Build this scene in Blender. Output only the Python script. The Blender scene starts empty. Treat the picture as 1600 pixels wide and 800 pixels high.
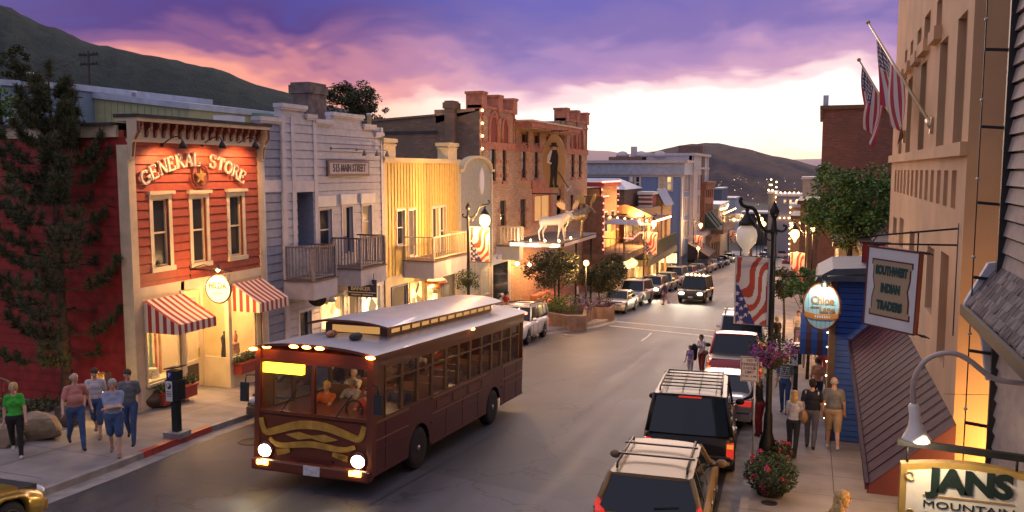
import bpy, math, random
import numpy as np
from mathutils import Vector, Matrix, Euler
R = math.radians
rnd = random.Random(7)
sc = bpy.context.scene
col = sc.collection

# ------------------------------------------------------------ camera, sky, exposure
F, CX, CY, E, S = 1350.0, 800.0, 400.0, 5.6, 0.0672
YAW, PITCH = math.atan(480/1350), math.atan(135/1350)
cd = bpy.data.cameras.new('camera'); cam = bpy.data.objects.new('camera', cd); col.objects.link(cam)
cam.location = (0, 0, E); cam.rotation_euler = (math.pi/2-PITCH, 0, YAW)
cd.sensor_width = 36; cd.lens = 36*F/1600; cd.clip_end = 9000; cd.clip_start = .05
sc.camera = cam
sc.view_settings.view_transform = 'Standard'; sc.view_settings.look = 'None'
sc.view_settings.gamma = 1; sc.view_settings.use_curve_mapping = False
sc.view_settings.exposure = 1.1
cy = sc.cycles
cy.use_denoising = True; cy.sample_clamp_indirect = 4; cy.sample_clamp_direct = 30; cy.max_bounces = 6
cy.transparent_max_bounces = 8; cy.caustics_reflective = False; cy.caustics_refractive = False

def sky():
    w = bpy.data.worlds.new('World'); sc.world = w; w.use_nodes = True
    nt = w.node_tree; N = nt.nodes; L = nt.links
    for n in list(N): N.remove(n)
    def n(t, **k):
        o = N.new(t)
        for a, b in k.items(): setattr(o, a, b)
        return o
    def ma(op, a, b=None, c=None):
        o = n('ShaderNodeMath', operation=op)
        for i, v in enumerate((a, b, c)):
            if v is None: continue
            if isinstance(v, (int, float)): o.inputs[i].default_value = v
            else: L.new(v, o.inputs[i])
        return o.outputs[0]
    tc = n('ShaderNodeTexCoord'); sp = n('ShaderNodeSeparateXYZ'); L.new(tc.outputs['Generated'], sp.inputs[0])
    x, y, z = sp.outputs
    el = ma('ARCSINE', z); az = ma('ARCTAN2', x, y)            # az: 0 down the street, + to the right
    def noise(sx, sy, sz, scale, det, rough, dist=0):
        cb = n('ShaderNodeCombineXYZ')
        L.new(ma('MULTIPLY', az, sx), cb.inputs[0]); L.new(ma('MULTIPLY', el, sy), cb.inputs[1]); cb.inputs[2].default_value = sz
        t = n('ShaderNodeTexNoise'); t.inputs['Scale'].default_value = scale; t.inputs['Detail'].default_value = det
        t.inputs['Roughness'].default_value = rough; t.inputs['Distortion'].default_value = dist
        L.new(cb.outputs[0], t.inputs['Vector']); return t.outputs['Fac']
    n1 = noise(3.2, 7.5, 1.3, 2.0, 3, .5, .5); n2 = noise(7, 20, 5.1, 1.5, 4, .5, .35)
    t = ma('ADD', el, ma('MULTIPLY', ma('SUBTRACT', n1, .5), .13))
    t = ma('ADD', t, ma('MULTIPLY', ma('SUBTRACT', n2, .5), .055))
    azs = ma('ADD', az, .12)
    t = ma('ADD', t, ma('MULTIPLY', ma('MAXIMUM', ma('MULTIPLY', az, -1), 0), .045))
    def ramp(stops, fac):
        r = n('ShaderNodeValToRGB'); r.color_ramp.interpolation = 'EASE'
        els = r.color_ramp.elements
        while len(els) < len(stops): els.new(.5)
        for e_, (p, c) in zip(els, stops): e_.position = p; e_.color = (*c, 1)
        L.new(fac, r.inputs[0]); return r.outputs[0]
    tt = ma('MULTIPLY', t, 2.0)
    cen = ramp([(0, (.58, .46, .35)), (.04, (.62, .54, .45)), (.165, (.62, .54, .50)), (.205, (.50, .35, .37)), (.24, (.27, .16, .26)),
                (.285, (.175, .112, .245)), (.345, (.098, .074, .215)), (.44, (.066, .060, .225)), (.75, (.18, .165, .26)), (1, (.30, .27, .34))], tt)
    lef = ramp([(0, (.50, .20, .12)), (.17, (.54, .25, .16)), (.245, (.47, .18, .14)), (.285, (.28, .105, .14)),
                (.325, (.12, .05, .13)), (.38, (.048, .026, .12)), (.43, (.042, .032, .15)), (.75, (.16, .14, .24)), (1, (.28, .25, .32))], tt)
    bk = ramp([(0, (.20, .16, .21)), (.4, (.19, .17, .25)), (1, (.27, .25, .33))], tt)
    mr = n('ShaderNodeMapRange', interpolation_type='SMOOTHSTEP'); mr.inputs[1].default_value = -.30; mr.inputs[2].default_value = -.60
    L.new(az, mr.inputs[0])
    m1 = n('ShaderNodeMix', data_type='RGBA'); L.new(mr.outputs[0], m1.inputs[0]); L.new(cen, m1.inputs[6]); L.new(lef, m1.inputs[7])
    m2r = n('ShaderNodeMapRange', interpolation_type='SMOOTHSTEP'); m2r.inputs[1].default_value = .55; m2r.inputs[2].default_value = 1.5
    L.new(ma('ABSOLUTE', azs), m2r.inputs[0])
    m2 = n('ShaderNodeMix', data_type='RGBA'); L.new(m2r.outputs[0], m2.inputs[0]); L.new(m1.outputs[2], m2.inputs[6]); L.new(bk, m2.inputs[7])
    st = n('ShaderNodeTexSky', sky_type='NISHITA'); st.sun_disc = False; st.sun_elevation = R(1.0); st.sun_rotation = R(-8)
    b1 = n('ShaderNodeBackground'); L.new(m2.outputs[2], b1.inputs[0]); b1.inputs[1].default_value = 1.0
    b2 = n('ShaderNodeBackground'); L.new(st.outputs[0], b2.inputs[0]); b2.inputs[1].default_value = .003
    ad = n('ShaderNodeAddShader'); L.new(b1.outputs[0], ad.inputs[0]); L.new(b2.outputs[0], ad.inputs[1])
    ou = n('ShaderNodeOutputWorld'); L.new(ad.outputs[0], ou.inputs[0])
sky()
sl = bpy.data.lights.new('afterglow', 'SUN'); sl.energy = .5; sl.angle = R(25); sl.color = (1, .72, .55)
so = bpy.data.objects.new('afterglow', sl); col.objects.link(so); so.rotation_euler = (R(78), 0, R(180-8+16))
# (the sun has set down the street: the last glow comes low from there, soft and without edges)

# ------------------------------------------------------------ projection aids for laying out the place
_f = Vector((-math.sin(YAW)*math.cos(PITCH), math.cos(YAW)*math.cos(PITCH), -math.sin(PITCH)))
_r = Vector((math.cos(YAW), math.sin(YAW), 0)); _u = _r.cross(_f)
C0 = Vector((0, 0, E))
def ray(px, py): return _f + _r*((px-CX)/F) - _u*((py-CY)/F)
def gz(y):                                   # height of the road at world y
    return -S*y if y < 230 else -S*230-(y-230)*.03
def G(px, py, dz=0):
    d = ray(px, py); t = -(E-dz)/(d.z+S*d.y); return C0+d*t
def onX(px, py, X): d = ray(px, py); return C0+d*(X/d.x)
def onY(px, py, Y): d = ray(px, py); return C0+d*(Y/d.y)
def Yat(px, X): return onX(px, 265, X).y
def Xat(px, Y): return onY(px, 265, Y).x
def Zat(py, X, Y):                           # height over (X, Y) that shows at row py
    lo, hi = -80.0, 120.0
    for _ in range(50):
        m = (lo+hi)/2; v = Vector((X, Y, m))-C0
        if CY-F*v.dot(_u)/v.dot(_f) > py: lo = m
        else: hi = m
    return lo

# ------------------------------------------------------------ materials
MC = {}
def mat(name, c, rough=.7, metal=0, nz=None, bump=None, emit=None, coat=0, kind=None, spec=.5, c2=None, alpha=None):
    if name in MC: return MC[name]
    m = bpy.data.materials.new(name); m.use_nodes = True; nt = m.node_tree; N = nt.nodes; L = nt.links
    b = N['Principled BSDF']
    b.inputs['Base Color'].default_value = (*c, 1); b.inputs['Roughness'].default_value = rough; b.inputs['Metallic'].default_value = metal
    b.inputs['Specular IOR Level'].default_value = spec
    if coat: b.inputs['Coat Weight'].default_value = coat; b.inputs['Coat Roughness'].default_value = .05
    if emit:
        b.inputs['Emission Color'].default_value = (*emit[0], 1); b.inputs['Emission Strength'].default_value = emit[1]
    if alpha is not None: b.inputs['Alpha'].default_value = alpha
    tc = N.new('ShaderNodeTexCoord')
    def tex(scale, det=4, vec=None):
        t = N.new('ShaderNodeTexNoise'); t.inputs['Scale'].default_value = scale; t.inputs['Detail'].default_value = det
        L.new(vec or tc.outputs['Object'], t.inputs['Vector']); return t.outputs['Fac']
    colout = None
    if nz or c2:
        sc_, am = nz or (3, .5)
        mx = N.new('ShaderNodeMix'); mx.data_type = 'RGBA'
        rp = N.new('ShaderNodeMapRange'); rp.inputs[1].default_value = .32; rp.inputs[2].default_value = .68
        L.new(tex(sc_, 6), rp.inputs[0]); L.new(rp.outputs[0], mx.inputs[0])
        d = c2 or tuple(v*(1-am) for v in c)
        mx.inputs[6].default_value = (*(tuple(min(1, v*(1+am*.45)) for v in c) if not c2 else c), 1); mx.inputs[7].default_value = (*d, 1)
        colout = mx.outputs[2]
    hgt = None
    if kind == 'brick':
        # bricks in the plane that runs along local x (or y) and z
        sp = N.new('ShaderNodeSeparateXYZ'); L.new(tc.outputs['Object'], sp.inputs[0])
        ad = N.new('ShaderNodeMath'); ad.operation = 'ADD'; L.new(sp.outputs[0], ad.inputs[0]); L.new(sp.outputs[1], ad.inputs[1])
        cb = N.new('ShaderNodeCombineXYZ'); L.new(ad.outputs[0], cb.inputs[0]); L.new(sp.outputs[2], cb.inputs[1])
        bt = N.new('ShaderNodeTexBrick'); L.new(cb.outputs[0], bt.inputs['Vector'])
        bt.inputs['Scale'].default_value = 1; bt.inputs['Brick Width'].default_value = .3; bt.inputs['Row Height'].default_value = .1
        bt.inputs['Mortar Size'].default_value = .012; bt.inputs['Bias'].default_value = .1
        if colout: L.new(colout, bt.inputs['Color1'])
        else: bt.inputs['Color1'].default_value = (*c, 1)
        bt.inputs['Color2'].default_value = (*(v*.62 for v in c), 1); bt.inputs['Mortar'].default_value = (*(v*.45+.05 for v in c), 1)
        colout = bt.outputs['Color']; hgt = bt.outputs['Fac']
    if colout: L.new(colout, b.inputs['Base Color'])
    if bump or hgt:
        bp = N.new('ShaderNodeBump'); bp.inputs['Strength'].default_value = .5 if not bump else bump[1]
        bp.inputs['Distance'].default_value = .01 if not bump else (bump[2] if len(bump) > 2 else .01)
        L.new(hgt if hgt else tex(bump[0], 5), bp.inputs['Height'])
        if hgt: bp.invert = True
        L.new(bp.outputs[0], b.inputs['Normal'])
    MC[name] = m; return m
def glow(name, c, s, nz=None, lo=.3):
    """something lit: a lamp glass, a lit room seen through a pane, a truss given its own glow"""
    if name in MC: return MC[name]
    m = bpy.data.materials.new(name); m.use_nodes = True; nt = m.node_tree; N = nt.nodes; L = nt.links
    b = N['Principled BSDF']; b.inputs['Base Color'].default_value = (.05, .04, .03, 1); b.inputs['Roughness'].default_value = .15
    b.inputs['Emission Color'].default_value = (*c, 1); b.inputs['Emission Strength'].default_value = s
    if nz:
        tc = N.new('ShaderNodeTexCoord'); t = N.new('ShaderNodeTexVoronoi'); t.inputs['Scale'].default_value = nz; t.inputs['Randomness'].default_value = 1
        t2 = N.new('ShaderNodeTexNoise'); t2.inputs['Scale'].default_value = nz*.9; t2.inputs['Detail'].default_value = 3
        L.new(tc.outputs['Object'], t.inputs['Vector']); L.new(tc.outputs['Object'], t2.inputs['Vector'])
        sx = N.new('ShaderNodeSeparateColor'); L.new(t.outputs['Color'], sx.inputs[0])
        mu = N.new('ShaderNodeMath'); mu.operation = 'MULTIPLY'; L.new(sx.outputs[0], mu.inputs[0]); L.new(t2.outputs['Fac'], mu.inputs[1])
        mr = N.new('ShaderNodeMapRange'); mr.inputs[1].default_value = .05; mr.inputs[2].default_value = .5; mr.inputs[3].default_value = s*lo; mr.inputs[4].default_value = s*1.2
        L.new(mu.outputs[0], mr.inputs[0]); L.new(mr.outputs[0], b.inputs['Emission Strength'])
    MC[name] = m; return m

# ------------------------------------------------------------ mesh builder
class MB:
    def __init__(s): s.ch = []; s.v = []; s.f = []; s.m = []; s.sm = []; s.mats = []
    def mi(s, m):
        if m not in s.mats: s.mats.append(m)
        return s.mats.index(m)
    def add(s, vs, fs, m, smooth=False):
        b = len(s.v); fb = len(s.f); s.v += [tuple(v) for v in vs]; k = s.mi(m)
        for f in fs: s.f.append(tuple(i+b for i in f)); s.m.append(k); s.sm.append(smooth)
        s.ch.append((b, len(s.v), fb, len(s.f)))
    def poly(s, pts, m): s.add(pts, [tuple(range(len(pts)))], m)
    def box(s, x0, x1, y0, y1, z0, z1, m):
        if x0 > x1: x0, x1 = x1, x0
        if y0 > y1: y0, y1 = y1, y0
        if z0 > z1: z0, z1 = z1, z0
        s.add([(x0,y0,z0),(x1,y0,z0),(x1,y1,z0),(x0,y1,z0),(x0,y0,z1),(x1,y0,z1),(x1,y1,z1),(x0,y1,z1)],
              [(0,3,2,1),(4,5,6,7),(0,1,5,4),(1,2,6,5),(2,3,7,6),(3,0,4,7)], m)
    def bar(s, p, q, w, h, m, up=(0,0,1)):
        p, q = Vector(p), Vector(q); d = (q-p).normalized(); up = Vector(up)
        if abs(d.dot(up)) > .98: up = Vector((1,0,0)) if abs(d.x) < .9 else Vector((0,1,0))
        a = d.cross(up).normalized(); b = a.cross(d)
        vs = [e+a*sx*w/2+b*sz*h/2 for e in (p, q) for sx, sz in ((-1,-1),(1,-1),(1,1),(-1,1))]
        s.add(vs, [(0,1,2,3),(7,6,5,4),(0,4,5,1),(1,5,6,2),(2,6,7,3),(3,7,4,0)], m)
    def tube(s, pts, r, m, seg=8, caps=True, smooth=True):
        pts = [Vector(p) for p in pts]; n = len(pts); rs = r if isinstance(r, (list, tuple)) else [r]*n
        base = None; vs = []
        for i, p in enumerate(pts):
            d = (pts[min(i+1, n-1)]-pts[max(i-1, 0)]).normalized()
            if base is None: base = d.orthogonal().normalized()
            a = (base-d*base.dot(d)); a = a.normalized() if a.length > 1e-4 else d.orthogonal().normalized(); base = a; b = d.cross(a)
            vs += [p+(a*math.cos(2*math.pi*k/seg)+b*math.sin(2*math.pi*k/seg))*rs[i] for k in range(seg)]
        fs = [(i*seg+k, i*seg+(k+1) % seg, (i+1)*seg+(k+1) % seg, (i+1)*seg+k) for i in range(n-1) for k in range(seg)]
        if caps: fs += [tuple(range(seg))[::-1], tuple((n-1)*seg+k for k in range(seg))]
        s.add(vs, fs, m, smooth)
    def lathe(s, prof, c, m, seg=16, axis=(0,0,1), smooth=True, sy=1):
        c = Vector(c); ax = Vector(axis).normalized(); a = ax.orthogonal().normalized(); b = ax.cross(a)
        if ax.z > .99: a, b = Vector((1,0,0)), Vector((0,1,0))
        vs = [c+ax*z+(a*math.cos(2*math.pi*k/seg)+b*math.sin(2*math.pi*k/seg)*sy)*max(r, 1e-4) for r, z in prof for k in range(seg)]
        n = len(prof)
        fs = [(i*seg+k, i*seg+(k+1) % seg, (i+1)*seg+(k+1) % seg, (i+1)*seg+k) for i in range(n-1) for k in range(seg)]
        fs += [tuple(range(seg))[::-1], tuple((n-1)*seg+k for k in range(seg))]
        s.add(vs, fs, m, smooth)
    def ell(s, c, r, m, seg=12, rings=8, rot=None):
        if not isinstance(r, (tuple, list)): r = (r, r, r)
        c = Vector(c); vs = []
        for i in range(rings+1):
            ph = math.pi*i/rings
            for k in range(seg):
                th = 2*math.pi*k/seg
                v = Vector((r[0]*math.sin(ph)*math.cos(th), r[1]*math.sin(ph)*math.sin(th), -r[2]*math.cos(ph)))
                if rot: v = rot @ v
                vs.append(c+v)
        fs = [(i*seg+k, i*seg+(k+1) % seg, (i+1)*seg+(k+1) % seg, (i+1)*seg+k) for i in range(rings) for k in range(seg)]
        s.add(vs, fs, m, True)
    def prism(s, poly, a, b, m, plane='xz'):
        """2D outline (counter-clockwise) pulled from a to b along the third axis"""
        def P(u, v, w): return {'xz': (u, w, v), 'xy': (u, v, w), 'yz': (w, u, v)}[plane]
        n = len(poly); vs = [P(u, v, a) for u, v in poly]+[P(u, v, b) for u, v in poly]
        fs = [tuple(range(n)), tuple(range(2*n-1, n-1, -1))]+[(i, i+n, (i+1) % n+n, (i+1) % n) for i in range(n)]
        s.add(vs, fs, m)
    def each(s, name, parent=None):
        """every added shape as an object of its own"""
        i = 0; adj = {}
        order = list(s.ch); out = []
        for a, b, fa, fb in order:
            q = MB(); q.mats = list(s.mats); q.v = s.v[a:b]; q.f = [tuple(i-a for i in f) for f in s.f[fa:fb]]; q.m = s.m[fa:fb]; q.sm = s.sm[fa:fb]; out.append(q.build(name, parent))
        return out
    def build(s, name, parent=None, loc=None, M4=None, bevel=0):
        me = bpy.data.meshes.new(name); me.from_pydata(s.v, [], s.f)
        for m in s.mats: me.materials.append(m)
        me.polygons.foreach_set('material_index', s.m); me.polygons.foreach_set('use_smooth', s.sm); me.update()
        o = bpy.data.objects.new(name, me); col.objects.link(o)
        if M4 is not None: o.matrix_world = M4
        if loc is not None: o.location = loc
        if parent: o.parent = parent
        if bevel:
            bv = o.modifiers.new('bevel', 'BEVEL'); bv.width = bevel; bv.segments = 2; bv.limit_method = 'ANGLE'
        return o
def tag(o, label, cat, group=None, kind=None):
    if label: o['label'] = label
    if cat: o['category'] = cat
    if group: o['group'] = group
    if kind: o['kind'] = kind
    return o
def structure(o): o['kind'] = 'structure'; return o
def empty(name, loc, label, cat, group=None, rz=0, M4=None):
    o = bpy.data.objects.new(name, None); col.objects.link(o); o.empty_display_size = .3
    if M4 is not None: o.matrix_world = M4
    else: o.location = loc; o.rotation_euler = (0, 0, rz)
    return tag(o, label, cat, group)
def lamp(kind, power, c, parent, loc, size=.1, rot=None, spot=None, name='light'):
    l = bpy.data.lights.new(name, kind); l.energy = power; l.color = c
    if kind in ('POINT', 'SPOT'): l.shadow_soft_size = size
    if kind == 'SPOT': l.spot_size = R(spot or 100); l.spot_blend = .6
    if kind == 'AREA': l.size = size
    o = bpy.data.objects.new(name, l); col.objects.link(o); o.parent = parent; o.location = loc
    if rot: o.rotation_euler = rot
    return o
def text(s, size, m, parent, M4, name='lettering', ext=.006, bold=0, fit=None, space=1):
    c = bpy.data.curves.new(name, 'FONT'); c.body = s; c.size = size; c.extrude = ext; c.offset = bold
    c.align_x = 'CENTER'; c.align_y = 'CENTER'; c.resolution_u = 3; c.space_character = space
    o = bpy.data.objects.new(name, c); col.objects.link(o)
    dg = bpy.context.evaluated_depsgraph_get(); me = bpy.data.meshes.new_from_object(o.evaluated_get(dg))
    bpy.data.objects.remove(o); bpy.data.curves.remove(c)
    if fit and len(me.vertices):
        xs = [v.co.x for v in me.vertices]; k = fit/(max(xs)-min(xs)); x0 = (max(xs)+min(xs))/2
        for v in me.vertices: v.co.x = (v.co.x-x0)*k
    me.transform(M4); me.materials.clear(); me.materials.append(m)
    o = bpy.data.objects.new(name, me); col.objects.link(o); o.parent = parent
    return o
def face_M(x, y, z, rz=0):                    # text standing upright, read from -y
    return Matrix.Translation((x, y, z)) @ Matrix.Rotation(rz, 4, 'Z') @ Matrix.Rotation(math.pi/2, 4, 'X')

# common materials
white = mat('white_paint', (.72, .70, .66), .55, nz=(2, .12))
cream = mat('cream_paint', (.70, .60, .40), .55, nz=(2, .15))
dglass = mat('dark_glass', (.025, .03, .04), .06, spec=.8)
bglass = mat('dim_window', (.05, .05, .06), .12, emit=((1, .55, .22), .10), spec=.8)
wglass = glow('lit_window', (1, .56, .19), 1.7, 2.0, .04)
wglass2 = glow('bright_window', (1, .68, .32), 2.3, 1.8, .10)
iron = mat('black_iron', (.018, .017, .017), .45, .3, nz=(8, .3))
bulb = glow('warm_bulb', (1, .62, .28), 26)
redbulb = glow('red_bulb', (1, .10, .07), 7)
WARM = (1, .50, .17)
# ------------------------------------------------------------ ground, road, pavements
KL, KR = -14.6, -1.35                          # kerb lines
asph = mat('asphalt', (.070, .071, .086), .62, nz=(.35, .25), bump=(60, .35, .006))
def asphalt_nodes(m):
    nt = m.node_tree; N = nt.nodes; L = nt.links; b = N['Principled BSDF']
    tc = N.new('ShaderNodeTexCoord'); mp = N.new('ShaderNodeMapping'); mp.inputs['Scale'].default_value = (1.6, .07, 1)
    L.new(tc.outputs['Object'], mp.inputs[0]); t = N.new('ShaderNodeTexNoise'); t.inputs['Scale'].default_value = 1.1; t.inputs['Detail'].default_value = 5
    L.new(mp.outputs[0], t.inputs[0]); old = b.inputs['Base Color'].links[0].from_socket
    t3 = N.new('ShaderNodeTexNoise'); t3.inputs['Scale'].default_value = 90; L.new(tc.outputs['Object'], t3.inputs[0])
    mr = N.new('ShaderNodeMapRange'); mr.inputs[1].default_value = .35; mr.inputs[2].default_value = .65; mr.inputs[3].default_value = .72; mr.inputs[4].default_value = 1.2
    L.new(t.outputs['Fac'], mr.inputs[0])
    mr2 = N.new('ShaderNodeMapRange'); mr2.inputs[1].default_value = .3; mr2.inputs[2].default_value = .7; mr2.inputs[3].default_value = .75; mr2.inputs[4].default_value = 1.25
    L.new(t3.outputs['Fac'], mr2.inputs[0])
    mu = N.new('ShaderNodeMath'); mu.operation = 'MULTIPLY'; L.new(mr.outputs[0], mu.inputs[0]); L.new(mr2.outputs[0], mu.inputs[1])
    hv = N.new('ShaderNodeVectorMath'); hv.operation = 'SCALE'; L.new(old, hv.inputs[0]); L.new(mu.outputs[0], hv.inputs['Scale'])
    L.new(hv.outputs[0], b.inputs['Base Color'])
    # cracks, here and there sealed
    dn = N.new('ShaderNodeTexNoise'); dn.inputs['Scale'].default_value = 1.3; dn.inputs['Detail'].default_value = 4; L.new(tc.outputs['Object'], dn.inputs[0])
    av = N.new('ShaderNodeVectorMath'); av.operation = 'ADD'; L.new(tc.outputs['Object'], av.inputs[0]); L.new(dn.outputs['Color'], av.inputs[1])
    vo = N.new('ShaderNodeTexVoronoi'); vo.feature = 'DISTANCE_TO_EDGE'; vo.inputs['Scale'].default_value = .22; L.new(av.outputs[0], vo.inputs[0])
    cr = N.new('ShaderNodeMapRange'); cr.inputs[1].default_value = .0; cr.inputs[2].default_value = .007; cr.inputs[3].default_value = .42; cr.inputs[4].default_value = 1; L.new(vo.outputs['Distance'], cr.inputs[0])
    ps = N.new('ShaderNodeTexVoronoi'); ps.inputs['Scale'].default_value = .16; L.new(tc.outputs['Object'], ps.inputs[0]); px_ = N.new('ShaderNodeSeparateColor'); L.new(ps.outputs['Color'], px_.inputs[0])
    pm = N.new('ShaderNodeMapRange'); pm.inputs[3].default_value = .76; pm.inputs[4].default_value = 1.18; L.new(px_.outputs[0], pm.inputs[0])
    m5 = N.new('ShaderNodeMath'); m5.operation = 'MULTIPLY'; L.new(cr.outputs[0], m5.inputs[0]); L.new(pm.outputs[0], m5.inputs[1])
    m6 = N.new('ShaderNodeMath'); m6.operation = 'MULTIPLY'; L.new(mu.outputs[0], m6.inputs[0]); L.new(m5.outputs[0], m6.inputs[1]); L.new(m6.outputs[0], hv.inputs['Scale'])
    # worn wheel tracks are a little smoother
    mr3 = N.new('ShaderNodeMapRange'); mr3.inputs[3].default_value = .48; mr3.inputs[4].default_value = .75; L.new(t.outputs['Fac'], mr3.inputs[0]); L.new(mr3.outputs[0], b.inputs['Roughness'])
asphalt_nodes(asph)
conc = mat('pavement_concrete', (.27, .24, .225), .8, nz=(.9, .35), bump=(40, .3, .004))
kerbm = mat('kerb_concrete', (.30, .275, .26), .75, nz=(2.5, .35), bump=(30, .3, .004))
dirt = mat('hill_ground', (.035, .042, .02), .95, nz=(.02, .5), c2=(.06, .05, .03))
m = MB(); ys = [-60, 0, 60, 120, 180, 230, 330, 500, 900, 1600, 3200]; xs = [-2500, -900, -300, -120, -60, -30, 30, 60, 120, 300, 900, 2500]
def tz(x, y):
    z = gz(y)-.06
    return z+max(0, -x-45)*.16*(1 if y < 900 else .6)-0 if x < 0 else z+max(0, x-40)*.05
vs = [(x, y, tz(x, y)) for y in ys for x in xs]; nx = len(xs)
m.add(vs, [(j*nx+i, j*nx+i+1, (j+1)*nx+i+1, (j+1)*nx+i) for j in range(len(ys)-1) for i in range(nx-1)], dirt, True)
structure(m.build('terrain'))
m = MB(); ry = [-12+4*i for i in range(61)]+[330, 420]
for a, b in zip(ry, ry[1:]):
    m.poly([(KL-3, a, gz(a)), (2.5, a, gz(a)), (2.5, b, gz(b)), (KL-3, b, gz(b))], asph)
structure(m.build('road'))
def strip(name, pts_outer, pts_inner, h, mt, side=None):
    """pavement slab between two polylines (same count) with a vertical kerb face"""
    m = MB(); n = len(pts_outer)
    for i in range(n-1):
        a, b, c, d = pts_outer[i], pts_outer[i+1], pts_inner[i+1], pts_inner[i]
        q = [(p[0], p[1], gz(p[1])+h) for p in (a, b, c, d)]
        if (q[1][0]-q[0][0])*(q[3][1]-q[0][1])-(q[1][1]-q[0][1])*(q[3][0]-q[0][0]) < 0: q = q[::-1]
        m.poly(q, mt)
        m.poly([(a[0], a[1], gz(a[1])-.02), (b[0], b[1], gz(b[1])-.02), (b[0], b[1], gz(b[1])+h), (a[0], a[1], gz(a[1])+h)], mt)
    return structure(m.build(name))
# left kerb line with the bulb-out at the crossing
LK = [(-14.05, -6), (-14.05, 4), (-14.1, 10), (-14.35, 14), (-14.75, 18), (-14.9, 24), (-14.9, 32), (-14.75, 38.0), (-14.2, 40.2), (-13.2, 42.2), (-12.35, 44.4), (-11.7, 46.6),
      (-11.45, 49.0), (-11.75, 51.0), (-12.8, 52.2), (-13.8, 52.8), (-14.2, 53.6), (-14.3, 60), (-14.5, 80), (-14.8, 110), (-15.2, 150), (-15.8, 225)]
RK = [(-1.15, -6), (-1.18, 8), (-1.25, 16), (-1.4, 20), (-1.5, 30), (-1.65, 44), (-2.3, 60), (-3.4, 90), (-5.0, 130), (-7.0, 180), (-9, 225)]
def off(pl, d): return [(x+d, y) for x, y in pl]
strip('pavement', off(LK, -.17), [(-24, y) for x, y in LK], .152, conc)
strip('kerb', LK, off(LK, -.17), .15, kerbm)
strip('gutter', off(LK, .42), off(LK, .001), .006, kerbm)
strip('pavement', off(RK, .17), [(max(5, x+6), y) for x, y in RK], .152, conc)
strip('kerb', RK, off(RK, .17), .15, kerbm)
strip('gutter', off(RK, -.42), off(RK, -.001), .006, kerbm)
# joints cut in the pavements
dj = mat('pavement_joint', (.10, .085, .075), .9)
m = MB()
def seg(x0, y0, x1, y1, w, h, mt):
    d = Vector((x1-x0, y1-y0)); n = Vector((-d.y, d.x)).normalized()*w/2
    m.poly([(x0-n.x, y0-n.y, gz(y0-n.y)+h), (x1-n.x, y1-n.y, gz(y1-n.y)+h), (x1+n.x, y1+n.y, gz(y1+n.y)+h), (x0+n.x, y0+n.y, gz(y0+n.y)+h)][::-1], mt)
for k in range(28): y = 6+k*1.55; seg(-1.15-.012*y, y, 3, y, .02, .156, dj)
seg(.55, 4, .35, 48, .02, .157, dj)
for k in range(30): y = 4+k*1.8; seg(-24, y, -14.9, y, .02, .156, dj)
seg(-16.4, 4, -16.6, 44, .02, .157, dj)
structure(m.build('pavement_joints'))
# painted lines
pw = mat('road_paint_white', (.62, .58, .52), .6, nz=(6, .45)); pr = mat('kerb_paint_red', (.40, .05, .04), .55, nz=(5, .35))
m = MB()
a, b = G(952, 509), G(1134, 528); c, d = G(962, 502.5), G(1140, 519)
for p, q in ((a, b), (c, d)): seg(p.x, p.y, q.x, q.y, .24, .008, pw)
structure(m.build('crossing_line'))
m = MB(); m2 = mat('seam_tar', (.03, .028, .03), .5)
pts = [G(560, 800), G(700, 720), G(800, 662), G(905, 597), G(960, 560), G(1000, 533)]
for p, q in zip(pts, pts[1:]): seg(p.x, p.y, q.x, q.y, .03, .005, m2)
pts = [G(1002, 533), G(1012, 526), G(1018, 520)]
for p, q in zip(pts, pts[1:]): seg(p.x, p.y, q.x, q.y, .10, .006, pw)
structure(m.build('road_seam'))
m = MB()                                           # the red stretch of kerb
k0, k1 = 15.4, 18.1
def kx(y):
    for (xa, ya), (xb, yb) in zip(LK, LK[1:]):
        if ya <= y <= yb: return xa+(xb-xa)*(y-ya)/(yb-ya)
for i in range(6):
    y0, y1 = k0+(k1-k0)*i/6, k0+(k1-k0)*(i+1)/6
    m.poly([(kx(y0)-.17, y0, gz(y0)+.158), (kx(y0)+.004, y0, gz(y0)+.158), (kx(y1)+.004, y1, gz(y1)+.158), (kx(y1)-.17, y1, gz(y1)+.158)], pr)
    m.poly([(kx(y0)+.006, y0, gz(y0)), (kx(y1)+.006, y1, gz(y1)), (kx(y1)+.006, y1, gz(y1)+.158), (kx(y0)+.006, y0, gz(y0)+.158)], pr)
structure(m.build('red_kerb_paint'))
ml = mat('cast_iron_lid', (.05, .045, .045), .5, .6, bump=(30, .5, .01))
for px, py, dz, r, lb in ((396, 690, 0, .38, 'round iron manhole cover in the road beside the left kerb'), (890, 524, 0, .36, 'worn round manhole cover in the road near the bulb-out'), (1202, 786, .152, .16, 'small oval iron lid set in the right pavement by the flower pot')):
    p = G(px, py, dz); mm = MB(); mm.lathe([(r, 0), (r, .012), (r*.9, .014), (r*.88, .010)], (0, 0, 0), ml, 24)
    o = mm.build('manhole_cover', loc=p); o.rotation_euler = (-math.atan(S), 0, 0); tag(o, lb, 'manhole cover')

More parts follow.
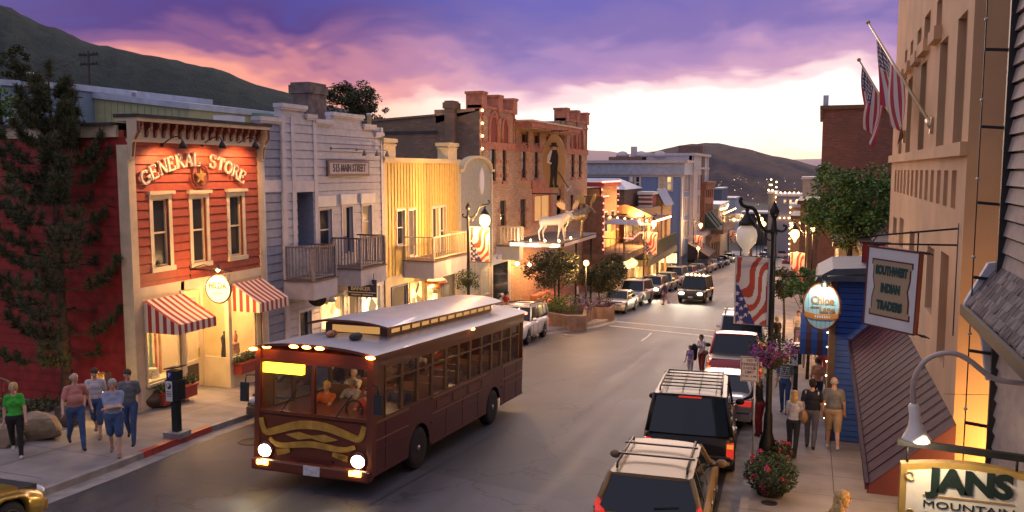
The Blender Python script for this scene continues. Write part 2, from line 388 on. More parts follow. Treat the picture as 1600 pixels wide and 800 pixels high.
# ------------------------------------------------------------ hills
def ridge(name, pts, dist, depth, base, mt, seed, rough=6, kind='structure'):
    """pts: skyline (px, py); a range with a crest, a near flank and a back slope"""
    r = random.Random(seed); cols = []
    n = 110
    for i in range(n+1):
        px = pts[0][0]+(pts[-1][0]-pts[0][0])*i/n
        for (xa, ya), (xb, yb) in zip(pts, pts[1:]):
            if xa <= px <= xb: t = (px-xa)/(xb-xa); t = t*t*(3-2*t)*.5+t*.5; py = ya+(yb-ya)*t; break
        d = ray(px, py); d /= math.hypot(d.x, d.y); p = C0+d*dist; cols.append(p)
    vs = []; K = 16
    for p in cols:
        h = Vector((p.x, p.y)).normalized()
        w1 = 0
        for k in range(K+1):
            t = k/K; z = base+(p.z-base)*(math.sin(t*math.pi/2)**1.1)+(r.uniform(-1, 1)*rough*math.sin(t*math.pi) if k < K else r.uniform(0, .35)*rough*.3)
            q = Vector((p.x, p.y))-h*depth*(1-t); vs.append((q.x, q.y, z))
        q = Vector((p.x, p.y))+h*depth; vs.append((q.x, q.y, base))
    W = K+2
    m = MB(); m.add(vs, [(i*W+k, (i+1)*W+k, (i+1)*W+k+1, i*W+k+1) for i in range(n) for k in range(W-1)], mt, True)
    o = m.build(name); o['kind'] = kind; return o
hm = mat('forest_slope', (.026, .048, .036), 1, nz=(.11, .5), c2=(.014, .022, .02), bump=(.6, 1, 3))
hm2 = mat('far_slope', (.15, .095, .070), 1, nz=(.008, .4), c2=(.045, .035, .045), bump=(.1, .8, 6))
hm3 = mat('distant_range', (.62, .42, .36), 1)  # pale pink: the haze of distance is put into the colour
ridge('hill', [(-500, -180), (-200, -70), (0, 17), (70, 48), (150, 77), (250, 96), (330, 112), (420, 142), (520, 170), (640, 205), (760, 235), (900, 262), (1000, 275)], 620, 330, -25, hm, 3, 1.2)
ridge('hill', [(760, 262), (900, 258), (985, 248), (1040, 233), (1075, 226), (1115, 224), (1160, 232), (1220, 246), (1290, 262), (1400, 285), (1600, 280), (1900, 260)], 2300, 1400, -160, hm2, 5, 6)
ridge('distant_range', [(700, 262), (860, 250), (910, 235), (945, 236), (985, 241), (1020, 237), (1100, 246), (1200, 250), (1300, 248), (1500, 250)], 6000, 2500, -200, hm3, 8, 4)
# ------------------------------------------------------------ buildings: local x along the front, y into the house, z up (world height)
class Fr:
    """a front line; near/far decides which way local x runs so that y always points into the house"""
    def __init__(s, A, B):
        s.A = Vector((A[0], A[1], 0)); d = Vector((B[0]-A[0], B[1]-A[1], 0)); s.len = d.length; s.u = d.normalized()
        s.n = Vector((0, 0, 1)).cross(s.u)
        s.M = Matrix(((s.u.x, s.n.x, 0, s.A.x), (s.u.y, s.n.y, 0, s.A.y), (0, 0, 1, 0), (0, 0, 0, 1)))
    def at(s, px, py, y=0):                     # pixel -> (x, z) on the plane local y
        d = ray(px, py); P = s.A+s.n*y; t = (P-C0).dot(s.n)/d.dot(s.n); p = C0+d*t; return (p-s.A).dot(s.u), p.z
    def atx(s, px, py, x=0):                    # pixel -> (y, z) on the cross plane local x
        d = ray(px, py); P = s.A+s.u*x; t = (P-C0).dot(s.u)/d.dot(s.u); p = C0+d*t; return (p-s.A).dot(s.n), p.z
    def x(s, px, y=0): return s.at(px, 265, y)[0]
    def z(s, px, py, y=0): return s.at(px, py, y)[1]
    def rect(s, px0, py0, px1, py1, y=0):       # pixel box -> x0, x1, z0, z1 (heights read at the box's middle column)
        x0, x1 = s.x(px0, y), s.x(px1, y); c = (px0+px1)/2; return x0, x1, s.z(c, py1, y), s.z(c, py0, y)
    def g(s, x): w = s.A+s.u*x; return gz(w.y)+.15
LX = -17.6
def smooth(P, k=3):
    P = [Vector(p) for p in P]
    for _ in range(k): P = [P[0]]+[v for a, b in zip(P, P[1:]) for v in (a*.75+b*.25, a*.25+b*.75)]+[P[-1]]
    return P
def left(px0, px1, X=LX): return Fr((X, Yat(px0, X)), (X, Yat(px1, X)))
def house(name, fr, label, cat='building', group=None): return empty(name, None, label, cat, group, M4=fr.M)
def wall(m, x0, x1, z0, z1, y, mt, holes=(), board=None, slant=.022, reveal=.14, rm=None):
    """front wall facing -y with real openings; board = exposure of horizontal clapboards"""
    zs = {z0, z1}
    if board:
        k = math.ceil(z0/board)
        while k*board < z1: zs.add(k*board); k += 1
    for h in holes: zs.add(min(max(h[2], z0), z1)); zs.add(min(max(h[3], z0), z1))
    zs = sorted(zs)
    for a, b in zip(zs, zs[1:]):
        if b-a < 1e-5: continue
        mid = (a+b)/2; cuts = sorted((max(h[0], x0), min(h[1], x1)) for h in holes if h[2] < mid < h[3] and h[0] < x1 and h[1] > x0)
        segs = []; c = x0
        for p, q in cuts:
            if p > c: segs.append((c, p))
            c = max(c, q)
        if c < x1: segs.append((c, x1))
        if board:
            base = math.floor(mid/board+1e-6)*board; ya = y-slant*(1-(a-base)/board); yb = y-slant*(1-(b-base)/board)
        else: ya = yb = y
        tb = b
        if board and abs(b-(base+board)) < 1e-4 and b-a > .05: tb = b-min(.03, board*.14)
        for p, q in segs:
            m.poly([(p, ya, a), (q, ya, a), (q, yb, tb), (p, yb, tb)], mt)
            if tb < b: m.poly([(p, y+.035, tb), (q, y+.035, tb), (q, y+.035, b), (p, y+.035, b)], mt); m.poly([(p, yb, tb), (q, yb, tb), (q, y+.035, tb), (p, y+.035, tb)], mt)
            if board and abs(a-base) < 1e-5: m.poly([(p, y+.035, a), (q, y+.035, a), (q, ya, a), (p, ya, a)], mt)
    rm = rm or mt
    for h in holes:
        a, b, c, d = max(h[0], x0), min(h[1], x1), max(h[2], z0), min(h[3], z1)
        for q in ([(a, y-.01, c), (a, y+reveal, c), (a, y+reveal, d), (a, y-.01, d)], [(b, y-.01, c), (b, y-.01, d), (b, y+reveal, d), (b, y+reveal, c)],
                  [(a, y-.01, c), (b, y-.01, c), (b, y+reveal, c), (a, y+reveal, c)], [(a, y-.01, d), (a, y+reveal, d), (b, y+reveal, d), (b, y-.01, d)]): m.poly(q, rm)
def mass(m, x0, x1, y0, y1, z0, z1, mt): m.box(x0, x1, y0, y1, z0, z1, mt)
def window(parent, r, y=0, trim=cream, pane=dglass, tw=.12, nx=1, nz=2, cap=0, sill=.06, depth=.10, name='window', sash=None):
    x0, x1, z0, z1 = r; m = MB(); sash = sash or trim
    if tw:
        f = y-.035
        m.box(x0-tw, x0, f, y+.01, z0, z1, trim); m.box(x1, x1+tw, f, y+.01, z0, z1, trim)
        m.box(x0-tw, x1+tw, f-.004, y+.01, z1, z1+tw, trim)
        m.box(x0-tw*1.25, x1+tw*1.25, f-.05, y+.01, z0-max(sill, .03), z0, trim)
        if cap: m.box(x0-tw*1.5, x1+tw*1.5, f-.09, y+.01, z1+tw, z1+tw+cap, trim)
    s = .045; d = y+depth
    m.box(x0, x0+s, d-.03, d+.02, z0, z1, sash); m.box(x1-s, x1, d-.03, d+.02, z0, z1, sash)
    m.box(x0+s, x1-s, d-.03, d+.02, z0, z0+s, sash); m.box(x0+s, x1-s, d-.03, d+.02, z1-s, z1, sash)
    for i in range(1, nx): xx = x0+(x1-x0)*i/nx; m.box(xx-.02, xx+.02, d-.025, d+.015, z0+s, z1-s, sash)
    for i in range(1, nz): zz = z0+(z1-z0)*i/nz; m.box(x0+s, x1-s, d-.028, d+.012, zz-.025, zz+.025, sash)
    o = m.build(name, parent)
    p = MB(); p.poly([(x0, d+.022, z0), (x1, d+.022, z0), (x1, d+.022, z1), (x0, d+.022, z1)], pane); p.build('pane', o)
    return o
def rail_run(m, p, q, h, mt, cap=None, gap=.13, post=True, bw=.035, topw=.09):
    p, q = Vector(p), Vector(q); L = (q-p).length; n = max(2, int(L/gap)); up = Vector((0, 0, 1))
    m.bar(p+up*h, q+up*h, topw, .05, cap or mt); m.bar(p+up*.1, q+up*.1, .05, .05, mt)
    for i in range(1, n): a = p+(q-p)*i/n; m.bar(a+up*.12, a+up*(h-.02), bw, bw, mt)
    if post:
        for e in ((p, q) if post == 2 else (p,)): m.bar(e, e+up*(h-.03), .1, .1, mt)
def balcony(parent, x0, x1, y0, z, d, h, mt, cap, floor, fascia, fh=.45, gap=.13, name='balcony'):
    m = MB(); m.box(x0, x1, y0-d, y0, z-fh, z, fascia); m.box(x0-.04, x1+.04, y0-d-.04, y0, z, z+.05, floor)
    o = m.build(name, parent); r = MB(); e = .05
    a, b, c, f = (x0+e, y0-.05, z+.05), (x0+e, y0-d+e, z+.05), (x1-e, y0-d+e, z+.05), (x1-e, y0-.05, z+.05)
    rail_run(r, a, b, h, mt, cap, gap); rail_run(r, b, c, h-.004, mt, cap, gap); rail_run(r, c, f, h-.008, mt, cap, gap)
    r.build('railing', o); return o
def bulbs(parent, pts, gap, mt, r=.03, name='string_lights', wire=True):
    m = MB(); pts = [Vector(p) for p in pts]
    for p, q in zip(pts, pts[1:]):
        n = max(1, int((q-p).length/gap))
        if wire: m.tube([p, q], .008, iron, 4)
        for i in range(n): m.ell(p+(q-p)*i/n, r, mt, 6, 4)
    o = m.build(name, parent); return o
def sconce(parent, x, y, z, reach, drop, power, name='lamp', mt=iron, aim=0, shade=.13, c=WARM, lit=True):
    """gooseneck lamp: leaves the wall at (x, y, z), arcs out and hangs a bell shade; the lamp in it shines down"""
    m = MB(); pts = []
    for i in range(9):
        t = i/8; pts.append((x, y-reach*math.sin(t*math.pi/2*1.0), z+.22*math.sin(t*math.pi*.95)-drop*t*t))
    m.tube(pts, .018, mt, 6); m.lathe([(.06, 0), (.06, .02)], (x, y-.02, z), mt, 10, axis=(0, 1, 0))
    e = Vector(pts[-1]); m.lathe([(.03, .05), (.05, 0), (shade*.7, -.06), (shade, -.17), (shade*.95, -.17), (.02, -.04)], e, mt, 14)
    o = m.build(name, parent)
    if lit:
        g = MB(); g.ell((e.x, e.y, e.z-.13), .045, bulb, 8, 6); g.build('bulb', o)
        lamp('SPOT', power, c, o, (e.x, e.y, e.z-.19), .05, rot=(aim, 0, 0), spot=150)
    return o

# ============================================================ 1. the red general store
red_lit = mat('red_clapboard_lit', (.36, .07, .032), .6, nz=(5, .2)); red_side = mat('red_clapboard_shaded', (.30, .022, .016), .7, nz=(3, .35))  # same red boards twice: lit tone for the front, shaded tone for the side
roofm = mat('tar_roof', (.05, .05, .055), .9, nz=(2, .3)); maroon = mat('maroon_paint', (.14, .035, .03), .5)
tan = mat('cream_trim', (.62, .50, .33), .55, nz=(3, .15))
fr = left(203, 405); H = house('store_building', fr, 'red clapboard general store with striped awnings and a bracketed cornice')
W = fr.len; zt = fr.z(300, 190); z1 = fr.z(300, 437); gx = fr.g(0)-.9
wins = [fr.rect(235, 311, 260, 417), fr.rect(297, 309, 319, 410), fr.rect(356, 306, 376, 400)]
m = MB(); wall(m, 0, W, z1, zt, 0, red_lit, wins, board=.25, slant=.032)
m.box(0, W, 3.2, 15, z1-.1, zt-.45, red_lit); m.box(0, W, .16, 3.3, z1, zt-.35, red_lit)
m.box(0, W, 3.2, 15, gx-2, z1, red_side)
m.build('front_wall', H)
m = MB()                                                    # long side wall facing up the street
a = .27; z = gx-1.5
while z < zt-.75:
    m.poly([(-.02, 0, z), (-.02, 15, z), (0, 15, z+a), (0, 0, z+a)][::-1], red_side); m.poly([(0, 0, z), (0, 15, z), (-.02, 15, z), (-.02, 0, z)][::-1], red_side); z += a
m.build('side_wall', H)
m = MB(); ez = zt-.32
m.box(-.10, 0, .33, 15.2, ez-.22, ez+.10, tan); m.box(-.25, W, .36, 15.4, ez+.10, ez+.17, roofm)
m.build('roof', H)
m = MB()
for x in (0, W): m.box(x-.13, x+.13, -.06, 0.10, gx-1, zt-.75, tan)
m.box(-.12, -.02, .1, .32, gx-1, zt-.75, tan); m.each('corner_board', H)
# cornice with brackets
m = MB(); cb = fr.z(300, 220); ct = zt
m.box(-.05, W+.05, -.08, 0, cb-.02, ct-.12, tan); m.box(-.12, W+.10, -.40, .32, ct-.12, ct-.02, tan); m.box(-.16, W+.14, -.45, .35, ct-.02, ct+.07, roofm)
m.box(-.1, W+.1, -.16, 0, cb-.10, cb-.02, tan)
m.build('cornice', H)
n = 17
def bracket(x, w, d, h, mt):
    b = MB(); zb = ct-.12
    b.prism([(-.06, zb-h), (-.06-d*.25, zb-h+.03), (-.06-d*.45, zb-h*.55), (-.06-d, zb-h*.28), (-.06-d, zb), (-.06, zb)], x-w/2, x+w/2, mt, 'yz'); return b
for i in range(n): bracket(.22+(W-.44)*i/(n-1), .09, .24, ct-.14-cb, maroon).build('bracket', H)
for x in (-.04, W+.02): bracket(x, .16, .32, 1.05, tan).build('bracket', H); bracket(x, .08, .36, .98, maroon).build('bracket', H)
for r in wins: window(H, r, 0, cream, dglass, .13, 1, 2, cap=.10, sill=.14)
for i, px in enumerate((250, 313, 366)):
    sconce(H, fr.x(px+2), -.06, fr.z(px, 226), .72, -.02, 0, lit=False)
    lamp('SPOT', 80, (1, .50, .20), H, (fr.x(px+2), -.80, fr.z(px, 226)-.12), .05, rot=(R(42), 0, 0), spot=125)
# arched name, serif strokes
def glyphs(ch):
    T, t = .17, .09
    def serif(x, y, w=.26): return ('l', x-w/2, y, x+w/2, y, t)
    D = {'G': [('a', .42, .5, .38, .44, 40, 330, T), ('l', .76, .08, .76, .42, T), ('l', .56, .43, .92, .43, t)],
         'E': [('l', .15, 0, .15, 1, T), ('l', .02, .96, .66, .96, t), ('l', .02, .04, .70, .04, t), ('l', .15, .52, .50, .52, t), ('l', .67, .74, .67, .98, t), ('l', .71, .02, .71, .28, t), ('l', .5, .40, .5, .64, t)],
         'N': [('l', .14, 0, .14, 1, t), ('l', .12, .97, .72, .03, T), ('l', .74, 0, .74, 1, t), serif(.14, .03), serif(.1, .97, .22), serif(.74, .97)],
         'R': [('l', .15, 0, .15, 1, T), ('a', .34, .74, .28, .24, 90, -90, T*.85), ('l', .05, .96, .38, .96, t), ('l', .15, .48, .38, .48, t), ('l', .40, .48, .74, .02, T), serif(.15, .03), serif(.78, .03, .16)],
         'A': [('l', .10, .02, .42, 1, t), ('l', .40, 1, .74, .02, T), ('l', .2, .34, .62, .34, t), serif(.10, .03, .28), serif(.74, .03, .28)],
         'L': [('l', .15, 0, .15, 1, T), ('l', .03, .04, .66, .04, t), ('l', .68, .02, .68, .3, t), serif(.15, .97)],
         'S': [('a', .38, .73, .27, .24, 30, 250, T*.8), ('a', .38, .27, .29, .25, 70, -150, T*.8), ('l', .64, .72, .64, .98, t), ('l', .10, .02, .10, .3, t)],
         'T': [('l', .40, 0, .40, 1, T), ('l', .05, .96, .75, .96, t), ('l', .05, .72, .05, .97, t), ('l', .75, .72, .75, .97, t), serif(.40, .03)],
         'O': [('a', .42, .5, .36, .43, 0, 360, T)]}
    return D.get(ch, [])
def serif_text(m, s, size, M4, mt, th=.03, arc=None, parent=None):
    """arc: (radius, spacing) in the text's own plane, letters fanned round a centre below"""
    n = len(s); fine = .9
    for i, ch in enumerate(s):
        if parent: m = MB()
        if arc: a = (i-(n-1)/2)*arc[1]; L_ = Matrix.Translation((arc[0]*math.sin(a), arc[0]*(math.cos(a)-1), 0)) @ Matrix.Rotation(-a, 4, 'Z')
        else: L_ = Matrix.Translation(((i-(n-1)/2)*size*fine, 0, 0))
        for g in glyphs(ch):
            if g[0] == 'l': segs = [((g[1], g[2]), (g[3], g[4]))]; w = g[5]
            else:
                _, cx, cyy, rx, ry, a0, a1, w = g; k = 14; P = [(cx+rx*math.cos(R(a0+(a1-a0)*j/k)), cyy+ry*math.sin(R(a0+(a1-a0)*j/k))) for j in range(k+1)]; segs = list(zip(P, P[1:]))
            for p, q in segs:
                p = Vector(((p[0]-.4)*size, (p[1]-.5)*size, 0)); q = Vector(((q[0]-.4)*size, (q[1]-.5)*size, 0)); d = (q-p)
                if d.length < 1e-6: continue
                d.normalize(); e = d*w*size*.12 if g[0] == 'a' else d*0
                nn = Vector((-d.y, d.x, 0))*w*size/2
                c = [p-e-nn, q+e-nn, q+e+nn, p-e+nn]; vs = [M4 @ L_ @ (v+Vector((0, 0, z))) for z in (0, th) for v in c]
                m.add(vs, [(4,5,6,7), (0,4,7,3), (1,2,6,5), (0,1,5,4), (3,7,6,2)], mt)
        if parent and ch != ' ': m.build('letter', parent)
m = MB(); letterm = mat('letter_cream', (.80, .72, .55), .5)
cxm = fr.x(304); zc = fr.z(304, 249)
serif_text(m, 'GENERAL STORE', .40, face_M(cxm, -.07, zc), letterm, .05, (4.6, .080), H)
m = MB(); sx, sz = fr.at(309, 275); ring = [(sx+.34*math.cos(t*math.pi/14), -.09, sz+.34*math.sin(t*math.pi/14)) for t in range(29)]
m.tube(ring, .035, maroon, 6, False); P = [(sx+(.26 if i % 2 == 0 else .105)*math.sin(i*math.pi/5), sz+(.26 if i % 2 == 0 else .105)*math.cos(i*math.pi/5)) for i in range(10)]
m.prism(P, -.12, -.06, mat('brass', (.55, .36, .12), .4, .7), 'xz'); m.build('star_emblem', H)
# shop front: two bays with a recessed door between
xb0, xb1 = fr.x(212), fr.x(276); xr0 = fr.x(350); zs = fr.z(235, 600); zl = fr.z(300, 466); shopfl = fr.g(W/2)-.1
m = MB(); hL = (xb0+.12, xb1-.1, zs, z1-.55); hR = (xr0+.10, W-.42, fr.z(370, 556), z1-.55)
wall(m, 0, xb1, gx-.5, z1, 0, cream, [hL]); wall(m, xr0, W, gx-.9, z1, 0, cream, [hR])
m.box(0, .14, -.015, .2, gx-.5, z1, red_side); m.box(W-.14, W-.01, -.012, .2, gx-1.2, z1, maroon)
m.box(0, W, -.05, 0, z1-.25, z1+.02, cream); m.box(0, W, 0, 3.2, z1-.12, z1, white)
m.box(xb1-.02, xb1+.02, .0, 1.3, gx-.5, zs, cream); m.box(xr0-.02, xr0+.02, 0, 1.3, gx-.9, fr.z(370, 556), cream)
m.build('shop_front', H)
roomw = mat('shop_wall', (.80, .66, .40), .8, nz=(1.2, .2)); m = MB()
m.poly([(0.02, 3.1, gx-1), (W-.02, 3.1, gx-1), (W-.02, 3.1, z1), (0.02, 3.1, z1)], roomw); m.poly([(0.03, .2, gx-1), (.03, 3.1, gx-1), (.03, 3.1, z1), (.03, .2, z1)], roomw)
m.poly([(W-.03, .2, gx-1), (W-.03, 3.1, gx-1), (W-.03, 3.1, z1), (W-.03, .2, z1)], roomw)
m.box(.03, xb1-.05, .1, 1.0, zs-.3, zs-.02, roomw); m.box(xr0+.05, W-.05, .1, 1.0, zs-.55, zs-.25, roomw)
m.poly([(.02, 0, fr.g(0)-.05), (W, 0, fr.g(W)-.05), (W, 3.1, fr.g(W)-.05), (.02, 3.1, fr.g(0)-.05)], mat('shop_floor', (.35, .20, .10), .4))
sr = m.build('shop_room', H)
lamp('POINT', 75, WARM, sr, ((xb1+xr0)/2, -.15, z1-.75), .08, name='entry_fill')  # added fill without a fixture, warms the pavement before the door
for x, y in ((.9, .75), (xb1+.8, 2.2), (W-1.0, .75)): lamp('POINT', 95, (1, .62, .26), sr, (x, y, z1-.35), .12, name='shop_light')
shg = mat('shop_glass', (1, 1, 1), .02, alpha=.12, spec=.6)
for r in (hL, hR): window(H, r, 0, cream, shg, .07, 1, 1, sill=.08, depth=.05, name='display_window')
# door standing back between the bays, seen at a slant
m = MB(); dz0 = fr.g((xb1+xr0)/2)-.02; dzt = z1-.62
def door_leaf(m, x0, x1, y0, z0, zt_, kick, fm, km):
    m.box(x0, x0+.13, y0, y0+.06, z0, zt_, fm); m.box(x1-.13, x1, y0, y0+.06, z0, zt_, fm)
    m.box(x0+.13, x1-.13, y0, y0+.06, zt_-.13, zt_, fm); m.box(x0+.13, x1-.13, y0, y0+.06, z0, z0+.15, fm); m.box(x0+.13, x1-.13, y0, y0+.06, z0+kick, z0+kick+.13, fm)
    m.box(x0+.13, x1-.13, y0+.02, y0+.05, z0+.15, z0+kick, km)
yd = 1.0; door_leaf(m, xb1+.14, xr0-.14, yd, dz0, dzt, .75, cream, mat('kick_panel', (.06, .05, .045), .5))
m.box(xb1, xb1+.14, yd-.02, yd+.08, dz0-.1, z1-.12, cream); m.box(xr0-.14, xr0, yd-.02, yd+.08, dz0-.1, z1-.12, cream)
m.box(xb1+.14, xr0-.14, yd-.01, yd+.07, dzt, dzt+.1, cream); m.box(xb1+.14, xr0-.14, yd-.01, yd+.07, z1-.2, z1-.12, cream)
d = m.build('door', H)
p = MB(); p.box(xb1+.27, xr0-.27, yd+.02, yd+.03, dz0+.8, dzt-.13, shg); p.build('pane', d)
p = MB(); p.box(xr0-.34, xr0-.27, yd-.06, yd-.03, dz0+.95, dz0+1.25, mat('brass', (.5,.3,.1))); p.build('handle', d)
# front posts of the recess
m = MB()
for x in (xb1, xr0): m.box(x-.08, x+.08, -.05, .1, gx-.9, z1, cream)
m.each('entry_post', H)
# goods in the window and the shop
shelfm = mat('shelf_green', (.22, .26, .16), .7); woodm = mat('brown_wood', (.20, .10, .05), .6, nz=(6, .3))
def goods():
    g = [(.5, .6, .25, .7, (.10, .25, .18)), (1.1, .55, .3, .3, (.7, .68, .6)), (1.45, .7, .08, 1.3, (.55, .12, .08)), (1.62, .7, .1, 1.45, (.70, .38, .12)), (1.3, .75, .12, 1.5, (.15, .3, .25)),
         (xb1+.5, 2.3, .5, .95, (.20, .24, .15)), (xb1+1.1, 2.4, .45, .8, (.22, .26, .17)), (xb1+.95, 2.1, .2, 1.7, (.75, .7, .62)), (xb1+1.5, 2.3, .3, 1.9, (.05, .05, .05)),
         (xr0+.5, .6, .3, 1.0, (.04, .04, .05)), (xr0+.95, .6, .35, .55, (.42, .22, .08)), (xr0+1.15, .65, .18, .9, (.4, .15, .1))]
    for i, (x, y, w, h, c) in enumerate(g):
        zb = zs-.02 if y < 1 and x < xb1 else (zs-.25 if y < 1 else fr.g(x)-.05)
        mm = MB(); mt = mat('cloth_%d' % i, c, .8, nz=(4, .3))
        if h > .85:
            mm.lathe([(w*.55, 0), (w*.5, h*.25), (w*.35, h*.55), (w*.5, h*.8), (w*.3, h*.88), (.04, h*.9), (.05, h), (0, h+.02)], (x, y, zb), mt, 12, sy=.6); nm, ct_, lb = 'garment', 'clothing', None
        else:
            for k in range(3): mm.box(x-w/2+.01*k, x+w/2-.02*k, y-.14, y+.14, zb+h*k/3, zb+h*(k+1)/3-.02, mt)
            nm = 'goods_box'
        mm.build(nm, sr)
goods()
# awnings, red and cream stripes
ar = mat('awning_red', (.36, .035, .03), .75); aw = mat('awning_cream', (.75, .66, .52), .75)
def awning(x0, x1, zt_, d, drop, val, n, mats, parent, ymin=-.03, sag=.02):
    m = MB()
    for i in range(n):
        a = x0+(x1-x0)*i/n; b = x0+(x1-x0)*(i+1)/n; mt = mats[i % len(mats)]
        m.poly([(a, ymin, zt_), (a, ymin-d*.5, zt_-drop*.5-sag), (b, ymin-d*.5, zt_-drop*.5-sag), (b, ymin, zt_)], mt); m.poly([(a, ymin-d*.5, zt_-drop*.5-sag), (a, ymin-d, zt_-drop), (b, ymin-d, zt_-drop), (b, ymin-d*.5, zt_-drop*.5-sag)], mt)
        m.poly([(a, ymin-d, zt_-drop), (a, ymin-d-.01, zt_-drop-val), (b, ymin-d-.01, zt_-drop-val), (b, ymin-d, zt_-drop)], mt)
    k = max(4, int(d/((x1-x0)/n)))
    for x in (x0, x1):
        for i in range(k):
            a, b = d*i/k, d*(i+1)/k; mt = mats[(i+1) % len(mats)]
            m.poly([(x, ymin-a, zt_-drop*a/d), (x, ymin-b, zt_-drop*b/d), (x, ymin-b, zt_-drop-val), (x, ymin-a, zt_-drop-val)], mt)
    return m.build('awning', parent)
A1x0, A1x1 = fr.x(214), fr.x(277)
awning(A1x0, A1x1, fr.z(260, 463), 1.15, .62, .27, 13, (ar, aw), H)
awning(fr.x(356), W-.04, fr.z(375, 441), 1.0, .58, .30, 13, (aw, ar), H)
# planter boxes under the windows
plant = [mat('leaf_dark', (.03, .055, .018), .7), mat('leaf_mid', (.06, .095, .03), .7), mat('leaf_olive', (.10, .105, .035), .7)]
def leaves(m, c, r, n, s, mats, flat=1.0, rr=rnd, shell=.35, asp=.5):
    c = Vector(c); r = Vector(r if isinstance(r, (tuple, list)) else (r, r, r))
    for _ in range(n):
        d = Vector((rr.gauss(0, 1), rr.gauss(0, 1), rr.gauss(0, 1))).normalized(); k = shell+(1-shell)*rr.random()**.6
        p = c+Vector((d.x*r.x, d.y*r.y, d.z*r.z))*k
        a = Vector((rr.uniform(-1, 1), rr.uniform(-1, 1), rr.uniform(-.6, .6)*flat)).normalized(); b = a.orthogonal().normalized(); b = Matrix.Rotation(rr.uniform(0, 6.28), 3, a) @ b
        l = s*rr.uniform(.6, 1.3); w = l*asp
        m.poly([p-a*l/2, p+b*w/2, p+a*l/2, p-b*w/2], mats[rr.randrange(len(mats))])
def flower_box(x0, x1, z, parent, flowers=None, d=.32):
    m = MB(); m.box(x0, x1, -d-.02, -.02, z-.34, z, mat('planter_red', (.28, .035, .025), .6)); m.box(x0-.03, x1+.03, -d-.05, -.02, z-.05, z+.01, mat('planter_red', (0,0,0)))
    o = m.build('window_box', parent); p = MB(); n = int((x1-x0)/.2)
    for i in range(n+1): leaves(p, (x0+(x1-x0)*i/n, -d/2, z+.12), (.17, .2, .2), 90, .09, plant+(flowers or []), shell=.1)
    p.build('foliage', o)
flower_box(A1x0+.3, A1x1+.1, fr.z(250, 612), H); flower_box(fr.x(354), W-.3, fr.z(370, 566), H)
# oval hanging sign
fz = fr.z(335, 453, -1.0); sx = fr.x(335, -1.0); so_ = empty('hanging_sign', None, 'glowing cream oval sign hung from an iron bracket over the general store door', 'sign', M4=fr.M @ Matrix.Translation((sx, -1.0, fz)))
m = MB(); face = mat('sign_cream', (.80, .68, .42), .5, emit=((1, .66, .30), .9)); y0, y1 = -.035, .035
n = 32; ov = lambda a, b: [(a*math.cos(2*math.pi*i/n), b*math.sin(2*math.pi*i/n)) for i in range(n)]
# the board faces up the street: its plane is local yz
m.prism(ov(.43, .40), -.03, .03, face, 'yz'); m.build('sign_board', so_)
m = MB(); m.tube([(0, .43*math.cos(2*math.pi*i/n), .40*math.sin(2*math.pi*i/n)) for i in range(n+1)], .035, mat('sign_green_rim', (.10, .10, .05), .5), 6, False); m.build('rim', so_)
MT = Matrix.Rotation(-math.pi/2, 4, 'Z') @ Matrix.Rotation(math.pi/2, 4, 'X')
text('HILDA', .26, mat('sign_letter_brown', (.30, .12, .03), .6), so_, Matrix.Translation((-.034, 0, .10)) @ MT, 'lettering', .004, .004, fit=.62)
m = MB(); m.tube(smooth([(-.034, .15, -.14), (-.034, .05, -.09), (-.034, -.04, -.13), (-.034, -.16, -.10)], 2), .008, mat('sign_letter_brown', (0,0,0)), 5); m.build('flourish', so_)
m = MB(); m.tube([(0, 1.0, .55), (0, -.5, .55)], .02, iron, 6); m.tube([(0, 1.0, .2), (0, 1.0, .68)], .025, iron, 6); m.tube([(0, .9, .58), (0, .5, .72), (0, .1, .58)], .012, iron, 6)
for y in (-.25, .25): m.tube([(0, y, .55), (0, y, .36)], .01, iron, 5)
m.lathe([(.02, .12), (.07, .02), (.08, -.02)], (-.12, -.1, .62), iron, 10); m.build('bracket', so_)
m = MB(); m.ell((-.12, -.1, .58), .05, bulb, 8, 6); m.build('bulb', so_); lamp('POINT', 45, WARM, so_, (-.28, -.12, .55), .05)
# ============================================================ 2. grey house with two balconies
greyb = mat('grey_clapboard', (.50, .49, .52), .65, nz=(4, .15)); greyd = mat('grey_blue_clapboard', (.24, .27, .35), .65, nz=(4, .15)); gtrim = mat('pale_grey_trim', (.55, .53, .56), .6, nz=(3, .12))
railm = mat('weathered_rail', (.27, .24, .25), .7, nz=(5, .3)); capm = mat('brown_cap', (.16, .10, .08), .6)
fr = left(405.5, 596); H = house('town_house', fr, 'grey clapboard house with stepped parapet and two corner balconies'); W = fr.len
x1, x2, x2b = fr.x(441), fr.x(455), fr.x(490); zt = fr.z(545, 195); ztl = fr.z(425, 190); ztt = fr.z(465, 184); gx = fr.g(W)-.6
w3 = [fr.rect(497, 327, 516, 392), fr.rect(533, 323, 549, 396), fr.rect(564, 321, 579, 372)]
op = fr.rect(461, 300, 486, 385)
zf = fr.z(490, 445)                                   # upper floor line
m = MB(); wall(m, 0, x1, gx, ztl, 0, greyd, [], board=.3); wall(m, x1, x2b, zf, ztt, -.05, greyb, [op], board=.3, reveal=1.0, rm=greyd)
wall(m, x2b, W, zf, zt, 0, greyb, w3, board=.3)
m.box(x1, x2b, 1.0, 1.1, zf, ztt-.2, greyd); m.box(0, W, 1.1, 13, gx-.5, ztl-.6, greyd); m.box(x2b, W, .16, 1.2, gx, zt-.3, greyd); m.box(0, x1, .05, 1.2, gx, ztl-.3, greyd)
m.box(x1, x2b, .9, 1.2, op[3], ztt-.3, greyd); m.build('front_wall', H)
m = MB()
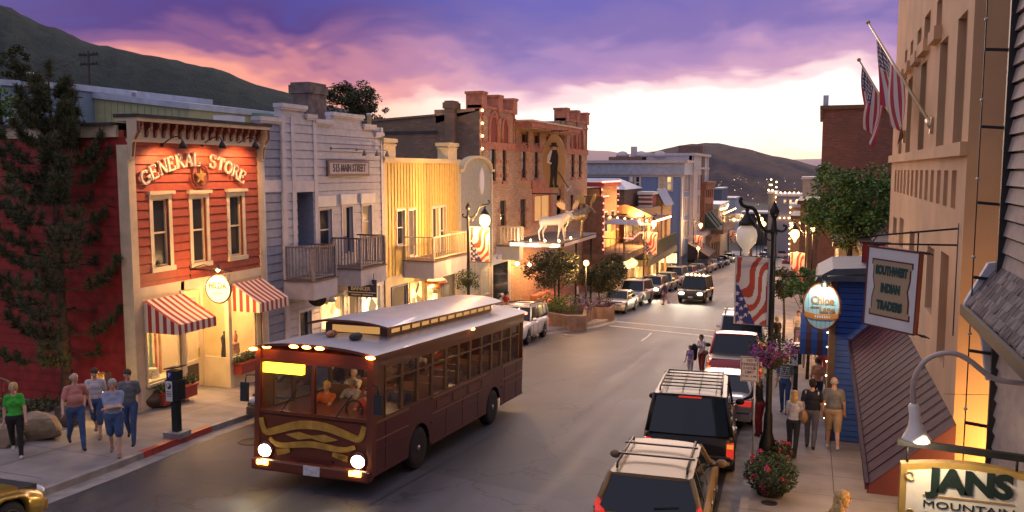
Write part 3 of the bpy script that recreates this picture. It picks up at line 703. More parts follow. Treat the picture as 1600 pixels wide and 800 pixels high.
for x, y in ((0.1, 0), (x1, -.05), (x2+.02, -.05), (x2b, -.05), (W, 0)): m.box(x-.11, x+.11, y-.05, y+.05, gx if x < x2 else zf, (ztl if x < x1-.1 else ztt if x < x2b+.1 else zt), gtrim)
m.box(x1+.12, x2b-.12, -.09, -.02, op[3], op[3]+.4, gtrim); m.box(.22, x1-.12, -.045, 0, op[3]+.05, op[3]+.45, gtrim)
m.each('corner_board', H)
# parapet caps, stepped
m = MB()
def capd(xa, xb, z, y=0, h=.14): m.box(xa-.06, xb+.06, y-.14, y+.25, z, z+h, gtrim); m.box(xa-.02, xb+.02, y-.09, y+.2, z-.07, z, gtrim)
capd(0, x1-.12, ztl); xa = fr.x(475)
m.box(x1-.1, xa, -.05, .2, ztt-.01, ztt+.30, greyb); capd(x1-.1, xa, ztt+.30, -.05); capd(xa+.07, x2b, ztt+.02, -.05)
s1, s2, s3 = fr.x(518), fr.x(566), fr.x(584); za, zb_, zc_ = fr.z(505, 193), fr.z(540, 187), fr.z(575, 200)
m.box(x2b, s1, -.01, .2, zt-.2, za, greyb); capd(x2b+.08, s1, za); m.box(s1, s2, -.012, .2, zt-.2, zb_+.1, greyb); capd(s1+.07, s2, zb_+.1)
capd(s2+.07, s3, zt-.05); capd(s3+.07, W, zt-.35); m.build('parapet', H)
for r, pn in zip(w3, (dglass, dglass, bglass)): window(H, r, 0, gtrim, pn, .07, 1, 2 if r is not w3[1] else 1, sill=.05)
m = MB()
for r in w3: m.box(r[0]-.2, r[1]+.2, -.10, 0, r[3]+.1, r[3]+.5, white)
m.each('window_head', H)
m = MB(); m.box(w3[1][0]-.02, (w3[1][0]+w3[1][1])/2, .03, .08, w3[1][2]-.6, w3[1][3], mat('blue_door', (.08, .10, .20), .5)); m.build('door', H)
# name board
r = fr.rect(509, 251, 573, 275); m = MB(); m.box(r[0], r[1], -.12, 0, r[2], r[3], mat('board_frame', (.17, .11, .10), .6)); m.box(r[0]+.09, r[1]-.09, -.128, -.1, r[2]+.09, r[3]-.09, mat('board_face', (.42, .39, .44), .6))
sb = m.build('name_board', H); text('515 MAIN STREET', .42, mat('dark_letter', (.03, .03, .04), .5), sb, face_M((r[0]+r[1])/2, -.133, (r[2]+r[3])/2), 'lettering', .008, .012, fit=(r[1]-r[0])*.80)
m = MB(); xa, xb, zl_ = fr.x(517), fr.x(592), fr.z(545, 233); m.tube([(xa, -.35, zl_), (xb, -.35, zl_)], .025, railm, 6)
for x in (xa, (xa+xb)/2): m.tube([(x, 0, zl_), (x, -.35, zl_)], .02, railm, 6); m.ell((x, -.03, zl_), .06, railm, 8, 6)
for x in (fr.x(556), fr.x(576), xb): m.lathe([(.03, .02), (.05, -.05), (.10, -.2)], (x, -.4, zl_-.05), railm, 10)
m.build('sign_lamps', H)
b1x0, b1x1 = fr.x(485, -1.2), fr.x(523, -1.2)
zb1 = fr.z(488, 442, -1.2); balcony(H, b1x0, b1x1-.02, -.03, zb1, 1.2, 1.15, railm, capm, capm, gtrim, .62)
b2x0, b2x1 = fr.x(560, -1.3), fr.x(600, -1.3)
zb2 = fr.z(560, 424, -1.3); balcony(H, b2x0, b2x1, -.03, zb2+.02, 1.3, 1.15, railm, capm, capm, gtrim, .62)
# ground floor
m = MB(); hs = [(x2+.25, x2+1.0, gx+.5, zf-.9), (x2b+.25, x2b+1.9, gx+1.1, zf-.65), (x2b+2.3, x2b+3.0, gx+.4, zf-.65), (x2b+3.3, W-.35, gx+1.1, zf-.65)]
wall(m, x1, W, gx-1, zf, -.02, gtrim, hs, board=.3); m.box(x1, W, .25, 1.1, gx-1, zf, greyd); m.build('shop_front', H)
for i, h in enumerate(hs): window(H, h, -.02, white, (dglass, wglass, bglass, wglass2)[i], .10, 1, 1, sill=.08, name='shop_window')
for px, py in ((378+0, 0),): pass
def wall_lamp(parent, x, y, z, power): return sconce(parent, x, y, z, .55, .25, power, mt=gtrim, shade=.15)
wall_lamp(H, x2b+.1, -.05, zf-.25, 0 or 25); wall_lamp(H, x2b+2.0, -.05, zf-.1, 40)
sg = empty('hanging_sign', None, 'dark blue rectangular estate agent sign below the grey house balcony', 'sign', M4=fr.M @ Matrix.Translation((fr.x(563, -.9), -.9, fr.z(563, 451, -.9))))
m = MB(); nv = mat('sign_navy', (.035, .03, .07), .5); m.box(-.03, .03, -.62, .62, -.35, .35, nv); m.box(-.035, .035, -.6, .6, -.18, -.15, white); m.build('sign_board', sg)
text('COLDWELL', .2, letterm, sg, Matrix.Translation((-.036, 0, .22)) @ MT, 'lettering', .004, .004, fit=1.0); text('BANKER', .2, letterm, sg, Matrix.Translation((-.036, .05, -.02)) @ MT, 'lettering', .004, .004, fit=.85)
m = MB(); m.box(-.036, -.03, .05, .48, -.28, -.24, gtrim); m.box(-.036, -.03, -.48, -.02, -.28, -.24, gtrim); m.each('small_print', sg)
m = MB()
for y in (-.5, .5): m.tube([(0, y, .35), (0, y, .6)], .012, iron, 5)
m.build('hanger', sg)
sg = empty('hanging_sign', None, 'small dark oval sign hanging under the near balcony of the grey house', 'sign', M4=fr.M @ Matrix.Translation((fr.x(491, -.8), -.8, fr.z(491, 468, -.8))))
m = MB(); m.prism([(p[0]*.75, p[1]*.55) for p in ov(.5, .5)], -.025, .025, mat('sign_brown', (.05, .03, .02), .5), 'yz'); m.build('sign_board', sg); m = MB(); m.tube([(0, 0, .27), (0, 0, .5)], .012, iron, 5); m.build('hanger', sg)

# ============================================================ 3. yellow house
yel = mat('yellow_batten', (.72, .52, .17), .6, nz=(4, .12)); ytr = mat('yellow_trim', (.66, .56, .36), .6, nz=(4, .12))
fr = left(598, 716); H = house('town_house', fr, 'yellow board and batten house with a long railed balcony'); W = fr.len; zt = fr.z(656, 251); zf = fr.z(640, 425, 0); gx = fr.g(W)-.8
ws = [fr.rect(619, 329, 631, 383), fr.rect(637, 328, 648, 400), fr.rect(675, 325, 684, 398), fr.rect(687, 323, 695, 398)]
m = MB(); wall(m, 0, W, zf, zt, 0, yel, ws); x = .15
while x < W:
    inw = [w for w in ws if w[0]-.1 < x < w[1]+.1]
    if not inw: m.box(x-.025, x+.025, -.03, .0, zf, zt-.1, yel)
    else: m.box(x-.025, x+.025, -.03, .0, inw[0][3]+.14, zt-.1, yel)
    x += .30
mass(m, 0, W, .16, 12, gx-1, zt-.25, yel); m.build('front_wall', H)
m = MB(); m.box(-.06, W+.06, -.15, .25, zt-.02, zt+.10, ytr); m.box(-.02, W+.02, -.09, .02, zt-.12, zt-.02, ytr)
for x in (.5, W-.9): m.box(x-.55, x+.55, -.08, .5, zt+.10, zt+.75, ytr); m.box(x-.65, x+.65, -.16, .58, zt+.75, zt+.92, ytr); m.box(x-.6, x+.6, -.12, .54, zt+.62, zt+.68, ytr)
m.build('parapet', H)
m = MB(); m.box(-.0, .16, -.05, .02, gx, zt, ytr); m.box(W-.16, W, -.05, .02, gx, zt, ytr); m.each('corner_board', H)
for i, r in enumerate(ws): window(H, r, 0, white, dglass if i != 1 else bglass, .08, 1, 2 if i in (0, 3) else 1, sill=.05)
bx0 = fr.x(676, -1.5); bx1 = fr.x(731, -1.5); zb = fr.z(665, 412, -1.4); balcony(H, bx0, bx1, -.02, zb, 1.5, 1.05, ytr, ytr, capm, gtrim, .75, .22)
m = MB(); hs = []; nwin = 4
for i in range(nwin): a = .5+(W-1.0)*i/nwin; hs += [(a+.15, a+(W-1.0)/nwin-.15, gx+2.3, zb-1.1), (a+.15, a+(W-1.0)/nwin-.15, gx+.9, gx+2.15)]
wall(m, 0, W, gx-1, zf, -.01, ytr, hs); m.build('shop_front', H)
for i, h in enumerate(hs): window(H, h, -.01, (ytr, mat('blue_trim', (.08, .10, .22), .6))[i < 2], (bglass, wglass, wglass, bglass, wglass, wglass2, bglass, wglass2)[i % 8], .07, 1, 1, sill=.04, name='shop_window')
# copper lantern bowl
dx, dz = fr.x(680, -1.0), fr.z(681, 443, -1.0); t_ = empty('copper_lamp', None, 'big copper bowl lamp glowing under the yellow house balcony', 'lamp', M4=fr.M @ Matrix.Translation((dx, -1.0, dz)))
m = MB(); cop = mat('copper', (.55, .22, .10), .35, .7, nz=(6, .3)); m.lathe([(.06, .42), (.16, .36), (.62, .14), (.70, .05), (.66, .0), (.3, -.22), (.0, -.30)], (0, 0, 0), cop, 24, sy=.7); m.build('shade', t_)
m = MB(); m.lathe([(.58, .155), (.3, .28), (.15, .37)], (0, 0, .012), glow('copper_glow', (1, .45, .18), 1.2), 24, sy=.7); m.ell((-.5, 0, -.05), .08, bulb, 8, 6); m.build('bulb', t_); lamp('POINT', 60, WARM, t_, (-.7, -.1, -.15), .08)
m = MB(); m.tube([(0, 0, .4), (0, 0, .8)], .015, iron, 5); m.build('hanger', t_)

# ============================================================ 4. small grey house with arched gable
fr = left(717, 769); H = house('town_house', fr, 'narrow grey clapboard house with an arched parapet and oval window'); W = fr.len; zt = fr.z(743, 268); gx = fr.g(W)-1
grn = mat('green_grey_clapboard', (.40, .41, .36), .65, nz=(4, .15)); n = 16; zsh = fr.z(718, 272); zto = fr.z(752, 253)
arc = [(W*.08+W*.84*(1-math.cos(math.pi*i/n))/2, zsh+.2+(zto-zsh)*math.sin(math.pi*i/n)) for i in range(n+1)]
m = MB(); wall(m, 0, W, gx-1, zsh+.2, 0, grn, [], board=.18)
m.add([(x, 0, z) for x, z in arc], [tuple(range(n+1))[::-1]], grn); mass(m, 0, W, .12, 11, gx-1, zsh-.3, grn); m.build('front_wall', H)
m = MB()
for (xa, za), (xb, zb_) in zip(arc, arc[1:]): m.bar((xa, 0, za+.06), (xb, 0, zb_+.06), .35, .14, ytr)
m.box(-.05, W*.08, -.15, .2, zsh+.1, zsh+.25, ytr); m.box(W*.92, W+.05, -.15, .2, zsh+.1, zsh+.25, ytr); m.box(0, .18, -.04, .0, gx, zsh, ytr); m.box(W-.18, W, -.04, .0, gx, zsh, ytr)
m.build('parapet', H)
ox, oz = fr.at(751, 283); m = MB(); m.prism([(ox+p[0]*.72, oz+p[1]*1.5) for p in ov(.5, .5)], -.08, .0, white, 'xz'); m.prism([(ox+p[0]*.55, oz+p[1]*1.3) for p in ov(.5, .5)], -.09, -.06, mat('pale_pane', (.75, .75, .8), .3), 'xz'); m.build('oval_window', H)
for r in (fr.rect(727, 400, 742, 460), fr.rect(750, 400, 762, 460)): window(H, r, -.01, ytr, wglass, .08, 1, 1, depth=.03, name='shop_window')
sconce(H, fr.x(764), -.02, fr.z(764, 395), .5, .2, 60, mt=gtrim)

# ============================================================ 5. brick and stone hotel-like hall with battlement towers
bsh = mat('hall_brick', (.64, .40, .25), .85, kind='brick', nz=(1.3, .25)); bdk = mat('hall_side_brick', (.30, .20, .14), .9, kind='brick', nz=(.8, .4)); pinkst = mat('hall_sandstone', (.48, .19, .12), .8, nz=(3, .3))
LXH = -18.9; fr = Fr((LXH, Yat(741, LXH)), (LXH, Yat(911, LXH))); H = house('brick_hall', fr, 'brown brick hall with two battlement towers and pink stone bands'); W = fr.len; gx = fr.g(W)-2
tA = fr.x(797); tB = fr.x(875); zt1 = fr.z(768, 172); zt2 = fr.z(892, 190); zm = fr.z(830, 203)
zband = fr.z(835, 233)
# openings
wl = [fr.rect(757, 231, 766, 283), fr.rect(777, 233, 783, 283), fr.rect(815, 235, 822, 278), fr.rect(835, 237, 841, 278), fr.rect(886, 240, 891, 277), fr.rect(898, 241, 902, 277),
      fr.rect(773, 313, 782, 358), fr.rect(813, 311, 822, 356), fr.rect(870, 305, 876, 345), fr.rect(885, 304, 890, 340), fr.rect(897, 303, 901, 338)]
sm = [fr.rect(815, 209, 823, 223), fr.rect(835, 211, 842, 224), fr.rect(853, 213, 859, 225), fr.rect(870, 216, 876, 227)]
ent = fr.rect(835, 305, 860, 345)
m = MB(); wall(m, 0, tA, gx-1, zt1, -.35, bsh, [w for w in wl if w[1] < tA]); wall(m, tA, tB, gx-1, zm, 0, bsh, [w for w in wl if tA < w[0] < tB]+sm+[ent]); wall(m, tB, W, gx-1, zt2, -.35, bsh, [w for w in wl if w[0] > tB])
m.box(tA-.01, tA, -.35, 0, gx-1, zt1, bsh); m.box(tB, tB+.01, -.35, 0, gx-1, zt2, bsh); m.box(W-.01, W, -.35, 1, gx-1, zt2, bsh)
m.box(0, tA, -.05, 2.5, gx-1, zt1-.1, bsh); m.box(tB, W, -.05, 2.5, gx-1, zt2-.1, bsh); m.box(tA, tB, .2, 2.5, gx-1, zm-.05, bsh)
m.build('front_wall', H)
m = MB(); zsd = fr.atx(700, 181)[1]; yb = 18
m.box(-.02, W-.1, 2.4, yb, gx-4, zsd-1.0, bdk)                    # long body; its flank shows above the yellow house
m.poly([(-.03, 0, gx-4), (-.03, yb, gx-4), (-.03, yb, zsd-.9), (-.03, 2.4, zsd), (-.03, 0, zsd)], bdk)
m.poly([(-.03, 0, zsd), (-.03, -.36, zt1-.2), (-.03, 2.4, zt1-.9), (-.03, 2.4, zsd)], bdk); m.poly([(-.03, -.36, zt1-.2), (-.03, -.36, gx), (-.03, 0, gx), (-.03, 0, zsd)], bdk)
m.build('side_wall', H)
m = MB(); m.box(-.12, W-.1, 2.3, yb+.2, zsd-1, zsd-.85, roofm); m.bar((-.05, 2.4, zsd+.05), (-.05, yb, zsd-.82), .22, .12, bdk); m.build('roof', H)
m = MB()                                              # battlements and pilasters
def merl(xa, xb, z, k):
    w = .75
    for i in range(k):
        x = xa+(xb-xa-w)*i/(k-1); m.box(x, x+w, -.5, .5, z-.1, z+.75, pinkst); m.box(x-.06, x+w+.06, -.56, .56, z+.75, z+.9, pinkst); m.box(x+w/2-.09, x+w/2+.09, -.42, -.34, zband, z, pinkst)
    m.box(xa, xb, -.45, .4, z-.05, z+.12, pinkst); m.box(xa, xb, -.42, -.3, z-.5, z-.35, pinkst)
merl(0, tA, zt1, 3); m.build('battlement', H); m = MB(); merl(tB, W, zt2, 3); m.build('battlement', H)
m = MB(); m.box(-.05, tA+.02, -.44, -.3, zband-.22, zband+.22, pinkst); m.box(tA, tB, -.08, .0, zband-.22, zband+.22, pinkst); m.box(tB-.02, W+.05, -.44, -.3, zband-.22, zband+.22, pinkst)
for w in wl:
    y = -.35 if (w[1] < tA or w[0] > tB) else 0; k = 0; z = w[2]+.25
    while z < w[3]-.1: m.box(w[0]-.42, w[0]-.02, y-.04, y, z, z+.22, pinkst); m.box(w[1]+.02, w[1]+.42, y-.04, y, z, z+.22, pinkst); z += .85
    m.box(w[0]-.15, w[1]+.15, y-.08, y, w[2]-.18, w[2]-.001, pinkst)
m.build('stone_trim', H)
m = MB()                                              # blind arches on the towers
for w in (wl[0], wl[1], wl[4], wl[5]):
    c = (w[0]+w[1])/2; r = (w[1]-w[0])/2+.22; zc_ = zband+1.0; pts = [(c-r, -.40, zband+.2), (c-r, -.40, zc_)]+[(c-r*math.cos(math.pi*i/10), -.40, zc_+r*1.35*math.sin(math.pi*i/10)) for i in range(1, 10)]+[(c+r, -.40, zc_), (c+r, -.40, zband+.2)]
    m.tube(pts, .10, pinkst, 6); m.add([(p[0], -.362, p[2]) for p in pts], [tuple(range(len(pts)))[::-1]], mat('arch_red', (.25, .07, .05), .8))
m.each('blind_arch', H)
m = MB(); m.box(tA-.1, tB+.4, -1.5, .3, zm, zm+.35, pinkst); m.box(tA, tB, -1.35, 0, zm-.12, zm, bsh); m.box(tA-.15, tB+.45, -1.6, .3, zm+.35, zm+.45, ytr)
for k in range(5): x = tA+.8+(tB-tA-1.2)*k/4; m.box(x-.1, x+.1, -.10, -.0, zband, zm, mat('down_pipe', (.10, .05, .04), .6))
m.build('cornice', H)
for w in wl: window(H, w, -.35 if (w[1] < tA or w[0] > tB) else 0, pinkst, dglass if w[2] > zband-6 else bglass, 0, 1, 2, sash=mat('brown_sash', (.10, .06, .045), .6))
for w in sm: window(H, w, 0, pinkst, dglass, .06, 1, 1)
window(H, ent, 0, pinkst, glow('entry_glow', (.9, .42, .13), .35), .5, 2, 1, cap=.6, depth=.1, sash=mat('red_sash', (.25, .08, .05), .6))
# shop level of the hall
m = MB(); hs = [(1.2, 2.9, gx+1.5, gx+4.4), (tA-2.2, tA-.7, gx+1.5, gx+4.2), (tA+1.2, tA+3.2, gx+1.6, gx+4.4)]; zz = fr.z(785, 395, -.4)
m.box(.4, 4.2, -.75, -.36, gx, zz, gtrim); m.box(.9, 3.6, -.77, -.7, gx, zz-.5, dglass); m.box(4.4, W, -.6, -.36, gx, gx+3.0, pinkst); m.build('shop_front', H)
balcony(H, fr.x(771, 0)+.2, fr.x(803, -1.5), -.36, fr.z(790, 390, -1.6), 1.5, 1.15, ytr, ytr, capm, white, .8, .2)
bulbs(H, [(.05, -.5, zt1-.2), (.05, -.5, fr.z(741, 252, -.5))], .62, glow('bulb_row', (1, .55, .20), 6), .075)
for px, py in ((808, 412), (827, 414)):
    m = MB(); x, z = fr.at(px, py, -.8); m.ell((x, -.8, z), .12, bulb, 10, 8); m.bar((x, -.4, z-.1), (x, -.8, z-.1), .04, .04, iron); o = m.build('globe_lamp', H)
    lamp('POINT', 60, WARM, o, (x, -1.1, z-.1), .1)
# steps glow at the hall door
x, z = fr.at(852, 452, -.3); 
m = MB()
for k in range(6): m.box(tA+2.4, tA+6.2, -.7-.35*(6-k), -.6, fr.g(tA+4)-.2+k*.19-.2, fr.g(tA+4)-.2+k*.19, pinkst)
st_ = m.build('steps', H); lamp('POINT', 130, (1, .42, .16), st_, (tA+4, -1.6, fr.g(tA+4)+2.2), .2)
# miner sign hung from a bracket
sx_, sz_ = fr.at(866, 254, -1.6); t_ = empty('miner_sign', None, 'tall gold oval hanging sign with a cut-out miner leaning on a pick', 'sign', M4=fr.M @ Matrix.Translation((sx_, -1.6, sz_)))
gold = mat('sign_gold', (.50, .33, .15), .45, .3); blk = mat('figure_black', (.02, .018, .02), .6)
m = MB(); m.prism([(p[0]*1.7, p[1]*3.9) for p in ov(.5, .5)], -.04, .04, gold, 'yz'); m.build('sign_board', t_)
m = MB()
def plate(pts, mt): m.prism(pts, -.13, -.06, mt, 'yz')
s_ = .9
def Q(l): return [(-(x)*s_, z*s_) for x, z in l]
m2_ = MB(); m.prism(Q([(.05,-1.9),(.38,-1.9),(.36,-1.75),(.22,-1.7),(.25,-.9),(.30,-.1),(-.28,-.1),(-.25,-.8),(-.32,-1.7),(-.38,-1.9),(-.05,-1.9),(-.02,-1.75),(-.12,-1.6),(-.02,-.9),(.06,-1.6)])[::-1], -.13, -.05, blk, 'yz')
m.prism(Q([(-.30,-.15),(.32,-.15),(.34,.5),(.22,.95),(-.2,.95),(-.38,.6)])[::-1], -.13, -.05, blk, 'yz'); m.prism(Q([(-.38,.1),(-.28,.2),(-.12,.9),(-.22,.97),(-.5,.5),(-.55,.0),(-.2,-.15),(-.15,-.02)])[::-1], -.15, -.10, white, 'yz')
m.ell((-.09, 0, 1.12*s_), (.05, .17, .2), mat('skin', (.55, .32, .22), .6), 10, 8); m.prism(Q([(-.34,1.2),(.34,1.2),(.3,1.28),(.2,1.3),(.18,1.5),(-.18,1.5),(-.2,1.3),(-.34,1.28)])[::-1], -.14, -.04, blk, 'yz')
m.build('miner_figure', t_)
m = MB(); m.bar((-.1, -.3, -.6), (-.1, -1.1, -1.75), .07, .07, woodm); m.bar((-.1, -.95, -1.95), (-.1, -1.25, -1.6), .09, .09, white); m.build('pick', t_)
m = MB(); m.tube([(0, 1.6, 2.15), (0, -1.0, 2.15)], .04, iron, 6); m.tube([(0, 1.6, -2.15), (0, -.3, -2.15)], .04, iron, 6)
for y in (-.4, .4): m.tube([(0, y, 2.15), (0, y, 1.7)], .02, iron, 5)
m.build('bracket', t_)
# chimneys and things on the roofs, all standing behind the parapets
stone = mat('chimney_stone', (.20, .15, .13), .9, nz=(2.5, .5), bump=(6, .8, .05))
def roofthing(name, px0, px1, pyt, pyb, Y, depth, mt, label, cat, capw=0, round_=False):
    P = onY((px0+px1)/2, pyb, Y); Xa, Xb = Xat(px0, Y), Xat(px1, Y); z0, z1_ = P.z, onY((px0+px1)/2, pyt, Y).z; m = MB()
    if round_: m.lathe([((Xb-Xa)/2, z0-1.5-P.z), ((Xb-Xa)/2, z1_-P.z-.1), ((Xb-Xa)/2*1.3, z1_-P.z-.1), ((Xb-Xa)/2*1.2, z1_-P.z)], (0, 0, 0), mt, 14)
    else:
        m.box(Xa-P.x, Xb-P.x, 0, depth, z0-P.z-4, z1_-P.z, mt)
        if capw: m.box(Xa-P.x-capw, Xb-P.x+capw, -capw, depth+capw, z1_-P.z-.45, z1_-P.z-.1, mt)
    return tag(m.build(name, loc=P), label, cat)
roofthing('chimney', 457, 486, 128, 186, 31, 1.3, stone, 'square dark stone chimney rising behind the grey house parapet', 'chimney', .06)
roofthing('chimney', 695, 708, 157, 182, 46, .9, bdk, 'small round-topped brick chimney on the hall roof', 'chimney', .08)
roofthing('roof_vent', 574, 580, 177, 190, 37, .3, mat('galvanised', (.55, .55, .6), .4, .5), 'thin metal vent pipe standing on the roof behind the grey house', 'vent', 0, True)
roofthing('roof_hatch', 336, 358, 180, 192, 26, 1, white, 'white boxy vent cap on the roof behind the general store', 'vent')
# ============================================================ 6-9. the lower blocks on the left
slate = mat('brown_clapboard', (.20, .12, .09), .75, nz=(3, .3)); ochre = mat('ochre_wood', (.45, .28, .13), .65, nz=(3, .2)); olive = mat('olive_clapboard', (.25, .22, .16), .7, nz=(3, .2))
bluew = mat('blue_clapboard', (.16, .24, .44), .7, nz=(3, .12)); bluet = mat('pale_blue_roof', (.42, .47, .56), .5, nz=(2, .2)); palet = mat('pale_stucco', (.55, .50, .50), .6, nz=(2, .1))
shing = mat('brown_shingle', (.16, .09, .07), .85, nz=(2, .5), bump=(8, .8, .04))
def side_facade(name, fr, top, label, mt, wmt, wpx, depth=14, trim=white, cap=None, board=None, cat='building', lit=None, shop=None):
    """a plainer house: its front, the flank that faces up the street, openings, cap and a shop level"""
    H = house(name, fr, label, cat); W = fr.len; g = fr.g(W)-1.5; hs = [fr.rect(*w) for w in wpx]; m = MB()
    wall(m, 0, W, g, top, 0, mt, hs, board=board); m.box(0, W, .16, depth, g-1, top-.15, mt); m.box(0, .02, 0, .2, g, top, mt); m.build('front_wall', H)
    for i, h in enumerate(hs): window(H, h, 0, trim, (lit or {}).get(i, dglass), .14, 1, 2 if h[3]-h[2] > 1.2 else 1, sash=trim)
    if cap:
        m = MB(); m.box(-.3, W+.1, -.35, depth, top-.02, top+cap*.4, trim); m.box(-.15, W+.05, -.2, depth-.1, top-cap, top-.02, trim); m.build('cornice', H)
    return H, W, g
# 6 saloon: dark flank, upper porch, narrow tall false front with red lights
SX = -16.8
fr = Fr((SX, Yat(944, SX)), (SX, Yat(984, SX))); H = house('saloon', fr, 'brown saloon with red string lights, a narrow tall false front and an upper porch'); W = fr.len; gxx = fr.g(W)-1.5
zp = fr.z(944, 396); ztop = fr.z(944, 307)
m = MB(); Yb = 16
zr = fr.atx(915, 306)[1]
m.box(-.02, .3, 0.0, Yb, gxx-1, zr, slate); m.box(.3, W, 2.6, Yb, gxx-1, zr-.2, slate)
m.box(.0, W, .1, 2.6, gxx, zp-.4, slate)
m.build('side_wall', H)
m = MB(); x0f, x1f = fr.x(961), fr.x(984); zft = fr.z(972, 291); hs = [fr.rect(966, 332, 970, 362), fr.rect(976, 330, 980, 360)]
wall(m, x0f, x1f, zp, zft, 1.2, ochre, hs); m.box(x0f, x1f, 1.36, 5, zp, zft-.15, ochre); m.box(x0f-.3, x1f+.3, .9, 3, zft, zft+.4, mat('red_trim', (.35, .06, .05), .6))
m.box(0, x0f, 2.2, 2.4, zp, ztop-1, olive); m.box(0, x0f, 1.4, 2.2, ztop-.9, ztop-.75, bluet); m.build('front_wall', H)
for h in hs: window(H, h, 1.2, white, dglass, .1, 1, 2)
m = MB(); m.box(-.4, W+3, -1.9, 2.6, zp-.55, zp, slate); r = m.build('balcony', H)
q = MB(); rail_run(q, (-.3, -1.8, zp), (W+3, -1.8, zp), 1.3, mat('rail_brown', (.16, .11, .07), .7), None, .35); rail_run(q, (-.3, 2, zp), (-.3, -1.8, zp), 1.3, mat('rail_brown', (0,)*3), None, .35); q.build('railing', r)
m = MB()
for x in (.1, x0f, x1f, W+2): m.box(x-.12, x+.12, -1.7, -1.46, gxx, zp-.5, ytr)
for i in range(8): x = .5+i*1.6; m.box(x-.08, x+.08, -.02, .1, gxx, zp-.5, ytr)
m.each('porch_post', H)
bulbs(H, [(-.05, .0, zp-.2), (-.05, 0, ztop), (2.2, 0, ztop)], .55, redbulb, .06); bulbs(H, [(x0f-.1, 1.1, zp+.8), (x0f-.1, 1.1, zft+.3), (x1f+.1, 1.1, zft+.3), (x1f+.1, 1.1, zp+.8)], .55, redbulb, .06); bulbs(H, [(-.3, -1.85, zp+1.4), (3, -1.85, zp+1.1), (6, -1.85, zp+1.4), (W, -1.85, zp+1.1), (W+3, -1.85, zp+1.4)], .7, redbulb, .06)
bulbs(H, [(x0f-1, .85, zft+.42), (x1f+.3, .85, zft+.42)], .5, redbulb, .07)
m = MB(); m.poly([(1, .3, gxx), (W+2, .3, gxx), (W+2, .3, zp-.8), (1, .3, zp-.8)], glow('saloon_glow', (1, .55, .20), .9, .8, .15)); m.build('shop_window', H)
lamp('POINT', 420, WARM, H, (4, -1, zp-1.2), .2); lamp('POINT', 320, WARM, H, (x1f+1, -.6, zp+2.6), .2)
for i, px in enumerate((963, 989, 999)):
    x, z = fr.at(px, 343+i*1, -.6-.3*i); t_ = empty('parasol', None, ('pale parasol on the saloon porch nearest the brown flank', 'pale parasol on the porch left of the lit street lamp', 'pale parasol on the porch beside the shingled roof')[i], 'parasol', 'parasols on the saloon porch', M4=fr.M @ Matrix.Translation((x, -.6-.3*i, zp)))
    m = MB(); m.lathe([(1.15, z-zp-.35), (.6, z-zp-.05), (.03, z-zp+.12)], (0, 0, 0), mat('parasol_cloth', (.45, .47, .52), .8), 8, smooth=False); m.build('canopy', t_); m = MB(); m.tube([(0, 0, 0), (0, 0, z-zp)], .03, iron, 6); m.build('pole', t_)
fr0 = fr
sg = empty('hanging_sign', None, 'lit cream oval sign under the saloon porch', 'sign', M4=fr.M @ Matrix.Translation((fr.x(975, -1.2), -1.2, fr.z(980, 407, -1.2))))
m = MB(); m.prism([(p[0]*2.6, p[1]*1.1) for p in ov(.5, .5)], -.06, .06, glow('cream_sign', (1, .62, .26), 1.6, 2, .4), 'yz'); m.build('sign_board', sg);
m = MB()
for y in (-.8, .8): m.tube([(0, y, .4), (0, y, .8)], .015, iron, 5)
m.build('hanger', sg)

# 7 timber house with a shingled gable over the porch
fr = Fr((SX, Yat(986, SX)), (SX, Yat(1048, SX))); H = house('porch_house', fr, 'ochre timber house with a shingled roof, bulb-lined eaves and green porch rails'); W = fr.len; g = fr.g(W)-2
zp = fr.z(1000, 395); ze = fr.z(1019, 341, -2.2); zrid = fr.z(990, 315, 3)
m = MB(); m.box(1.0, W, .6, 10, zp, ze+.3, ochre); m.box(1, W, .7, 10, g, zp, ochre); m.poly([(1, 10, ze), (1, -2.2, ze), (1, .6, ze+1.2), (1, 4, zrid-.3)], ochre); m.build('front_wall', H)
m = MB(); xE = fr.x(1046, -2.2); xS = fr.x(1019, -2.2)
m.add([(xS-6, 4, zrid), (xE, 4, zrid-1.2), (xE, -2.4, ze-.1), (xS, -2.4, ze-.1), (xS-6, 4, zrid-.15), (xE, 4, zrid-1.35), (xE, -2.4, ze-.4), (xS, -2.4, ze-.4)], [(0,1,2,3)[::-1], (4,5,6,7), (0,3,7,4), (3,2,6,7), (2,1,5,6)], shing); m.build('roof', H)
bulbs(H, [(xS-5.8, 3.8, zrid-.25), (xS-.05, -2.45, ze-.28)], .75, glow('bulb_row', (1,)*3, 1), .10); bulbs(H, [(xS, -2.5, ze-.28), (xE, -2.5, ze-.28)], .6, glow('pink_bulb', (1, .3, .16), 12), .09)
m = MB(); m.box(xS-1, xE+6, -2.2, .6, zp-.6, zp, olive); b_ = m.build('balcony', H); q = MB(); rg = mat('rail_green', (.20, .22, .15), .7)
rail_run(q, (xS-1, -2.15, zp), (xE+6, -2.15, zp), 1.5, rg, None, .3); m = q; m.box(xS-.5, xE+5.5, -2.12, -2.08, zp+.1, zp+1.3, rg); q.build('railing', b_)
m = MB()
for x in (xS, (xS+xE)/2, xE-.3): m.box(x-.12, x+.12, -2.1, -1.86, zp, ze-.3, ochre); m.box(x-.12, x+.12, -2.1, -1.86, g, zp-.6, ochre)
m.each('porch_post', H)
for k in range(5): a = xS+1+k*(xE-xS)/5; window(H, (a, a+1.1, zp+1.0, zp+3.2), .5, white, bglass if k % 2 else dglass, .12, 1, 2, depth=.05)
m = MB(); m.poly([(xS-2, .55, g), (W+4, .55, g), (W+4, .55, zp-.8), (xS-2, .55, zp-.8)], glow('saloon_glow', (1,)*3, 1)); m.build('shop_window', H)
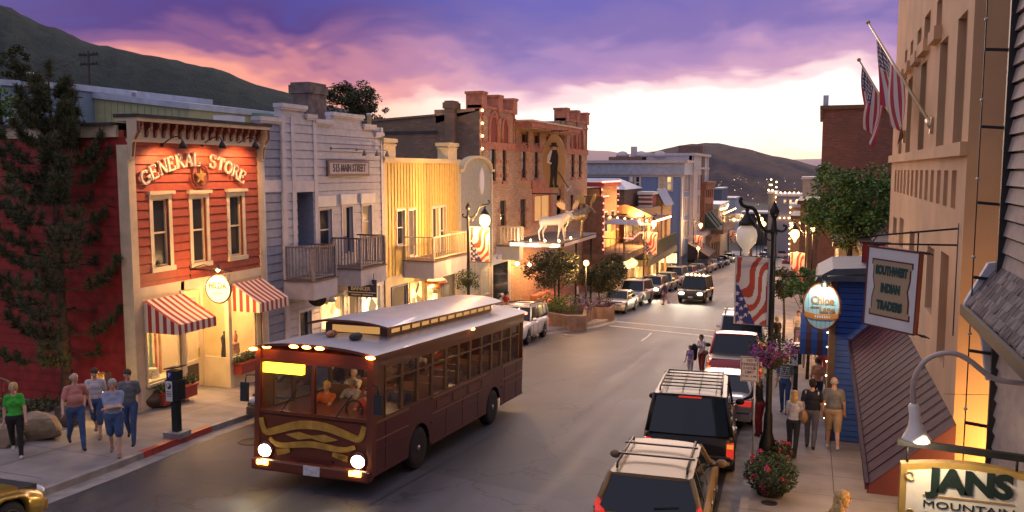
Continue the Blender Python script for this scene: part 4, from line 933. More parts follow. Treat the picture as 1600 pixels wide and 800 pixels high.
for k in range(9): m = MB(); x = xS-1+k*2.2; m.box(x-.12, x+.12, .40, .54, g, zp-.6, ytr); m.build('shop_post', H)
lamp('POINT', 560, WARM, H, (xS-1.5, -1.0, zp+2.2), .2); lamp('POINT', 450, WARM, H, (xS+6, -1.6, zp-1.0), .2)
sg = empty('hanging_sign', None, 'glowing yellow slanted sign board below the timber house porch', 'sign', M4=fr.M @ Matrix.Translation((fr.x(1042, -1.5), -1.5, fr.z(1042, 401, -1.5))))
m = MB(); m.box(-.08, .08, -1.2, 1.2, -.55, .45, glow('cream_sign', (1,)*3, 1)); m.build('sign_board', sg); m = MB(); m.tube([(0, 0, .45), (0, 0, 1.0)], .02, iron, 5); m.build('hanger', sg)
# small roofs behind the porch house
m = MB(); 
for (pa, pb, pt, pbt, Y, mt, lb, ridge_) in ((900, 976, 279, 308, 92, bluet, 'pale blue metal roofed house behind the saloon with a row of dark windows', 1), (1018, 1036, 297, 330, 101, bluet, 'small blue roofed gable house behind the shingled roof', 0)):
    X0, X1 = Xat(pa, Y), Xat(pb, Y); zt_ = onY((pa+pb)/2, pt, Y).z; zb_ = onY((pa+pb)/2, pbt, Y).z; t_ = empty('cottage', (X0, Y, zb_), lb, 'building'); w = X1-X0; h = zt_-zb_
    if ridge_:
        m = MB(); m.box(0, w, 0, 10, -8, h*.45, slate); m.build('wall', t_); m = MB(); m.poly([(-.3, -.6, h*.42), (w+.3, -.6, h*.42), (w-1.5, 4, h), (-.3, 4, h)], mt); m.poly([(w+.3, -.6, h*.42), (w+.3, 9, h*.42), (w-1.5, 4, h)], mt); m.build('roof', t_)
        for k in range(8): a = .4+k*(w-.8)/8; window(t_, (a+.1, a+(w-.8)/8-.12, h*.05, h*.36), 0, palet, dglass, .05, 1, 1, depth=-.01)
    else:
        m = MB(); m.box(0, w, 0, 6, -10, h*.35, ochre); m.prism([(0, h*.35), (w, h*.35), (w/2, h)], 0, 6, ochre, 'xz'); m.build('wall', t_); m = MB(); m.poly([(-.4, -.4, h*.25), (w/2, -.4, h*1.06), (w/2, 6, h*1.06), (-.4, 6, h*.25)][::-1], mt); m.poly([(w+.4, -.4, h*.25), (w/2, -.4, h*1.06), (w/2, 6, h*1.06), (w+.4, 6, h*.25)], mt); m.build('roof', t_)
# red and white striped cornice block between roofs
X0, X1 = Xat(1000, 97), Xat(1019, 97); p = onY(1009, 318, 97); m = MB(); m.box(0, X1-X0, 0, 3, -5, onY(1009, 304, 97).z-p.z, mat('brick_red', (.32, .10, .07), .8)); 
for k in range(3): m.box(-.1, X1-X0+.1, -.12, 0, -.4+k*.5, -.2+k*.5, white)
m.box(-.2, X1-X0+.2, -.3, 3.1, onY(1009, 304, 97).z-p.z, onY(1009, 301, 97).z-p.z+.1, white); tag(m.build('brick_annex', loc=(X0, 97, p.z)), 'small red and white striped brick block behind the porch house', 'building')

# 8 the long blue hotel: broad flank facing up the street
BX = -16.6
fr = Fr((BX, Yat(1066, BX)), (BX, Yat(1102, BX))); H = house('blue_hotel', fr, 'long blue clapboard hotel with pale cornice and tall pale street tower'); W = fr.len; g = fr.g(W)-2
zt = fr.z(1066, 252); ztw = fr.z(1087, 240); L0 = fr.atx(905, 265)[0]
m = MB(); m.box(0, W, .2, L0, g-4, zt-.4, bluew)
tx0, tx1 = fr.x(1077), fr.x(1100)
def rws(): 
    o = []
    for px in (1071.5, 1075.0): o += [(px-1.1, 273, px+1.1, 299), (px-1.1, 309, px+1.1, 335), (px-1.1, 345, px+1.1, 371)]
    for px in (1087.2, 1091.2, 1095.4): o += [(px-1.1, 273, px+1.1, 297), (px-1.1, 305, px+1.1, 332), (px-1.1, 338, px+1.1, 362)]
    return [fr.rect(*a) for a in o]
hw = rws(); wall(m, 0, tx0+1, g, zt, 0, bluew, [h for h in hw if h[1] < tx0+1]); wall(m, tx0+1, W, g, ztw-.3, -.4, palet, [h for h in hw if h[0] > tx0+1]); m.box(tx0+1, W, -.2, 6, zt-.5, ztw-.3, palet); m.box(tx0+1, tx0+1.05, -.4, .2, g, ztw-.3, palet); m.build('front_wall', H)
for i, h in enumerate(hw): window(H, h, 0 if h[1] < tx0+1 else -.4, palet, (bglass if i % 3 == 2 else mat('pale_curtain', (.42, .37, .40), .4)), .15, 1, 2, sash=palet)
m = MB(); m.box(-.35, tx0+1, -.35, L0, zt-1.7, zt-.2, bluet); m.box(-.7, tx0+1.2, -.7, L0, zt-.2, zt+.15, palet); m.box(-.12, .0, -.3, L0, zt-2.0, zt-1.7, palet)
m.box(tx0+.8, W+.3, -.8, 6.3, ztw-.35, ztw, palet); m.box(tx0+.9, W+.1, -.6, 6.1, ztw-2.2, ztw-1.9, palet); m.build('cornice', H)
m = MB(); m.box(-.05, .9, -.06, .15, g, zt-1.7, palet); m.box(tx0+1, tx0+1.9, -.5, -.35, g, ztw-.3, palet); m.box(W-.9, W, -.5, -.35, g, ztw-.3, palet); m.each('corner_board', H)
def flank_window(H, fr, px0, py0, px1, py1, n, trim, pane, tw=.25, x=0):
    ya, za = fr.atx(px0, py0, x); yb, zb_ = fr.atx(px1, py1, x); y0_, y1_ = min(ya, yb), max(ya, yb); z0_, z1_ = min(za, zb_), max(za, zb_)
    for k in range(n):
        a = y0_+(y1_-y0_)*k/n; b = y0_+(y1_-y0_)*(k+1)/n; m = MB()
        m.box(x-.12, x, a, a+tw, z0_, z1_, trim); m.box(x-.12, x, b-tw, b, z0_, z1_, trim); m.box(x-.13, x, a, b, z1_-tw, z1_, trim); m.box(x-.15, x, a, b, z0_, z0_+tw, trim); m.box(x-.09, x, a+tw, b-tw, (z0_+z1_)/2-.06, (z0_+z1_)/2+.06, trim)
        o = m.build('window', H); q = MB(); pm = pane[k % len(pane)]; q.poly([(x-.05, a+tw, z0_+tw), (x-.05, b-tw, z0_+tw), (x-.05, b-tw, z1_-tw), (x-.05, a+tw, z1_-tw)], pm); q.build('pane', o)
yw = glow('dim_yellow_window', (1, .65, .25), .55, .5, .5)
flank_window(H, fr, 991, 297, 1002, 273, 1, palet, (dglass,)); flank_window(H, fr, 983, 285, 990, 274, 1, palet, (yw,)); flank_window(H, fr, 1028, 299, 1052, 273, 2, palet, (yw, bglass)); flank_window(H, fr, 1038, 338, 1050, 309, 1, palet, (dglass,))
flank_window(H, fr, 914, 299, 975, 286, 7, mat('slate_trim', (.22, .25, .32), .6), (dglass,), .3, -9.5) if False else None
# rooftop plant
for pa, pb, pt, pbt, lb in ((951, 1001, 245, 252, 'low brown plant room with round vents on the blue hotel roof'),):
    Y = Yat(1066, BX)+6; P = onY(pa, pbt, Y); X1 = Xat(pb, Y); h = onY(pa, pt, Y).z-P.z; m = MB(); m.box(0, X1-P.x, 0, 6, -2, h, slate)
    for k in range(3): m.lathe([(.9, h), (.9, h+.3), (.5, h+.7), (.0, h+.8)], (1.6+k*2.6, 1.5, 0), palet, 10)
    m.box(X1-P.x-1.6, X1-P.x-.9, 1, 2, h, h+1.4, palet); tag(m.build('plant_room', loc=P), lb, 'roof plant')
# 8b low pale shop beyond and dark awning
fr = Fr((-15.4, Yat(1092, -15.4)), (-15.4, Yat(1117, -15.4))); H, W, g = side_facade('low_shop', fr, fr.z(1100, 368), 'low pale stuccoed shop with a heavy cornice beyond the blue hotel', palet, None, [(1097, 392, 1100, 412), (1104, 390, 1107, 408), (1110, 388, 1113, 404)], 3, palet, 1.2, lit={0: wglass, 1: wglass, 2: wglass})
m = MB(); m.poly([(-9, 0, fr.g(0)+4.2), (-9, -2.6, fr.g(0)+2.6), (-1, -2.6, fr.g(0)+2.6), (-1, 0, fr.g(0)+4.2)], mat('awning_black', (.03, .025, .035), .8)); m.poly([(-9, -2.6, fr.g(0)+2.6), (-9, -2.6, fr.g(0)+2.1), (-1, -2.6, fr.g(0)+2.1), (-1, -2.6, fr.g(0)+2.6)], mat('awning_black', (0,)*3)); m.poly([(-9, 0, fr.g(0)+4.2), (-9, 0, fr.g(0)+2.1), (-9, -2.6, fr.g(0)+2.1), (-9, -2.6, fr.g(0)+2.6)], mat('awning_black', (0,)*3)); m.build('awning', H)
# 9 tall brown brick block
fr = Fr((-15.6, Yat(1102, -15.6)), (-15.6, Yat(1116, -15.6))); bb = mat('far_brick', (.27, .12, .08), .85, nz=(1, .3))
wp = []
for c in (1104.5, 1107.5, 1110.5, 1113.5): wp += [(c-.7, 297, c+.7, 308), (c-.7, 318, c+.7, 332)]
H, W, g = side_facade('brick_block', fr, fr.z(1109, 287), 'tall dark brown brick block with green awnings past the blue hotel', bb, None, wp, 10, bb, .8)
m = MB(); gm = mat('awning_green', (.03, .06, .05), .8)
for k in range(3): a = .5+k*W/3; zz = fr.z(1109, 330); m.poly([(a, 0, zz), (a, -1.8, zz-2.2), (a+W/3-1.5, -1.8, zz-2.2), (a+W/3-1.5, 0, zz)], gm); m.poly([(a, 0, zz), (a, 0, zz-2.2), (a, -1.8, zz-2.2)], gm); m.build('awning', H); m = MB()
z_ = fr.z(1105, 287); m.box(.5, 3.5, .5, 4, z_, z_+5.5, slate); m.build('chimney', H)
zz = fr.z(1112, 355); m = MB(); m.box(W*.3, W+12, -2.4, 0, zz-.6, zz, slate); rail_run(m, (W*.3, -2.3, zz), (W+12, -2.3, zz), 2.2, slate, None, .8); m.build('balcony', H); bulbs(H, [(W*.3, -2.4, zz+2.4), (W+12, -2.4, zz+2.4)], .9, glow('bulb_row', (1,)*3, 1), .10)
fr = Fr((-14.6, Yat(1112, -14.6)), (-14.6, Yat(1128, -14.6)))
H, W, g = side_facade('arcade_building', fr, fr.z(1118, 365), 'brown stone arcade front with dark arches under a bulb-lit balcony', mat('far_stone', (.28, .18, .12), .85, nz=(1, .3)), None, [(1114.5, 378, 1116.5, 406), (1118.5, 377, 1120.3, 402), (1122, 376, 1123.7, 399), (1125.2, 375, 1126.8, 397)], 8, mat('far_stone', (0,)*3), .5)
fr = Fr((-16, Yat(1124, -16)), (-16, Yat(1139, -16)))
H, W, g = side_facade('far_house', fr, fr.z(1132, 318), 'pale cream far house with a grey roof and one lit gable', mat('far_cream', (.38, .34, .27), .8, nz=(1, .2)), None, [(1134, 325, 1136, 336), (1127.5, 325, 1129.5, 336)], 14, bluet, .6, lit={1: wglass})
bulbs(H, [(-2, -.6, fr.z(1124, 326)), (6, -.8, fr.z(1124, 326)), (9, -.8, fr.z(1124, 320))], 1.0, glow('bulb_row', (1,)*3, 1), .15)

# right hand far blocks
def far_block(name, px0, px1, pt, Y, depth, mt, label, wins_=(), trim=palet, cap=.5):
    X0, X1 = Xat(px0, Y), Xat(px1, Y); g = gz(Y); zt_ = onY((px0+px1)/2, pt, Y).z; H = empty(name, (X0, Y, g), label, 'building'); w = X1-X0; h = zt_-g
    m = MB(); m.box(0, w, 0, depth, -2, h, mt); m.build('wall', H)
    m = MB(); m.box(-.2, w+.2, -.2, depth+.2, h, h+cap, trim); m.build('cornice', H)
    for (a, b, c, d, lit_) in wins_:
        xa, xb = Xat(a, Y)-X0, Xat(b, Y)-X0; za, zb_ = onY(a, d, Y).z-g, onY(a, c, Y).z-g; window(H, (xa, xb, za, zb_), -.05, trim, lit_, .12, 1, 1, depth=-.02, sill=.05)
    return H, w, h
H, w, h = far_block('far_tower_house', 1202, 1214, 303, 190, 10, mat('far_cream', (0,)*3), 'pale far building outlined with strings of lights at the end of the street', [(1205, 1207, 325, 336, dglass), (1210, 1212, 325, 336, dglass)])
bulbs(H, [(0, -.4, h+.8), (w*.3, -.4, h+3), (w*.5, -.4, h+.8), (w, -.4, h+2.5), (w, -.4, h*.55)], 1.0, glow('bulb_row', (1,)*3, 1), .17)
H, w, h = far_block('far_hotel', 1214, 1256, 307, 186, 12, mat('far_grey', (.30, .27, .28), .8), 'long grey far building with two rows of bulbs along its top', [(1226+k*9, 1230+k*9, 312, 318, wglass) for k in range(3)])
for zz in (h+.8, h-4.4): bulbs(H, [(0, -.5, zz), (w, -.5, zz)], .8, glow('bulb_row', (1,)*3, 1), .15)
H, w, h = far_block('far_shop', 1237, 1258, 324, 150, 10, mat('far_ochre', (.35, .20, .12), .8), 'small ochre false-front shop edged with bulbs on the far right', [(1243, 1248, 340, 350, wglass)])
bulbs(H, [(0, -.4, 0), (0, -.4, h), (w*.5, -.4, h+1.2), (w, -.4, h)], .8, glow('bulb_row', (1,)*3, 1), .12)
H, w, h = far_block('far_house', 1255, 1277, 280, 120, 12, mat('far_cream', (0,)*3), 'plain cream windowless building left of the tall brick block', (), palet, .3)
far_block('far_house', 1160, 1203, 334, 260, 12, mat('dark_far', (.07, .06, .05), .9, nz=(.3, .4)), 'dark low block behind the street lamp arm at the foot of the far hill', [(1185, 1187, 345, 350, wglass)])
far_block('far_house', 1116, 1128, 296, 300, 20, mat('far_bluegrey', (.14, .15, .20), .8), 'blue grey far roof beyond the brown brick block', ())
far_block('far_house', 1132, 1150, 311, 330, 20, mat('far_whitish', (.45, .47, .52), .8), 'low white roofed far building at the valley edge', ())
# footbridge over the far end of the street
Y = 168; X0, X1 = Xat(1135, Y), Xat(1172, Y); zb_, zt_ = onY(1150, 344, Y).z, onY(1150, 336, Y).z
t_ = empty('footbridge', (X0, Y, zb_), 'cream lattice footbridge over the far end of the street', 'bridge'); m = MB(); w = X1-X0; n = 8; h = zt_-zb_
lit_c = glow('bridge_cream_glow', (1, .62, .34), .28)  # truss glows by itself in place of light falling on it
for k in range(n+1):
    x = w*k/n; hh = h*(.75+.35*math.sin(math.pi*k/n)); m.bar((x, 0, 0), (x, 0, hh), .22, .22, lit_c)
    if k < n: h2 = h*(.75+.35*math.sin(math.pi*(k+1)/n)); m.bar((x, 0, hh), (w*(k+1)/n, 0, h2), .25, .25, lit_c); m.bar((x, 0, 0), (w*(k+.5)/n, 0, (hh+h2)/2), .15, .15, lit_c); m.bar((w*(k+.5)/n, 0, (hh+h2)/2), (w*(k+1)/n, 0, 0), .15, .15, lit_c)
m.box(-.2, w+.2, -.1, 2.5, -.35, 0, lit_c); m.build('truss', t_); m = MB()
for x in (-.5, w+.2): m.box(x, x+.5, 0, 2, gz(Y)-zb_-1, 0, mat('far_stone', (0,)*3))
m.build('pier', t_)
# town lights scattered in the valley
m = MB(); rr = random.Random(4)
for i in range(46):
    px, py = rr.uniform(1120, 1278), rr.uniform(276, 322); p = onY(px, py, 1050+rr.uniform(-200, 200)); m.ell(p, rr.uniform(.2, .5), glow('town_light', (1, .72, .45), 1.2), 5, 3)
tag(m.build('town_lights'), 'tiny town lights scattered over the dark valley beyond the street', 'lights', kind='stuff')

# ============================================================ behind the left row
sky_b = mat('pale_blue_wall', (.20, .27, .34), .7, nz=(1.5, .15)); ymet = mat('yellow_green_metal', (.36, .37, .20), .6, nz=(2, .12)); grnroof = mat('green_metal_roof', (.16, .26, .22), .5)
def back_block(name, px0, px1, pt, pb, Y, depth, mt, label, capm_, ribs=None, tilt=0):
    X0, X1 = Xat(px0, Y), Xat(px1, Y); P = onY((px0+px1)/2, pb, Y); h = onY((px0+px1)/2, pt, Y).z-P.z; H = empty(name, (X0, Y, P.z), label, 'building'); w = X1-X0
    m = MB(); m.prism([(0, -6), (w, -6), (w, h-tilt), (0, h+tilt)], 0, depth, mt, 'xz')
    if ribs:
        x = ribs
        while x < w: m.box(x-.02, x+.02, -.04, 0, -2, h+tilt-2*tilt*x/w-.1, mt); x += ribs
    m.build('wall', H); m = MB(); m.prism([(-.1, h+tilt), (w+.1, h-tilt), (w+.1, h-tilt+.3), (-.1, h+tilt+.3)], -.15, depth+.1, capm_, 'xz'); m.build('roof', H); return H
back_block('warehouse', -60, 128, 134, 215, 34, 10, sky_b, 'pale blue flat-roofed building behind the pine tree', bluet, None, .35)
back_block('metal_shed', 128, 299, 160, 215, 35, 8, ymet, 'yellow green ribbed metal building behind the red store', bluet, .42, .42)
back_block('metal_shed', 300, 412, 184, 215, 40, 10, grnroof, 'low green roofed shed just above the red store cornice', grnroof, None, .1)
galv = mat('galvanised', (.5,)*3)
roofthing('roof_vent', 45, 51, 113, 132, 35, .3, galv, 'white vent pipe on the pale blue building', 'vent', 0, True)
roofthing('roof_vent', 207, 212, 142, 160, 36, .3, galv, 'white vent pipe on the yellow green metal building', 'vent', 0, True)
roofthing('roof_vent', 16, 24, 183, 212, 22, .3, galv, 'grey flue pipe beside the pine tree near the store roof edge', 'vent', 0, True)
# utility pole
P = onY(142, 160, 60); zt_ = onY(142, 80, 60).z-P.z; t_ = empty('utility_pole', P, 'dark wooden utility pole with two crossarms on the slope above the roofs', 'utility pole')
dk = mat('dark_timber', (.035, .03, .03), .9); m = MB(); m.tube([(0, 0, -8), (0, 0, zt_)], [.16, .11], dk, 8); m.build('pole', t_)
for z, l in ((zt_-.3, 2.1), (zt_-1.1, 1.9)): m = MB(); m.box(-l/2, l/2, -.07, .07, z-.08, z+.08, dk); [m.lathe([(.05, 0), (.05, .16)], (x*l/2, 0, z+.08), dk, 6) for x in (-.9, -.5, .5, .9)]; m.build('crossarm', t_)
for dx in (-.9, .9):
    a = P+Vector((dx, 0, zt_-.1)); q = MB(); q.tube([a+Vector((-(60)*t, 8*t, -4*math.sin(math.pi*t)-1*t))for t in [i/14 for i in range(15)]], .018, iron, 4, False); q.v = [tuple(Vector(v)-P) for v in q.v]; q.build('wire', t_)
# ============================================================ right side
stuc = mat('ochre_stucco', (.66, .41, .22), .85, nz=(.8, .18), bump=(25, .35, .006))
RX0, RS = 1.8, .0
def right(pxf, pxn, X): return Fr((X, Yat(pxf, X)), (X, Yat(pxn, X)))
fr = right(1393, 1510, 1.8); H = house('stucco_building', fr, 'tall ochre stucco building with deep narrow windows and two flags'); W = fr.len; g = fr.g(W)-1
zt = 13.5; zb1, zb2 = fr.z(1450, 240), fr.z(1450, 330)
tall = [fr.rect(a, b, c, d) for a, b, c, d in ((1487, 36, 1500, 233), (1461, 72, 1472, 238), (1433, 106, 1441, 243), (1414, 128, 1420, 246), (1403, 140, 1407, 248))]
upper = [fr.rect(a, b, c, d) for a, b, c, d in ((1453, 16, 1460, 58), (1435, 38, 1443, 77), (1425, 60, 1430, 93), (1415, 77, 1418, 106), (1407, 90, 1409.5, 118), (1478, -40, 1492, 8))]
zs0, zs1 = fr.z(1450, 266), fr.z(1450, 314); x0s, x1s = fr.x(1398), fr.x(1499); n = 13
slots = [(x0s+(x1s-x0s)*(i+.28)/n, x0s+(x1s-x0s)*(i+.72)/n, zs0-(.0), zs1) for i in range(n)]
slots = [(a, b, min(c, d), max(c, d)) for a, b, c, d in slots]
low = [fr.rect(a, b, c, d) for a, b, c, d in ((1400, 342, 1405, 372), (1410, 343, 1416, 392), (1427, 365, 1434, 430), (1456, 390, 1466, 500), (1478, 400, 1490, 590))]
m = MB(); wall(m, 0, W, g-1, zt, 0, stuc, [t for t in tall]+upper+[(a, b, c, d) for a, b, c, d in slots]+low, reveal=.22)
m.box(0, W, .24, 9, g-1, zt, stuc); m.poly([(W, 0, g-1), (W, 9, g-1), (W, 9, zt), (W, 0, zt)], stuc); m.poly([(0, 0, g-1), (0, 0, zt), (0, 9, zt), (0, 9, g-1)], stuc)
m.build('front_wall', H)
m = MB(); m.box(-.01, W+.01, -.09, -.001, zb1-.10, zb1+.08, stuc)
for u in upper[:5]: m.box(u[0]-.12, u[1]+.12, -.12, -.001, u[2]-.22, u[2]-.002, stuc)
m.build('band', H)
for w in tall: window(H, w, 0, stuc, dglass, 0, 1, 1, depth=.18, sash=mat('bronze_sash', (.05, .035, .03), .5))
for w in upper: window(H, w, 0, stuc, dglass, 0, 1, 1, depth=.18, sash=mat('bronze_sash', (0,)*3))
for w in low: window(H, w, 0, stuc, mat('dusk_pane', (.16, .10, .08), .3), 0, 1, 1, depth=.18, sash=mat('bronze_sash', (0,)*3))
stX = fr
# warm alley light falls on the flank
al = empty('alley_lamp', (2.75, 11.3, 1.9), 'small warm lamp low in the gap between the stucco and siding buildings', 'lamp'); m = MB(); m.lathe([(.03, .1), (.08, 0), (.1, -.08)], (0, 0, 0), iron, 10); m.build('shade', al); m = MB(); m.ell((0, 0, -.06), .04, bulb, 8, 5); m.build('bulb', al); lamp('POINT', 120, (1, .50, .14), al, (-.1, .5, -.25), .25)
# purple metal awning
awm = mat('purple_standing_seam', (.070, .020, .030), .7, 0, spec=.2, nz=(6, .35)); dred = mat('dark_red_wood', (.12, .03, .03), .6)
t_ = empty('metal_awning', (1.8, 12.6, 0), 'long dull purple ribbed metal awning along the right shop front', 'awning'); m = MB(); n = 24; Y0, Y1 = 12.45, 23.2
hi, lo_ = 2.25, 1.28
for i in range(n):
    a, b = Y0+(Y1-Y0)*i/n, Y0+(Y1-Y0)*(i+1)/n
    xa, xb = .74-1.8+.008*(a-12), .74-1.8+.008*(b-12); ma_ = a*.7+b*.3
    m.add([(0, a-12.6, hi), (xa, a-12.6, lo_), (xb, b-12.6, lo_), (0, b-12.6, hi)], [(3,2,1,0)], awm)
    m.bar((-.01, a-12.6, hi+.006), (xa, a-12.6, lo_+.006), .02, .008, awm)
m.build('awning_sheet', t_)
m = MB(); m.bar((.74-1.8, Y0-12.6, lo_), (.83-1.8, Y1-12.6, lo_), .05, .10, awm); m.add([(0, Y0-12.6, hi), (0, Y0-12.6, lo_-.1), (-1.06, Y0-12.6, lo_-.1), (-1.06, Y0-12.6, lo_)], [(0,1,2,3)], dred); m.build('fascia', t_)
# shop front under the awning
fr = Fr((1.78, 23.4), (1.78, 12.4)); H = house('awning_shop', fr, 'dark red wooden shop front under the purple awning'); W = fr.len; m = MB(); hs = [(.6+i*2.6, 2.8+i*2.6, fr.g(5)+.5, 1.1) for i in range(4)]
wall(m, 0, W, fr.g(0)-1, 1.25, 0, dred, hs); m.build('wall', H)
for k in (2.2, 5.8, 9.2): m = MB(); m.ell((k, -.45, 1.25), .05, bulb, 8, 6); o = m.build('added_lamp', H); lamp('POINT', 20 if k < 3 else 60, (1, .60, .26), o, (k, -.55, 1.05), .1)  # bulbs and lights added under the awning to warm the pavement
for i, h in enumerate(hs): window(H, h, 0, dred, (wglass, bglass)[i % 2], .06, 2, 1, sash=dred)
# white sign board with zigzag panel
sgn = empty('hanging_sign', None, 'white shop sign board with a tan notched panel on iron brackets above the awning', 'sign', M4=Matrix.Translation(onX(1394, 452, 1.02)))
sc_c = onX(1394, 452, 1.02); dsc = (sc_c-C0).length; ppm = F/((sc_c-C0).dot(_f)); w_, h_ = .0, 0
RM = Matrix.Rotation(R(-42), 4, 'Z') @ Matrix.Rotation(R(2), 4, 'Y')
h_ = 126/ppm; w_ = 84/ppm*1.10
m = MB(); m.box(-w_/2, w_/2, -.03, .03, -h_/2, h_/2, white); ob = m.build('sign_board', sgn); ob.matrix_local = RM
def notch(a, b, k): return [(-a, -b), (a, -b), (a, -b+k*2), (a-k*.6, -b+k*2), (a-k*.6, -b*.35), (a-k*1.3, 0), (a-k*.6, b*.35), (a-k*.6, b-k*2), (a, b-k*2), (a, b), (-a, b), (-a, b-k*2), (-a+k*.6, b-k*2), (-a+k*.6, b*.35), (-a+k*1.3, 0), (-a+k*.6, -b*.35), (-a+k*.6, -b+k*2), (-a, -b+k*2)]
m = MB(); m.prism(notch(w_*.40, h_*.36, w_*.05), -.036, -.03, dred, 'xz'); m.prism(notch(w_*.375, h_*.34, w_*.05), -.040, -.035, mat('panel_tan', (.42, .31, .18), .6), 'xz')
for sx_ in (-1, 1): m.box(sx_*w_*.5-.012, sx_*w_*.5+.012, -.04, .04, -h_/2, h_/2, dred)
for z in (-1, 1): m.box(-w_/2, w_/2, -.04, .04, z*h_/2-.012, z*h_/2+.012, dred)
ob = m.build('panel', sgn); ob.matrix_local = RM
tl = mat('letter_teal', (.02, .06, .055), .5)
for s_t, z, k in (('SOUTHWEST', .19, .60), ('INDIAN', 0, .36), ('TRADERS', -.19, .48)): o = text(s_t, .17, tl, sgn, face_M(0, -.043, z*h_*1.15), 'lettering', .005, .012, fit=k*w_*1.05); o.matrix_local = RM
m = MB(); u = Vector((math.cos(R(-42)), math.sin(R(-42)), 0)); tp = h_/2
m.tube([u*(-.5*w_)+Vector((0, 0, tp+.16)), Vector((.8, -.25, tp+.33))], .014, iron, 5); m.tube([u*(-.5*w_)+Vector((0, 0, tp+.05)), Vector((.8, -.25, tp+.10))], .014, iron, 5); m.tube([u*(.45*w_)+Vector((0, 0, tp-.1)), u*(.45*w_)+Vector((0, 0, tp+.26))], .010, iron, 5); m.tube([Vector((.78, -.25, tp+.4)), Vector((.78, -.25, -tp))], .014, iron, 5)
for z in (tp, -tp):
    for s_ in (-1, 1):
        e = u*(s_*w_*.5)+Vector((0, 0, z))
        for k in range(3): m.tube([e+u*(k*.05), e+u*(.10+k*.05)+Vector((0, 0, .05 if s_ < 0 else -.03))], .01, iron, 5)
m.build('bracket', sgn)
# red banner sign behind it
p = onX(1348, 430, 1.15); t_ = empty('banner_sign', p, 'narrow red hanging sign squeezed between the blue wall and the white sign board', 'sign'); m = MB(); hh = 92*p.y/F*1.05; m.box(-.02, .52, -.02, .02, -hh/2, hh/2, mat('banner_red', (.36, .025, .02), .6)); m.box(-.04, .54, -.03, -.02, hh/2-.03, hh/2, iron); m.box(-.04, -.02, -.03, .03, -hh/2, hh/2, iron); m.build('sign_board', t_)
text('K', .13, white, t_, Matrix.Translation((.2, -.024, -.1)) @ Matrix.Rotation(math.pi/2, 4, 'X') @ Matrix.Rotation(math.pi/2, 4, 'Z'), 'lettering', .003, .003, fit=None)
m = MB(); m.tube([(-.1, 0, hh/2), (.7, 0, hh/2)], .015, iron, 5); m.build('bracket', t_)
# blue clapboard house projecting past the awning
bl = mat('royal_blue_clapboard', (.005, .07, .36), .6, nz=(4, .2)); dwood = mat('dark_brown_wood', (.11, .06, .035), .6, nz=(8, .3))
Yb = 23.5; X0, X1 = Xat(1313, Yb), Xat(1352, Yb)+.6; H = empty('blue_house', (X0, Yb, gz(Yb)+.15), 'narrow royal blue clapboard house with brown corner post and small shingled roof', 'building'); g0 = gz(Yb)+.15
ht = onY(1330, 440, Yb).z-g0; w = X1-X0; m = MB(); wall(m, 0, w, -.3, ht, 0, bl, [], board=.15); m.box(0, w, .05, 3, -1, ht-.02, bl); m.build('wall', H)
m = MB(); m.box(-.12, .03, -.10, .12, -.2, ht, dwood); m.box(-.1, 0, .1, 3, -1, ht, dwood); m.box(-.01, w, -.045, -.02, -.3, .02, mat('dark_base', (.03,.02,.02), .7)); m.build('corner_post', H)
m = MB(); m.prism([(-.5, ht), (w, ht+.06), (w, ht+.42), (-.08, ht+.34), (-.45, ht+.12)], -.3, 3, mat('slate_blue_roof', (.06, .085, .13), .6, nz=(3, .3)), 'xz'); m.build('roof', H)
z_ = ht-1.2
bulbs(H, [(-.16, -.12, .6), (-.16, -.12, ht-.2)], .36, glow('small_bulb', (1, .7, .35), 9), .02)
# striped barrel awning further on
Yc = 29; xx0, xx1 = Xat(1259, Yc), Xat(1314, Yc); z0_ = onY(1290, 556, Yc).z; z1_ = onY(1290, 500, Yc).z; t_ = empty('canopy_awning', (xx0, Yc, z0_), 'rounded blue and brown striped shop canopy behind the oval sign', 'awning'); nb = 6; m = MB()
for i in range(nb):
    a, b = (xx1-xx0)*i/nb, (xx1-xx0)*(i+1)/nb; mt = (mat('canopy_blue', (.03, .10, .30), .7), mat('canopy_brown', (.10, .035, .03), .7))[i % 2]; hh = z1_-z0_
    for k in range(6):
        t0, t1 = math.pi/2*k/6, math.pi/2*(k+1)/6; f = lambda t: (1.3-1.3*math.sin(t)*1.0, hh*.25+hh*.75*(1-math.cos(t)))
        (ya, za), (yb_, zb_) = ((1.3*(1-math.cos(t0))), hh*.22+hh*.78*math.sin(t0)), ((1.3*(1-math.cos(t1))), hh*.22+hh*.78*math.sin(t1))
        m.poly([(a, ya, za), (b, ya, za), (b, yb_, zb_), (a, yb_, zb_)], mt)
    m.poly([(a, 0, 0), (b, 0, 0), (b, 0, hh*.22), (a, 0, hh*.22)], mt)
m.build('canopy', t_); m = MB()
for x in (0, xx1-xx0): m.tube([(x, 0, 0), (x, 1.3, 0), (x, 1.3, hh)], .02, iron, 5)
m.build('frame', t_)
H = empty('recessed_shop', (1.75, 27, gz(27)), 'dark shop front beyond the blue house, half hidden by the canopy', 'building'); m = MB(); m.box(0, 6, 4.6, 14, -1, 4.4, slate); m.poly([(-.02, 5, .6), (-.02, 12, .4), (-.02, 12, 3), (-.02, 5, 3)], wglass); m.box(-.3, .2, 4.4, 14, 4.4, 4.7, dwood); m.build('wall', H)
